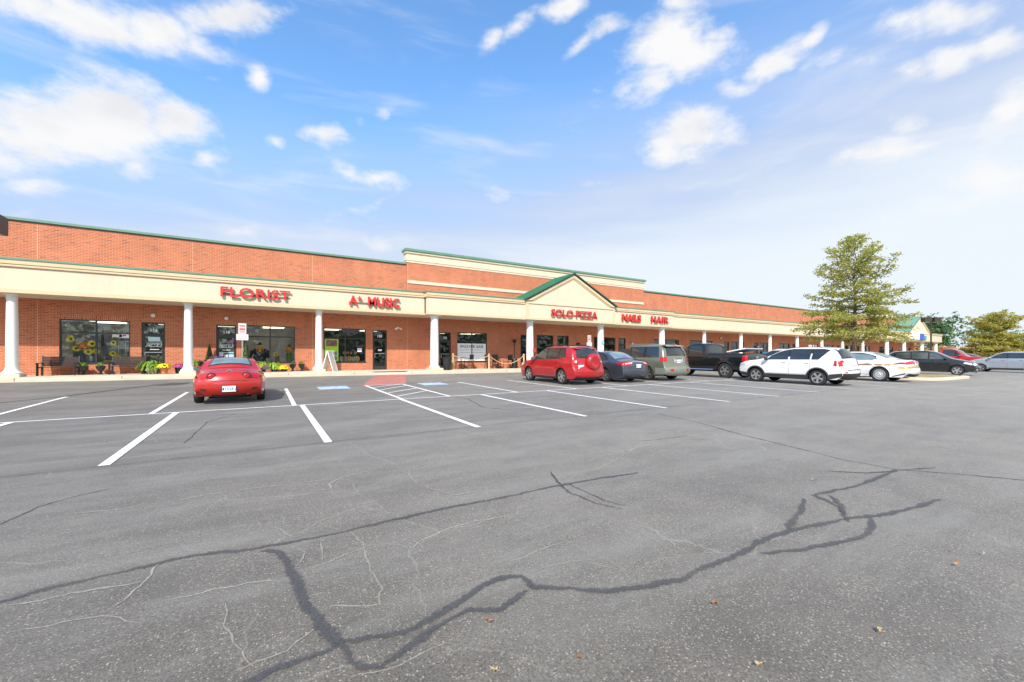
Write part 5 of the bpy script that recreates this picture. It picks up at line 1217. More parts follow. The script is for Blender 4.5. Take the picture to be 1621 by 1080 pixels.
def mirror(t, B, x, z, m, yoff=.02, size=1.0):
    for sd in (-1, 1):
        y = B.hw(x, z); mb = MB(); c = Vector((x, sd * (y + .13 * size), z + .06)); rows = []
        for i in range(7):
            ph = math.pi * i / 6; rows.append([(c.x - .07 * math.cos(ph) * size, c.y + .12 * size * math.sin(ph) ** .5 * math.cos(2 * math.pi * j / 12), c.z + .075 * size * math.sin(ph) ** .5 * math.sin(2 * math.pi * j / 12)) for j in range(12)])
        mb.grid(rows, 0, True); mb.bar((x + .02, sd * (y - .03), z), (x, sd * (y + .09), z + .05), .09, .06)
        o = mb.build('wing_mirror', m, t, smooth=True)
        g = MB(); g.lathe([(0, 0), (.085 * size, .0)], 12, (0, 0, 0), axis='x'); g.v = [(c.x - .074 * size, c.y + p[1] * 1.1, c.z + p[2] * .7) for p in g.v]; g.build('mirror_glass', P_GLASSB, o)
def handles(t, B, xs, z, m):
    for x in xs:
        for sd in (-1, 1):
            y = B.hw(x, z); mb = MB(); mb.box(x - .09, x + .09, min(sd * (y + .012), sd * (y + .035)), max(sd * (y + .012), sd * (y + .035)), z - .014, z + .014); mb.box(x - .09, x - .07, min(sd * (y - .01), sd * (y + .02)), max(sd * (y - .01), sd * (y + .02)), z - .01, z + .01); mb.box(x + .07, x + .09, min(sd * (y - .01), sd * (y + .02)), max(sd * (y - .01), sd * (y + .02)), z - .01, z + .01); mb.build('door_handle', m, t)
def seams(t, B, xs, z0, z1, sill=None, extra=None):
    mb = MB()
    for x in xs: B.side(mb, [(x - .005, z0), (x + .005, z0), (x + .005, z1), (x - .005, z1)], .0022, nx=1, nz=8)
    if sill: B.side(mb, [(sill[0], z0), (sill[1], z0), (sill[1], z0 + .008), (sill[0], z0 + .008)], .0022, nx=16, nz=1)
    if extra: extra(mb)
    mb.build('panel_gap', P_SEAM, t)
def plate(t, x, y, z, txt, tilt=0, rear=True, ink=True):
    m = MB(); m.box(-.006, .006, -.155, .155, -.078, .078); o = m.build('licence_plate', P_PLATE, t); o.location = (x, y, z); o.rotation_euler = (0, tilt, 0)
    if txt:
        q = text_obj('plate_number', txt, .115, (-.0072 if rear else .0072, 0, -.042), P_INK, o, .001, .01, align='CENTER', rz=R(-90) if rear else R(90), sx=.92)
    return o
def lamp(t, name, m, fn):
    mb = MB(); fn(mb); par = list(range(len(mb.v)))
    def root(i):
        while par[i] != i: par[i] = par[par[i]]; i = par[i]
        return i
    for f in mb.f:
        for q in f[1:]: par[root(q)] = root(f[0])
    lo, hi = {}, {}
    for i, v in enumerate(mb.v): r = root(i); lo[r] = min(lo.get(r, 9), v[1]); hi[r] = max(hi.get(r, -9), v[1])
    used = {root(f[0]) for f in mb.f}
    if any(lo[r] < -.02 and hi[r] > .02 for r in used) or all(lo[r] > -.02 for r in used) or all(hi[r] < .02 for r in used): return mb.build(name, m, t, smooth=True, recalc=True)
    for sg in (0, 1):                   # a left and a right piece are parts of their own
        k = MB(); idx = {}
        for f in mb.f:
            if (hi[root(f[0])] > .02) == bool(sg):
                for q in f:
                    if q not in idx: idx[q] = len(k.v); k.v.append(mb.v[q])
                k.f.append(tuple(idx[q] for q in f)); k.m.append(0)
        o = k.build(name, m, t, smooth=True, recalc=True)
    return o
def vehicle(name, label, cat, x, y, facing, group=None):
    """x, y: world position of the rear axle's centre; facing +1 = nose towards the building"""
    return x, y, facing
def place(t, x, y, face, wb, pitch=True, yaw=0):
    # origin of a vehicle is the middle of its wheelbase at ground level
    rz = R(90 if face > 0 else -90) + yaw; d = Vector((math.cos(rz), math.sin(rz))); cx, cy = x + d.x * wb / 2, y + d.y * wb / 2
    zf = ground(cx + d.x * wb / 2, cy + d.y * wb / 2); zr = ground(cx - d.x * wb / 2, cy - d.y * wb / 2)
    l = Vector((-d.y, d.x)); zl = ground(cx + l.x * .8, cy + l.y * .8); zr2 = ground(cx - l.x * .8, cy - l.y * .8)
    pit = math.atan2(zf - zr, wb); rol = math.atan2(zl - zr2, 1.6)
    t.location = (cx, cy, (zf + zr) / 2); t.rotation_mode = 'XYZ'
    m = Matrix.Rotation(rz, 4, 'Z') @ Matrix.Rotation(-pit, 4, 'Y') @ Matrix.Rotation(rol, 4, 'X'); t.rotation_euler = m.to_euler()
def under(t, B, z, x0, x1):
    m = MB(); m.box(x0, x1, -B.W / 2 + .34, B.W / 2 - .34, z, B.zbot + .03); m.build('underbody', P_UNDER, t)
def windows_standard(t, B, i_ws, i_rg, side_polys, glass=P_GLASS, vw=.93, vr=.9, vwt=None, vrt=None, rear_glass=None, surround=True):
    if i_ws: lamp(t, 'windscreen', glass, lambda mb: B.skin(mb, i_ws[0], i_ws[1], -vw, vw, .004, vt=vwt))
    if i_rg: lamp(t, 'rear_window', rear_glass or glass, lambda mb: B.skin(mb, i_rg[0], i_rg[1], -vr, vr, .004, vt=vrt))
    if surround:
        x0 = max(p[0] for q in side_polys for p in q) + .02; x1 = min(p[0] for q in side_polys for p in q) - .02; zl = [p for q in side_polys for p in q]
        lo = sorted([(max(p[0] for p in q), min(z for _, z in q)) for q in side_polys], reverse=True); hi = max(z for _, z in zl) + .02
        q0, q1 = side_polys[0], side_polys[-1]; up = [p for p in q1 if p[1] > min(z for _, z in q1) + .12]; xb = min(p[0] for p in up)
        lamp(t, 'window_surround', P_SEAM, lambda mb: B.side(mb, [(x0, lo[0][1] - .015), (x1, min(p[1] for p in q1 if p[0] < x1 + .04) - .015), (xb - .02, hi), (x0 - .45, hi)], .0025, clip=.035, nx=40))
    for p in side_polys: lamp(t, 'side_window', glass, lambda mb: B.side(mb, p, .005, clip=.05))

def red_suv():
    t = thing('suv', 'red suv with a hard spare wheel cover on its tailgate, nose to the shops', 'car'); wb = 2.66; r = .355
    B = Body(1.815, [(2.12,.22),(2.24,.42),(2.24,.72),(2.12,.90),(1.75,1.00),(1.02,1.10),(.30,1.60),(-.2,1.69),(-.8,1.70),(-1.55,1.66),(-1.86,1.58),(-2.06,1.12),(-2.10,.80),(-2.22,.66),(-2.22,.40),(-2.10,.30)], 1.0, .26, .24, (1.33, -1.33), tire=r, flare=.03)
    m = paint('candy red paint', (.40, .006, .012), .0, .3); finish_body(t, B, m, r, .2); under(t, B, .2, -1.9, 1.9)
    windows_standard(t, B, (B.find(x=.95), B.find(x=.40)), (B.find(z=1.57, side='rear'), B.find(z=1.14, side='rear')), [[(.86,1.08),(-.12,1.10),(-.12,1.60),(.40,1.60),(.62,1.42)], [(-.20,1.10),(-.98,1.12),(-1.06,1.60),(-.20,1.60)], [(-1.04,1.12),(-1.55,1.22),(-1.42,1.58),(-1.12,1.60)]], vwt=(-.9, .9), vr=.86)
    lamp(t, 'tail_lamp', P_LRED, lambda mb: (B.side(mb, [(-1.86,.92),(-2.04,.90),(-2.00,1.22),(-1.92,1.22)], .012, nx=4), B.skin(mb, B.find(z=1.20, side='rear'), B.find(z=.90, side='rear'), .84, 1.3, .012, 4, 6), B.skin(mb, B.find(z=1.20, side='rear'), B.find(z=.90, side='rear'), -1.3, -.84, .012, 4, 6)))
    lamp(t, 'reversing_lamp', P_LCLR, lambda mb: (B.skin(mb, B.find(z=1.06, side='rear'), B.find(z=.97, side='rear'), .85, .97, .018, 2, 2), B.skin(mb, B.find(z=1.06, side='rear'), B.find(z=.97, side='rear'), -.97, -.85, .018, 2, 2)))
    lamp(t, 'headlamp', P_LCLR, lambda mb: B.side(mb, [(2.10,.72),(1.72,.84),(1.78,.95),(2.06,.88)], .01, nx=5))
    for sd in (0,):
        s = MB(); s.lathe([(0, -.20), (.28, -.195), (.34, -.16), (.365, -.08), (.365, .02)], 40, axis='x'); o = s.build('spare_wheel_cover', m, t, smooth=True, sharp=60); o.location = (B.T(B.find(z=1.0, side='rear'), 0).x - .02, -.13, 1.00)
        q = MB(); q.lathe([(.20, -.2015), (.21, -.2055), (.25, -.2045), (.255, -.1985)], 40, axis='x'); q.build('cover_ring', m, o, smooth=True)
    plate(t, B.T(B.find(z=.80, side='rear'), .55).x - .012, .50, .80, '7AW 215')
    lamp(t, 'bumper_lip', P_PLASTIC, lambda mb: B.skin(mb, B.find(z=.40, side='rear'), B.find(z=.31, side='rear'), -.95, .95, .01, 3, 12))
    for y in (-.62, .62): m2 = MB(); m2.tube([(.3, y, 1.70), (.2, y, 1.755), (-1.1, y, 1.76), (-1.5, y, 1.68)], .022, 6); m2.build('roof_rail', P_PLASTIC, t, smooth=True)
    lamp(t, 'rear_spoiler', m, lambda mb: (mb.grid([[Vector((x, y, z)) for y in (-.60, -.3, 0, .3, .60)] for x, z in ((-1.60, 1.655), (-1.93, 1.60), (-1.94, 1.575), (-1.72, 1.57))])))
    lamp(t, 'number_plate_trim', P_CHROME, lambda mb: mb.box(B.T(B.find(z=.93, side='rear'), .5).x - .03, B.T(B.find(z=.93, side='rear'), .5).x + .02, .32, .62, .90, .925))
    lamp(t, 'wiper', P_BLACKW, lambda mb: mb.tube([B.T(B.find(z=1.17, side='rear'), .1, .02), B.T(B.find(z=1.19, side='rear'), .65, .02)], .01))
    seams(t, B, (1.0, -.16, -1.0), .40, 1.07, (1.0, -1.0)); handles(t, B, (.06, -.92), .98, m); mirror(t, B, .80, 1.08, m)
    lamp(t, 'sill_cladding', P_PLASTIC, lambda mb: B.side(mb, [(.90,.265),(-.90,.265),(-.90,.33),(.90,.33)], .008, nx=10, nz=2))
    for x in B.ax:
        for sd in (-1, 1): wheel(t, x, sd * .785, r, .225, 'six', sd)
    place(t, 12.22, 15.0, 1, wb); return t


def red_coupe():
    t = thing('sports_coupe', 'small red two seat coupe with round tail lamps parked nose in below the florist sign', 'car'); wb = 2.31; r = .315
    B = Body(1.70, [(1.70,.18),(1.86,.32),(1.90,.50),(1.78,.62),(1.35,.74),(.62,.86),(.05,1.17),(-.25,1.24),(-.58,1.24),(-.85,1.20),(-1.22,.955),(-1.40,.90),(-1.78,.875),(-1.90,.80),(-1.97,.62),(-1.99,.48),(-1.94,.40),(-1.86,.31)], 0.74, .225, .36, (1.155, -1.155), cr_end=.17, taper=.09, r=.09, tire=r, flare=.028)
    m = paint('soul red paint', (.44, .012, .006), .0, .28); finish_body(t, B, m, r, .2); under(t, B, .15, -1.5, 1.6)
    windows_standard(t, B, (B.find(x=.56), B.find(x=.02)), (B.find(x=-.70), B.find(x=-1.11)), [[(.42,.88),(-.62,.90),(-.55,1.14),(0,1.14)]], vwt=(-.86, .86), vr=.74, vrt=(-.79, .79), glass=P_GLASS, rear_glass=P_GLASSB, surround=False)
    lamp(t, 'rear_window_surround', P_PLASTIC, lambda mb: B.skin(mb, B.find(x=-.62), B.find(x=-1.17), -.80, .80, .0018, vt=(-.85, .85)))
    for sd in (-1, 1):
        i = B.find(z=.74, side='rear'); c = B.T(i, sd * .60, 0)
        l = MB(); l.lathe([(0, -.045), (.05, -.042), (.078, -.028), (.092, .0), (.092, .06)], 28, axis='x'); o = l.build('tail_lamp', P_LRED, t, smooth=True); o.location = c + Vector((-.004, 0, -.01))
        q = MB(); q.lathe([(.094, -.012), (.104, -.016), (.112, -.004), (.112, .05)], 28, axis='x'); q.build('lamp_bezel', P_PLASTIC, o, smooth=True)
        q = MB(); q.lathe([(.030, -.0465), (.036, -.049), (.042, -.0455)], 20, axis='x'); q.build('lamp_ring', P_LRED, o)
        v0, v1 = sorted((sd * .78, sd * 1.0)); lamp(t, 'tail_lamp_wing', P_LRED, lambda mb: (B.skin(mb, B.find(z=.77, side='rear'), B.find(z=.71, side='rear'), v0, v1, .010, 3, 4), B.side(mb, [(-1.90,.745),(-1.62,.79),(-1.64,.81),(-1.88,.80)], .010, sd=(sd,), nx=5, nz=2)))
        lamp(t, 'lower_vent', P_PLASTIC, lambda mb: B.skin(mb, B.find(z=.475, side='rear'), B.find(z=.43, side='rear'), *sorted((sd * .80, sd * .97)), .008, 3, 4))
    lamp(t, 'diffuser', P_PLASTIC, lambda mb: B.skin(mb, B.find(z=.36, side='rear'), len(B.P) - 1.01, -.60, .60, .012, 3, 12))
    lamp(t, 'roof_rear_panel', P_SEAM, lambda mb: B.skin(mb, B.find(x=-.42), B.find(x=-.69), -.88, .88, .003, 4, 12))
    lamp(t, 'boot_gap', P_SEAM, lambda mb: (B.skin(mb, B.find(z=.63, side='rear'), B.find(z=.624, side='rear'), -.62, .62, .003, 1, 12), B.skin(mb, B.find(x=-1.30), B.find(x=-1.315), -.70, .70, .003, 1, 12)))
    lamp(t, 'boot_spoiler', m, lambda mb: B.skin(mb, B.find(x=-1.70), B.find(z=.86, side='rear'), -.72, .72, .022, 6, 14, ))
    e = MB(); e.lathe([(0, -.02), (.045, -.018), (.052, 0), (.052, .03)], 20, axis='x'); e.v = [(p[0], p[1] * 1.15, p[2] * .85) for p in e.v]; o = e.build('oval_badge', P_CHROME, t, smooth=True); o.location = B.T(B.find(z=.83, side='rear'), 0)
    g = MB(); g.box(-.026, -.021, -.03, .03, -.006, .006); g.bar((-.0235, -.03, .0), (-.0235, 0, -.02), .004, .01); g.bar((-.0235, .03, .0), (-.0235, 0, -.02), .004, .01); g.build('badge_wings', P_SEAM, o)
    xp = B.T(B.find(z=.45, side='rear'), .1).x
    plate(t, xp - .035, 0, .45, 'M1558 6')
    lamp(t, 'plate_recess', P_PLASTIC, lambda mb: mb.box(xp - .022, xp + .05, -.18, .18, .36, .535))
    for y in (-.42, -.32):
        m2 = MB(); m2.lathe([(.028, 0), (.034, -.0), (.034, .12)], 16, axis='x', caps=False); o = m2.build('exhaust_tip', P_CHROME, t, smooth=True); o.location = (-1.95, y, .285)
    seams(t, B, (.62, -.50), .26, .86, (.62, -.5)); handles(t, B, (-.35,), .76, m); mirror(t, B, .40, .86, m, size=1.05)
    for x in B.ax:
        for sd in (-1, 1): wheel(t, x, sd * .755, r, .21, 'ten', sd, .235)
    place(t, -.86, 14.93, 1, wb, yaw=R(1)); return t

def sedan():
    t = thing('sedan', 'dark blue grey saloon parked between the red suv and the olive suv', 'car'); wb = 2.8; r = .33
    B = Body(1.85, [(2.24,.20),(2.36,.36),(2.38,.56),(2.22,.72),(1.4,.88),(.92,.95),(.15,1.36),(-.3,1.455),(-.9,1.44),(-1.25,1.36),(-1.88,1.05),(-2.10,1.01),(-2.42,.99),(-2.50,.90),(-2.52,.62),(-2.56,.46),(-2.50,.36),(-2.40,.27)], .92, .22, .36, (1.4, -1.4), cr_end=.16, taper=.11, r=.08, tire=r, flare=.02)
    m = paint('slate blue paint', (.075, .085, .115), .55, .3); finish_body(t, B, m, r, .2); under(t, B, .17, -2.1, 2.1)
    windows_standard(t, B, (B.find(x=.88), B.find(x=.18)), (B.find(x=-1.22), B.find(x=-1.84)), [[(.75,.98),(-.22,.99),(-.22,1.38),(.18,1.36)], [(-.30,.99),(-1.10,1.00),(-1.22,1.2),(-1.10,1.33),(-.30,1.38)], [(-1.14,1.01),(-1.55,1.05),(-1.25,1.22),(-1.18,1.26)]], vwt=(-.9, .9), vr=.86, vrt=(-.9, .9), rear_glass=P_GLASSB)
    lamp(t, 'window_chrome', P_CHROME, lambda mb: B.side(mb, [(.80,.962),(-1.60,.99),(-1.60,1.003),(.80,.975)], .008, nx=20, nz=1))
    for sd in (-1, 1):
        lamp(t, 'tail_lamp', P_LRED, lambda mb: (B.side(mb, [(-2.10,.90),(-2.44,.80),(-2.46,.95),(-2.12,.94)], .012, sd=(sd,), nx=5), B.skin(mb, B.find(z=.945, side='rear'), B.find(z=.80, side='rear'), *sorted((sd * .55, sd * 1.3)), .012, 4, 9)))
        lamp(t, 'tail_lamp_stripe', P_LCLR, lambda mb: B.skin(mb, B.find(z=.895, side='rear'), B.find(z=.86, side='rear'), *sorted((sd * .50, sd * .97)), .018, 2, 6))
    lamp(t, 'boot_trim', P_CHROME, lambda mb: B.skin(mb, B.find(z=.92, side='rear'), B.find(z=.89, side='rear'), -.52, .52, .014, 2, 10))
    lamp(t, 'bumper_lip', P_PLASTIC, lambda mb: B.skin(mb, B.find(z=.36, side='rear'), B.find(z=.28, side='rear'), -.9, .9, .012, 3, 12))
    lamp(t, 'boot_gap', P_SEAM, lambda mb: B.skin(mb, B.find(z=.66, side='rear'), B.find(z=.653, side='rear'), -.8, .8, .003, 1, 12))
    plate(t, B.T(B.find(z=.79, side='rear'), .1).x - .012, 0, .79, '4CB 1168')
    seams(t, B, (.95, -.26, -1.12), .34, .95, (.95, -1.1)); handles(t, B, (-.05, -.98), .86, m); mirror(t, B, .68, .97, m)
    for x in B.ax:
        for sd in (-1, 1): wheel(t, x, sd * .79, r, .22, 'six', sd)
    place(t, 15.0, 15.2, 1, wb); return t

def olive_suv():
    t = thing('suv', 'boxy olive grey suv with roof rails right of the dark saloon', 'car'); wb = 2.7; r = .36
    B = Body(1.96, [(2.12,.24),(2.28,.44),(2.28,.80),(2.14,.96),(1.3,1.10),(.98,1.14),(.28,1.68),(-.2,1.775),(-1.0,1.785),(-1.8,1.76),(-2.14,1.69),(-2.32,1.16),(-2.36,.74),(-2.46,.62),(-2.46,.40),(-2.32,.32)], 1.06, .28, .20, (1.35, -1.35), tire=r, flare=.03, taper=.06)
    m = paint('olive grey paint', (.23, .24, .18), .55, .35); finish_body(t, B, m, r, .2); under(t, B, .22, -2.1, 1.9)
    windows_standard(t, B, (B.find(x=.92), B.find(x=.36)), (B.find(z=1.66, side='rear'), B.find(z=1.22, side='rear')), [[(.78,1.14),(-.12,1.15),(-.12,1.68),(.36,1.66)], [(-.20,1.15),(-1.06,1.16),(-1.06,1.68),(-.20,1.68)], [(-1.20,1.16),(-2.02,1.18),(-1.90,1.67),(-1.20,1.68)]], vwt=(-.9, .9), vr=.86)
    lamp(t, 'tail_lamp', P_LRED, lambda mb: (B.side(mb, [(-2.10,.98),(-2.30,.96),(-2.26,1.20),(-2.12,1.20)], .012, nx=4), B.skin(mb, B.find(z=1.19, side='rear'), B.find(z=.96, side='rear'), .84, 1.3, .012, 4, 6), B.skin(mb, B.find(z=1.19, side='rear'), B.find(z=.96, side='rear'), -1.3, -.84, .012, 4, 6)))
    lamp(t, 'plate_recess', P_CHROME, lambda mb: B.skin(mb, B.find(z=1.10, side='rear'), B.find(z=.90, side='rear'), -.40, .40, .014, 4, 8))
    lamp(t, 'plate_handle', P_SEAM, lambda mb: B.skin(mb, B.find(z=1.085, side='rear'), B.find(z=1.05, side='rear'), -.30, .30, .022, 2, 8))
    plate(t, B.T(B.find(z=.97, side='rear'), .1).x - .022, 0, .97, '1EX 406')
    lamp(t, 'bumper', mat('grey bumper plastic', (.20, .21, .18), .5), lambda mb: (B.skin(mb, B.find(z=.66, side='rear'), B.find(z=.36, side='rear'), -1.3, 1.3, .03, 5, 18), B.side(mb, [(-1.86,.34),(-2.40,.36),(-2.40,.64),(-1.86,.66)], .02, nx=6)))
    lamp(t, 'reflector', P_LRED, lambda mb: (B.skin(mb, B.find(z=.58, side='rear'), B.find(z=.50, side='rear'), .55, .80, .036, 2, 3), B.skin(mb, B.find(z=.58, side='rear'), B.find(z=.50, side='rear'), -.80, -.55, .036, 2, 3)))
    lamp(t, 'rear_spoiler', m, lambda mb: mb.grid([[Vector((x, y, z)) for y in (-.68, -.3, 0, .3, .68)] for x, z in ((-1.9, 1.78), (-2.26, 1.735), (-2.27, 1.70), (-2.0, 1.70))]))
    lamp(t, 'high_brake_lamp', P_LRED, lambda mb: mb.box(-2.285, -2.27, -.14, .14, 1.705, 1.73))
    lamp(t, 'wiper', P_BLACKW, lambda mb: mb.tube([B.T(B.find(z=1.25, side='rear'), -.05, .02), B.T(B.find(z=1.26, side='rear'), .55, .02)], .011))
    for y in (-.72, .72): m2 = MB(); m2.tube([(.1, y, 1.76), (.0, y, 1.83), (-1.7, y, 1.83), (-1.85, y, 1.75)], .02, 6); m2.build('roof_rail', mat('silver rail', (.4, .4, .38), .4, .6), t, smooth=True)
    seams(t, B, (1.02, -.16, -1.13), .42, 1.10, (1.02, -1.1)); handles(t, B, (.05, -.95), 1.02, m); mirror(t, B, .74, 1.14, m)
    lamp(t, 'sill_cladding', P_PLASTIC, lambda mb: B.side(mb, [(.90,.285),(-.90,.285),(-.90,.36),(.90,.36)], .01, nx=10, nz=2))
    for x in B.ax:
        for sd in (-1, 1): wheel(t, x, sd * .85, r, .23, 'five', sd)
    place(t, 17.68, 14.95, 1, wb); return t

def pickup(name, label, col, x, y, face, wb=3.65, W=2.03, lid=True, mname='black truck paint', rims='five', r=.42, H=1.93, crew=True):
    t = thing(name, label, 'pickup')
    a0, a1 = wb / 2, -wb / 2; rb = a1 - 1.12; xc = -.60 if crew else -.2     # cab back
    fx = a0 + .95
    B = Body(W, [(fx-.08,.36),(fx,.55),(fx,1.0),(fx-.12,1.16),(a0+.2,1.24),(a0-.62,1.27),(a0-1.25,H-.10),(a0-1.75,H),(xc+.3,H),(xc+.02,H-.06),(xc-.10,1.34),(xc-.12,1.32),(rb+.06,1.30),(rb,1.28),(rb-.01,.66),(rb+.03,.60)], 1.24, .46, .16, (a0, a1), cr_end=.05, taper=.03, r=.045, tire=r, flare=.035, smooth=1)
    m = paint(mname, col, .2, .25); finish_body(t, B, m, r, .2); under(t, B, .34, a1 - .9, a0 + .6)
    ws0, ws1 = a0 - .66, a0 - 1.22
    polys = [[(a0-.84,1.30),(xc+1.12,1.31),(xc+1.12,H-.14),(a0-1.28,H-.14)], [(xc+1.03,1.31),(xc+.16,1.31),(xc+.22,H-.14),(xc+1.03,H-.14)]] if crew else [[(a0-.84,1.30),(xc+.16,1.31),(xc+.2,H-.14),(a0-1.28,H-.14)]]
    windows_standard(t, B, (B.find(x=ws0), B.find(x=ws1)), (B.find(z=H-.14, side='rear'), B.find(z=1.42, side='rear')), polys, vwt=(-.9, .9), vr=.84)
    # open bed: dark well sunk between the rails
    lamp(t, 'bed_liner', P_PLASTIC, lambda mb: mb.grid([[Vector((xx, yy, zz)) for yy, zz in ((-.80, 1.338), (-.78, 1.34), (0, 1.345), (.78, 1.34), (.80, 1.338))] for xx in (xc - .2, (xc + rb) / 2, rb + .12)]))
    lamp(t, 'bed_rail', P_PLASTIC, lambda mb: [mb.box(rb + .02, xc - .18, s * .90 - .05, s * .90 + .05, 1.30, 1.355) for s in (-1, 1)])
    lamp(t, 'tail_lamp', P_LRED, lambda mb: (B.side(mb, [(rb+.18,.94),(rb+.01,.94),(rb+.01,1.24),(rb+.16,1.24)], .012, nx=3), B.skin(mb, B.find(z=1.24, side='rear'), B.find(z=.94, side='rear'), .84, 1.3, .012, 4, 6), B.skin(mb, B.find(z=1.24, side='rear'), B.find(z=.94, side='rear'), -1.3, -.84, .012, 4, 6)))
    lamp(t, 'rear_bumper', P_CHROME if face > 0 else m, lambda mb: (mb.box(rb - .16, rb + .06, -W / 2 + .03, -.35, .56, .76), mb.box(rb - .16, rb + .06, .35, W / 2 - .03, .56, .76), mb.box(rb - .13, rb + .02, -.36, .36, .58, .70)))
    lamp(t, 'tailgate_gap', P_SEAM, lambda mb: (B.skin(mb, B.find(z=1.26, side='rear'), B.find(z=.78, side='rear'), .815, .825, .003, 3, 1), B.skin(mb, B.find(z=1.26, side='rear'), B.find(z=.78, side='rear'), -.825, -.815, .003, 3, 1), B.skin(mb, B.find(z=.79, side='rear'), B.find(z=.78, side='rear'), -.82, .82, .003, 1, 4)))
    lamp(t, 'tailgate_handle', P_CHROME, lambda mb: B.skin(mb, B.find(z=1.17, side='rear'), B.find(z=1.08, side='rear'), -.14, .14, .015, 2, 3))
    plate(t, rb - .165, 0, .64, '2DT 9310')
    lamp(t, 'headlamp', P_LCLR, lambda mb: (B.side(mb, [(fx-.02,.86),(fx-.28,.90),(fx-.26,1.10),(fx-.05,1.10)], .012, nx=4), B.skin(mb, B.find(z=1.08, side='front'), B.find(z=.88, side='front'), .62, 1.0, .012, 4, 4), B.skin(mb, B.find(z=1.08, side='front'), B.find(z=.88, side='front'), -1.0, -.62, .012, 4, 4)))
    lamp(t, 'grille', P_CHROME, lambda mb: B.skin(mb, B.find(z=1.06, side='front'), B.find(z=.72, side='front'), -.56, .56, .014, 4, 8))
    seams(t, B, (a0 - .70, xc + 1.08, xc + .08, xc - .14) if crew else (a0 - .7, xc + .06), .56, 1.27, (a0 - .7, xc + .08)); handles(t, B, (xc + 1.28, xc + .32) if crew else (xc + .3,), 1.16, m); mirror(t, B, a0 - .92, 1.28, m, size=1.35)
    arch_trim(t, B, r, m, .06)
    lamp(t, 'side_step', P_CHROME if face > 0 else P_PLASTIC, lambda mb: [mb.tube([(a0 - .62, s * (W / 2 - .02), .46), (a1 + .68, s * (W / 2 - .02), .46)], .035, 8) for s in (-1, 1)])
    for xx in B.ax:
        for sd in (-1, 1): wheel(t, xx, sd * (W / 2 - .13), r, .27, rims, sd, r * .60)
    place(t, x, y, face, wb)
    if lid:
        q = thing('tonneau_lid', 'pale blue and white lid propped up at a slant over the black pickup bed', 'lid'); mb = MB()
        mb.box(-.5, .5, -.80, .80, 0, .04); mb.build('panel', mat('pale blue vinyl', (.42, .56, .68), .35), q)
        mb = MB(); mb.box(-.51, .51, -.83, -.802, -.01, .05); mb.build('edge_rail', M_WHITE, q); mb = MB(); mb.box(-.51, .51, .802, .83, -.01, .05); mb.build('edge_rail', M_WHITE, q)
        mm = t.matrix_basis @ Matrix.Translation((rb + .62, 0, 1.50)) @ Matrix.Rotation(R(10), 4, 'Y'); q.matrix_basis = mm
    return t

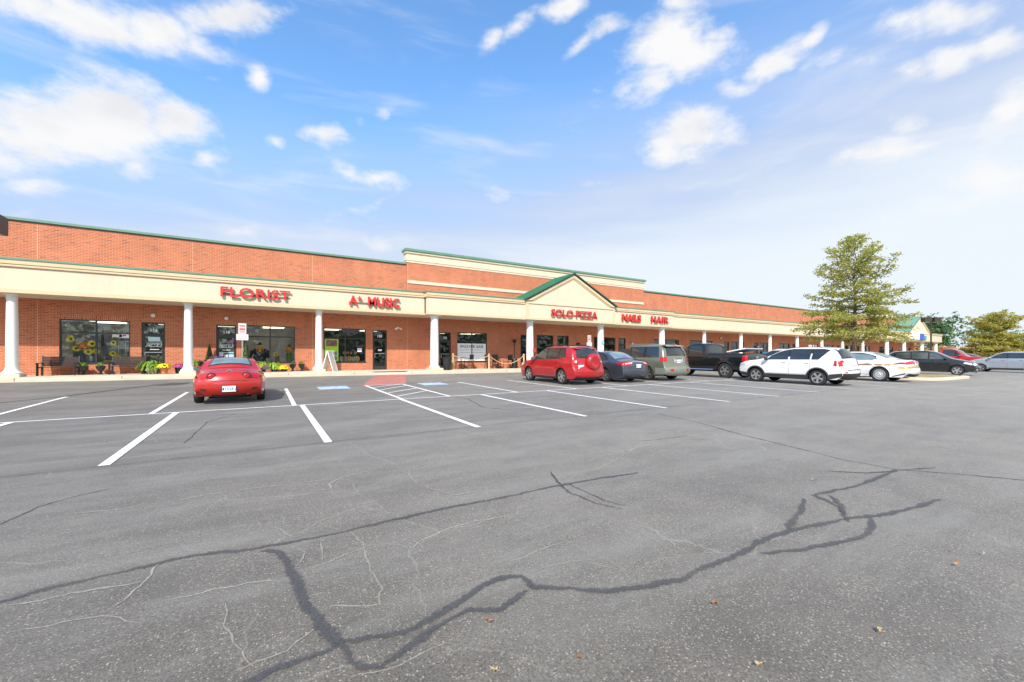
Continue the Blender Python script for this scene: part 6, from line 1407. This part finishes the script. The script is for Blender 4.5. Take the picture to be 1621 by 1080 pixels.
def white_suv():
    t = thing('suv', 'white suv with black lower cladding parked in the open near row', 'car'); wb = 2.635; r = .345
    B = Body(1.81, [(2.06,.26),(2.20,.42),(2.22,.72),(2.12,.90),(1.85,.99),(1.0,1.10),(.28,1.50),(-.25,1.62),(-.9,1.655),(-1.5,1.62),(-1.84,1.55),(-2.10,1.10),(-2.16,.80),(-2.25,.68),(-2.25,.46),(-2.05,.32)], 1.03, .28, .26, (1.3175, -1.3175), tire=r, flare=.03, taper=.08)
    m = paint('white paint', (.80, .80, .80), 0, .3); finish_body(t, B, m, r, .2); under(t, B, .22, -1.9, 1.9)
    windows_standard(t, B, (B.find(x=.92), B.find(x=.36)), (B.find(z=1.51, side='rear'), B.find(z=1.13, side='rear')), [[(.80,1.08),(-.12,1.10),(-.12,1.56),(.30,1.52)], [(-.20,1.10),(-1.00,1.115),(-1.04,1.56),(-.20,1.56)], [(-1.06,1.115),(-1.34,1.12),(-1.70,1.50),(-1.10,1.55)]], vwt=(-.9, .9), vr=.86)
    lamp(t, 'tail_lamp', P_LRED, lambda mb: (B.side(mb, [(-1.90,.88),(-2.02,.85),(-2.01,1.08),(-1.93,1.10)], .014, nx=4), B.skin(mb, B.find(z=1.09, side='rear'), B.find(z=.85, side='rear'), .80, 1.3, .014, 4, 6), B.skin(mb, B.find(z=1.09, side='rear'), B.find(z=.85, side='rear'), -1.3, -.80, .014, 4, 6)))
    lamp(t, 'reversing_lamp', P_LCLR, lambda mb: (B.skin(mb, B.find(z=.98, side='rear'), B.find(z=.87, side='rear'), .82, .93, .02, 2, 2), B.skin(mb, B.find(z=.98, side='rear'), B.find(z=.87, side='rear'), -.93, -.82, .02, 2, 2)))
    lamp(t, 'headlamp', P_LCLR, lambda mb: B.side(mb, [(2.14,.74),(1.86,.82),(1.90,.95),(2.10,.88)], .012, nx=4))
    lamp(t, 'lower_bumper', P_PLASTIC, lambda mb: (B.skin(mb, B.find(z=.56, side='rear'), B.find(z=.34, side='rear'), -1.3, 1.3, .014, 5, 16), None))
    lamp(t, 'bumper_corner', P_PLASTIC, lambda mb: B.side(mb, [(-1.76,.285),(-2.20,.42),(-2.22,.56),(-1.76,.50)], .015, nx=6)); lamp(t, 'front_bumper_corner', P_PLASTIC, lambda mb: B.side(mb, [(2.10,.30),(1.76,.285),(1.76,.44),(2.16,.48)], .014, nx=6))
    lamp(t, 'tailgate_strip', P_PLASTIC, lambda mb: B.skin(mb, B.find(z=.68, side='rear'), B.find(z=.655, side='rear'), -.75, .75, .008, 2, 10))
    lamp(t, 'reflector', P_LRED, lambda mb: (B.skin(mb, B.find(z=.62, side='rear'), B.find(z=.585, side='rear'), .78, .95, .012, 1, 3), B.skin(mb, B.find(z=.62, side='rear'), B.find(z=.585, side='rear'), -.95, -.78, .012, 1, 3)))
    lamp(t, 'chrome_strip', P_CHROME, lambda mb: B.skin(mb, B.find(z=1.01, side='rear'), B.find(z=.985, side='rear'), -.40, .40, .014, 2, 8))
    plate(t, B.T(B.find(z=.88, side='rear'), .1).x - .012, 0, .86, '9DK 5526')
    lamp(t, 'sill_cladding', P_PLASTIC, lambda mb: B.side(mb, [(.90,.285),(-.90,.285),(-.90,.44),(.90,.44)], .014, nx=10, nz=2))
    arch_trim(t, B, r); lamp(t, 'rear_spoiler', m, lambda mb: mb.grid([[Vector((x, y, z)) for y in (-.60, -.3, 0, .3, .60)] for x, z in ((-1.6, 1.60), (-1.90, 1.555), (-1.91, 1.53), (-1.72, 1.52))]))
    for y in (-.60, .60): m2 = MB(); m2.tube([(.0, y, 1.60), (-.12, y, 1.655), (-1.3, y, 1.66), (-1.42, y, 1.60)], .014, 6); m2.build('roof_rail', P_PLASTIC, t, smooth=True)
    lamp(t, 'wiper', P_BLACKW, lambda mb: mb.tube([B.T(B.find(z=1.16, side='rear'), 0, .02), B.T(B.find(z=1.18, side='rear'), .5, .02)], .01))
    seams(t, B, (1.0, -.16, -1.02), .46, 1.06, (1.0, -.9)); handles(t, B, (.04, -.90), .985, m); mirror(t, B, .78, 1.07, P_PLASTIC)
    for x in B.ax:
        for sd in (-1, 1): wheel(t, x, sd * .785, r, .22, 'five', sd)
    place(t, 21.40, 9.0, 1, wb); return t

def police():
    t = thing('police_sedan', 'white police saloon with brown and gold side stripes behind the white suv', 'police car'); wb = 3.05; r = .365
    B = Body(1.905, [(2.34,.22),(2.46,.40),(2.47,.66),(2.36,.80),(1.5,.96),(1.05,1.02),(.30,1.40),(-.15,1.485),(-.7,1.48),(-1.15,1.40),(-1.78,1.12),(-2.10,1.07),(-2.44,1.04),(-2.52,.96),(-2.50,.78),(-2.60,.62),(-2.60,.48),(-2.46,.34)], .98, .24, .36, (1.525, -1.525), cr_end=.12, taper=.09, r=.07, tire=r, flare=.03)
    m = paint('police white paint', (.78, .78, .79), 0, .3); finish_body(t, B, m, r, .2); under(t, B, .18, -2.2, 2.1)
    windows_standard(t, B, (B.find(x=1.0), B.find(x=.36)), (B.find(x=-1.12), B.find(x=-1.74)), [[(.85,1.05),(-.20,1.06),(-.20,1.42),(.32,1.40)], [(-.28,1.06),(-1.20,1.07),(-1.38,1.14),(-1.34,1.22),(-1.1,1.34),(-.28,1.42)]], vwt=(-.9, .9), vr=.86, vrt=(-.9, .9), glass=P_GLASSB)
    for sd in (-1, 1):
        lamp(t, 'tail_lamp', P_LRED, lambda mb: (B.side(mb, [(-2.06,.90),(-2.46,.90),(-2.48,.99),(-2.30,.98)], .012, sd=(sd,), nx=5), B.skin(mb, B.find(z=.985, side='rear'), B.find(z=.88, side='rear'), *sorted((sd * .1, sd * 1.3)), .012, 4, 14)))
    BR = mat('brown vinyl stripe', (.16, .04, .03), .5); GO = mat('gold vinyl stripe', (.70, .42, .06), .5)
    lamp(t, 'brown_stripe', BR, lambda mb: B.side(mb, [(1.0,.80),(-1.95,.82),(-1.95,.855),(1.0,.835)], .004, nx=30, nz=1))
    lamp(t, 'gold_stripe', GO, lambda mb: B.side(mb, [(1.0,.84),(-2.2,.862),(-2.2,.884),(1.0,.862)], .004, nx=30, nz=1))
    lamp(t, 'hazard_band', mat('reflective yellow', (.75, .52, .03), .4), lambda mb: (B.skin(mb, B.find(z=.76, side='rear'), B.find(z=.66, side='rear'), -1.3, 1.3, .006, 3, 18), B.side(mb, [(-2.26,.68),(-2.50,.66),(-2.47,.76),(-2.26,.76)], .006, nx=4)))
    def chev(mb):
        i0, i1 = B.find(z=.76, side='rear'), B.find(z=.66, side='rear')
        for k in range(9):
            v = -.95 + k * .21; mb.grid([[B.T(i0, v + .09, .009), B.T(i0, v + .17, .009)], [B.T((i0 + i1) / 2, v + .05, .009), B.T((i0 + i1) / 2, v + .13, .009)], [B.T(i1, v, .009), B.T(i1, v + .08, .009)]])
    lamp(t, 'hazard_chevrons', P_BLACKW, chev)
    for sd in (-1, 1):
        x = -.30; o = text_obj('side_lettering', 'SHERIFF', .20, (0, 0, 0), GO, t, .004, .02, align='CENTER', sx=1.1); o.rotation_euler = (R(84), 0, R(180) if sd > 0 else 0); o.location = (-.18, sd * (B.hw(-.3, .92) + .012), .885)
    lamp(t, 'diffuser', P_PLASTIC, lambda mb: (B.skin(mb, B.find(z=.46, side='rear'), B.find(z=.35, side='rear'), -.9, .9, .012, 3, 12), B.side(mb, [(-2.02,.26),(-2.50,.40),(-2.52,.47),(-2.04,.30)], .01, nx=5)))
    plate(t, B.T(B.find(z=.82, side='rear'), .1).x - .014, 0, .835, 'LG 24815')
    for y in (-.55, .55): m2 = MB(); m2.lathe([(.04, 0), (.045, 0), (.045, .14)], 14, axis='x', caps=False); o = m2.build('exhaust_tip', P_PLASTIC, t, smooth=True); o.location = (-2.58, y, .36)
    seams(t, B, (1.08, -.24, -1.30), .34, 1.0, (1.08, -1.1)); handles(t, B, (.0, -1.05), .93, m); mirror(t, B, .80, 1.05, m)
    for x in B.ax:
        for sd in (-1, 1): wheel(t, x, sd * .82, r, .225, 'steel', sd, .25)
    place(t, 27.52, 8.92, 1, wb); return t

def crossover(label, col, mname, x, y, face, W=1.8, H=1.61, wb=2.6, rims='five', kind='suv', lights=True, zb=1.02, L=4.35, glass=None, front_axle=True, yaw=0):
    t = thing(kind, label, 'car'); r = .335; fo = .86; ro = L - wb - fo; a = wb / 2; k = H / 1.61
    B = Body(W, [(a+fo-.12,.24),(a+fo,.40),(a+fo,.66),(a+fo-.14,.84),(a+.15,1.0*k),(a-.36,1.08*k),(a-1.05,1.49*k),(a-1.5,1.60*k),(-.4,1.61*k),(-a-.1,1.56*k),(-a-ro+.30,1.50*k),(-a-ro+.10,1.06*k),(-a-ro+.05,.80),(-a-ro,.66),(-a-ro,.42),(-a-ro+.12,.30)], zb, .25, .26, (a, -a), tire=r, flare=.025, taper=.10, cr_end=.15)
    m = paint(mname, col, .3, .28); finish_body(t, B, m, r, .2); under(t, B, .2, -a - ro + .3, a + fo - .4)
    zt = 1.50 * k
    windows_standard(t, B, (B.find(x=a-.42), B.find(x=a-1.0)), (B.find(z=1.46*k, side='rear'), B.find(z=1.12*k, side='rear')), [[(a-.56,zb+.06),(-.04,zb+.07),(-.04,zt),(a-1.05,zt)], [(-.12,zb+.07),(-.92,zb+.08),(-.96,zt),(-.12,zt)], [(-1.02,zb+.08),(-a-ro+.5,zb+.14),(-a-ro+.62,zt-.05),(-1.04,zt)]], vwt=(-.9, .9), vr=.86, glass=glass or P_GLASS)
    z1 = .86
    for sd in (-1, 1):
        lamp(t, 'headlamp', P_LCLR, lambda mb: (B.side(mb, [(a+fo-.16,.70),(a+.28,.80),(a+.34,.90),(a+fo-.18,.84)], .012, sd=(sd,), nx=6), B.skin(mb, B.find(z=.80, side='front'), B.find(z=.68, side='front'), *sorted((sd * .62, sd * 1.3)), .012, 3, 6)))
        lamp(t, 'tail_lamp', P_LRED, lambda mb: (B.side(mb, [(-a-ro+.30,.84),(-a-ro+.08,.84),(-a-ro+.12,1.08),(-a-ro+.28,1.08)], .012, sd=(sd,), nx=3), B.skin(mb, B.find(z=1.05, side='rear'), B.find(z=.84, side='rear'), *sorted((sd * .82, sd * 1.3)), .012, 3, 5)))
        lamp(t, 'fog_lamp', P_LCLR, lambda mb: B.skin(mb, B.find(z=.46, side='front'), B.find(z=.38, side='front'), *sorted((sd * .76, sd * .92)), .02, 2, 3))
    lamp(t, 'grille', P_PLASTIC, lambda mb: (B.skin(mb, B.find(z=.76, side='front'), B.find(z=.66, side='front'), -.56, .56, .012, 3, 10), B.skin(mb, B.find(z=.52, side='front'), B.find(z=.34, side='front'), -.72, .72, .012, 4, 10)))
    lamp(t, 'grille_trim', P_CHROME, lambda mb: B.skin(mb, B.find(z=.775, side='front'), B.find(z=.755, side='front'), -.56, .56, .018, 1, 10))
    xp = B.T(B.find(z=.58, side='front'), 0).x; plate(t, xp + .012, 0, .58, '3BN 7741', rear=False)
    seams(t, B, (a - .34, -.08, -.98), .36, zb + .03, (a - .34, -.95)); handles(t, B, (.12, -.84), zb - .07, m); mirror(t, B, a - .56, zb + .05, m if W > 1.85 else P_PLASTIC)
    lamp(t, 'sill_cladding', P_PLASTIC, lambda mb: B.side(mb, [(a-.45,.255),(-a+.45,.255),(-a+.45,.35),(a-.45,.35)], .01, nx=10, nz=2))
    for xx in B.ax:
        for sd in (-1, 1): wheel(t, xx, sd * (W / 2 - .12), r, .22, rims, sd)
    if face > 0: place(t, x, y - wb if front_axle else y, 1, wb)
    else: place(t, x - math.sin(yaw) * wb, y + wb if front_axle else y, -1, wb, yaw=yaw)
    return t
import time as _t
_t0 = _t.time()
red_coupe(); red_suv(); sedan(); olive_suv(); white_suv(); police()
pickup('pickup_truck', 'black crew cab pickup truck right of the olive suv', (.010, .011, .013), 22.55, 13.9, 1)
crossover('dark grey hatchback crossover facing us beyond the kerbed island', (.012, .014, .018), 'charcoal paint', 41.15, 9.45, -1, rims='five', yaw=R(10), L=4.5, H=1.66, glass=P_GLASSM)
crossover('silver blue suv nose left at the right edge of the lot', (.36, .40, .47), 'silver blue paint', 53.4, 10.75, 1, W=1.93, H=1.70, wb=2.82, L=4.85, zb=1.08, rims='twin')
pickup('pickup_truck', 'bright red pickup truck facing us behind the charcoal crossover', (.52, .012, .02), 57.9, 15.5, -1, wb=3.45, W=1.98, lid=False, mname='bright red truck paint', rims='six', r=.38, H=2.02)
crossover('white suv mostly hidden behind the white police saloon, only its roof showing', (.78, .78, .78), 'plain white paint', 32.7, 18.2, 1, H=1.72, zb=1.08)
crossover('dark car whose roof shows between the red pickup and the silver suv', (.03, .035, .05), 'navy paint', 62.5, 12.2, -1, H=1.55)
print('cars', _t.time() - _t0)

# ------------------------------------------------------------------ trees, lamps, island
M_BARK = mat('grey brown bark', (.13, .10, .08), .95, var=.3, vscale=6, bump=.6, bscale=25)
L_OAK = leaf_mat('pin oak leaf', (.28, .39, .07), (.66, .55, .18), .62); L_OAK2 = leaf_mat('yellowing oak leaf', (.36, .38, .07), (.68, .56, .16), .62)
L_GREEN = leaf_mat('evergreen leaf', (.09, .19, .07), (.18, .30, .13), .3); L_AUT = leaf_mat('orange hedge leaf', (.45, .15, .03), (.60, .36, .08), .3)
L_GREY = leaf_mat('pale green leaf', (.18, .28, .15), (.32, .42, .26), .3)
def leaf_cloud(mb, p, n, sp, size, rr):
    for _ in range(n):
        q = p + Vector((rr.gauss(0, sp), rr.gauss(0, sp), rr.gauss(0, sp * .45)))
        nr = Vector((rr.uniform(-1, 1), rr.uniform(-1, 1), rr.uniform(.1, 1.4))).normalized(); u = nr.orthogonal().normalized(); u = Matrix.Rotation(rr.uniform(0, 6.3), 3, nr) @ u; w = nr.cross(u); s = size * rr.uniform(.55, 1.25)
        mb.face([q - u * s, q - w * s * .55, q + u * s, q + w * s * .55])
def oak(label, x, y, z, H, spread, seed, lm, nb=46, leafn=10, size=.085, low=.2, group=None, flat=1.0, skip=0):
    rr = random.Random(seed); t = thing('pin_oak', label, 'tree', (x, y, z), 0, group)
    tr = MB(); n = 12; sway = [(rr.uniform(-.05, .05) * i * .25, rr.uniform(-.05, .05) * i * .25) for i in range(n + 1)]
    pts = [(sway[i][0], sway[i][1], H * i / n * .985) for i in range(n + 1)]
    tr.tube(pts, [max(.012, .017 * H * (1 - i / n) ** 1.0 + .008) for i in range(n + 1)], 9); tr.build('trunk', M_BARK, t, smooth=True)
    br = MB(); lf = MB()
    for k in range(nb):
        f = low + (1 - low) * ((k + .5) / nb) ** .9; h = H * f; a = k * 2.39996 + rr.uniform(-.5, .5)
        env = (1 - (f - low) / (1 - low)) ** .72 * (.55 + .45 * min(1, (f - low) / .12 + .35)); L = spread * env * rr.uniform(.60, 1.15) + .12
        rise = (-.03 if f < low + .15 else (.10 if f < .6 else .55)) + rr.uniform(-.1, .12); d = Vector((math.cos(a), math.sin(a), 0)); p0 = Vector((0, 0, h)); P = []
        for i in range(6): s = i / 5; P.append(p0 + d * L * s + Vector((0, 0, L * (rise * s + .10 * s * s * (1 if f > .5 else -.6)))) + Vector((rr.gauss(0, .03), rr.gauss(0, .03), rr.gauss(0, .03))) * L * s)
        r0 = .006 * H * (1 - f) + .012; br.tube(P, [r0 * (1 - .8 * i / 5) for i in range(6)], 5)
        nt = max(3, int(L * 4.5))
        for j in range(nt):
            s = .16 + .84 * (j + rr.random()) / nt; i = min(4, int(s * 5)); q = P[i].lerp(P[i + 1], s * 5 - i)
            sdv = Vector((-d.y, d.x, 0)) * rr.choice((-1, 1)); tl = L * .42 * (1.15 - s) * rr.uniform(.4, 1.2) + .12
            e = q + (sdv * .85 + d * .55).normalized() * tl + Vector((0, 0, tl * rr.uniform(-.25, .2)))
            if tl > .2: br.tube([q, (q + e) / 2, e], [.010, .007, .004], 4, caps=False)
            for m in range(max(1, int(tl / .26))):
                c = q.lerp(e, (m + .7) / max(1, int(tl / .26))); leaf_cloud(lf, c, leafn, .16 * flat, size, rr)
        leaf_cloud(lf, P[-1], leafn + 4, .14, size, rr)
    br.build('branches', M_BARK, t, recalc=False); lf.build('crown', lm, t, recalc=False); return t
oak('tall pyramidal pin oak turning yellow green, standing before the canopy', 34.5, 12.9, ground(34.5, 12.9) + .1, 9.2, 3.7, 3, L_OAK, 80, 16, .085, .23)
oak('wide spreading yellow oak at the right edge of the lot', 93.5, 17.5, ground(93, 17), 7.6, 5.9, 11, L_OAK2, 52, 12, .16, .14, flat=1.3)
def far_tree(label, x, y, H, W, m, seed, size=.3, n=1500, group=None, name='distant_tree', low=.25):
    rr = random.Random(seed); t = thing(name, label, 'tree', (x, y, ground(x, y) - .3), 0, group)
    tr = MB(); tr.tube([(0, 0, 0), (.1, 0, H * .5), (0, .1, H * .9)], [.25, .15, .03], 7); tr.build('trunk', M_BARK, t)
    lf = MB(); lumps = [(Vector((rr.uniform(-1, 1) * W * .42, rr.uniform(-1, 1) * W * .3, H * (low + (1 - low) * rr.random() ** .8 * .92))), rr.uniform(.5, 1.0) * W * .26) for _ in range(16)]
    for _ in range(n // 6): c, s = rr.choice(lumps); taper = 1 - .5 * max(0, c.z / H - .6) / .4; leaf_cloud(lf, c + Vector((rr.gauss(0, s * .5) * taper, rr.gauss(0, s * .5), rr.gauss(0, s * .42))), 6, size * .9, size, rr)
    lf.build('crown', m, t, recalc=False); return t
g = 'green trees beyond the end of the building'
far_tree('dense dark green tree just past the canopy end', 136, 34, 10.5, 11, L_GREEN, 1, .36, 2600, g)
far_tree('smaller green tree left of the lamp post top', 128, 36, 9.2, 7, L_GREEN, 2, .34, 1500, g)
far_tree('pale open crowned tree right of the dense green tree', 152, 31, 10.0, 9, L_GREY, 4, .34, 1000, g)
far_tree('dull green tree at the foot of the yellow oak', 170, 27, 8.0, 10, L_GREY, 6, .34, 1400, g)
def hedge():
    rr = random.Random(5); lf = MB(); st = MB()
    for k in range(44):
        t = k / 43; x = 106 + 50 * t + rr.uniform(-1, 1); y = 41 - 20 * t + rr.uniform(-1, 1); h = rr.uniform(2.6, 4.2)
        st.tube([(x, y, ground(x, y)), (x + rr.uniform(-.3, .3), y, ground(x, y) + h * .6)], [.08, .04], 5)
        for _ in range(34): leaf_cloud(lf, Vector((x + rr.gauss(0, 1.0), y + rr.gauss(0, .8), ground(x, y) + h * rr.uniform(.15, .95))), 7, .32, .24, rr)
    t = thing('autumn_shrub_row', 'row of orange autumn shrubs beyond the end of the building', 'shrubs', (0, 0, 0)); lf.build('foliage', L_AUT, t, recalc=False); st.build('stems', M_BARK, t, recalc=False)
    rr = random.Random(9); lf = MB()
    for k in range(70):
        t = k / 69; x = 112 + 150 * t; y = 20 - 62 * t + rr.uniform(-2, 2); h = rr.uniform(2.2, 4.0)
        for _ in range(30): leaf_cloud(lf, Vector((x + rr.gauss(0, 1.6), y + rr.gauss(0, 1.5), ground(x, y) + h * rr.uniform(.1, .95))), 7, .4, .32, rr)
    o = lf.build('treeline', leaf_mat('brown green far leaf', (.16, .16, .03), (.34, .26, .06), .2), recalc=False); tag(o, 'low brown green belt of bushes along the far edge of the lot', 'bushes'); o['kind'] = 'stuff'
hedge()
def island():
    P = []; cx, cy = 31.2, 9.3
    for i in range(48):
        a = 2 * math.pi * i / 48; x = cx + 3.3 * abs(math.cos(a)) ** .45 * (1 if math.cos(a) > 0 else -1); y = cy + 1.45 * abs(math.sin(a)) ** .7 * (1 if math.sin(a) > 0 else -1); P.append((x, y))
    return P
def make_island(cx, cy, hx, hy, lab):
    def ring(s, dz):
        r = []
        for i in range(64):
            a = 2 * math.pi * i / 64; c_, s_ = math.cos(a), math.sin(a); x = cx + (hx - s) * math.copysign(abs(c_) ** .35, c_); y = cy + (hy - s) * math.copysign(abs(s_) ** .55, s_); r.append((x, y, ground(x, y) + dz))
        return r
    mb = MB(); mb.grid([ring(0, -.03), ring(.01, .12), ring(.03, .14), ring(.28, .145), ring(.29, .10)], 0, True); structure(mb.build('island_kerb', M_KERB, smooth=True, sharp=40))
    m = MB(); m.grid([ring(.285, .11), ring(min(hx, hy) * .6, .17), ring(min(hx, hy) * .98, .18)], 0, True); structure(m.build('island_soil', mat('mulch and dry grass', (.30, .23, .10), .95, var=.4, vscale=3, bump=.5, bscale=15)))
make_island(33.4, 9.6, 3.5, 1.9, '')
make_island(34.6, 15.0, 1.3, 3.4, '')
M_POLE = mat('dark bronze lamp pole', (.05, .038, .03), .45, var=.1)
def lot_lamp(label, x, y, h, arms, head=(.62, .40, .30), rz=0, arm=.35):
    t = thing('lot_lamp', label, 'lamp post', (x, y, ground(x, y)), rz); m = MB(); m.box(-.07, .07, -.07, .07, 0, h); m.build('pole', M_POLE, t)
    b = MB(); b.lathe([(.25, -.2), (.25, .35), (.22, .4), (0, .41)], 18); b.build('base', M_CONC, t)
    for a in arms:
        q = Matrix.Rotation(a, 4, 'Z'); m = MB(); m.box(.06, arm, -.03, .03, h - .25, h - .15, 0, q); m.build('arm', M_POLE, t)
        m = MB(); m.box(arm, arm + head[0], -head[1] / 2, head[1] / 2, h - .2 - head[2] / 2, h - .2 + head[2] / 2, 0, q); o = m.build('lamp_head', M_POLE, t)
        l = MB(); l.box(arm + .04, arm + head[0] - .04, -head[1] / 2 + .04, head[1] / 2 - .04, h - .2 - head[2] / 2 - .012, h - .2 - head[2] / 2 + .002, 0, q); l.build('lens', mat('lamp lens', (.35, .35, .33), .2), o)
    return t
lot_lamp('dark parking lot lamp post with two box heads before the far end of the canopy', 74.4, 19.6, 6.2, (R(-30), R(150)), (.85, .6, .6), arm=.2)
def near_lamp():
    d = ray(12, 358); p = d * 11.5; t = thing('lot_lamp', 'dark box lamp head poking in at the upper left corner of the brick parapet', 'lamp post', (p.x - .95, p.y - .3, ground(p.x - .9, p.y)))
    h = p.z + CZ - t.location.z; m = MB(); m.box(-.07, .07, -.07, .07, 0, h); m.build('pole', M_POLE, t)
    m = MB(); m.box(.07, .3, .27, .33, h - .05, h + .05, 0, Matrix.Identity(4)); m.box(-.03, .03, .07, .3, h - .05, h + .05); m.build('arm', M_POLE, t)
    m = MB(); m.box(.28, .90, -.05, .48, h - .24, h + .24); o = m.build('lamp_head', M_POLE, t)
    l = MB(); l.box(.32, .86, .0, .44, h - .255, h - .238); l.build('lens', mat('lamp lens', (.35, .35, .33), .2), o)
near_lamp()
def litter():
    g = 'fallen leaves on the asphalt'
    ML = [mat('tan leaf', (.45, .32, .16), .8, var=.2), mat('orange dry leaf', (.55, .22, .04), .8, var=.2), mat('brown leaf', (.30, .13, .06), .8, var=.2)]
    for (x, y, s, k, lab) in ((1393,1010,.034,0,'curled tan oak leaf, largest in the foreground asphalt'), (1201,1067,.026,0,'tan leaf close to the bottom edge of the frame'), (1515,899,.03,1,'orange leaf beside the pale leaf scraps at the right'), (1508,880,.022,0,'pale leaf scrap just above the orange leaf'),
                              (1556,884,.022,0,'pale leaf scrap right of the orange leaf'), (1132,965,.04,2,'thin brown leaf on its own in the centre right foreground'), (773,994,.035,2,'reddish leaf below the looping crack'), (783,1074,.04,0,'yellow scrap at the bottom middle of the frame'), (917,1053,.03,2,'reddish scrap in the bottom middle right'),
                              (1289,763,.04,0,'pale leaf above the forked crack'), (483,685,.035,1,'small orange leaf near the near stall line left of centre'), (165,700,.05,0,'pale litter scrap left of the long stall line')):
        X, Y = gpx(x, y); t = MB(); rr = random.Random(x); P = []
        for i in range(14):
            a = 2 * math.pi * i / 14; r = s * .62 * (1.0 if i % 2 == 0 else .55) * rr.uniform(.8, 1.2); P.append((r * math.cos(a) * 1.3, r * math.sin(a) * .7, .004 + .018 * rr.random()))
        for i in range(14): t.face([(0, 0, .012), P[i], P[(i + 1) % 14]])
        o = t.build('fallen_leaf', ML[k]); o.location = (X, Y, ground(X, Y) + .012); o.rotation_euler = (0, 0, rr.uniform(0, 6)); tag(o, lab, 'leaf', g)
litter()
def belt_behind():
    rr = random.Random(19); lf = MB()
    for k in range(120):
        t = k / 119; a = R(-200 + 160 * t) ; d = rr.uniform(75, 100); x = 10 + math.cos(a) * d * 1.3; y = -10 + math.sin(a) * d * .8; h = rr.uniform(7, 13)
        for _ in range(26): leaf_cloud(lf, Vector((x + rr.gauss(0, 3), y + rr.gauss(0, 3), ground(x, y) + h * rr.uniform(.05, 1))), 5, 1.0, .9, rr)
    o = lf.build('distant_wood', L_GREEN, recalc=False); tag(o, 'belt of trees across the road behind the parking lot', 'trees'); o['kind'] = 'stuff'
belt_behind()
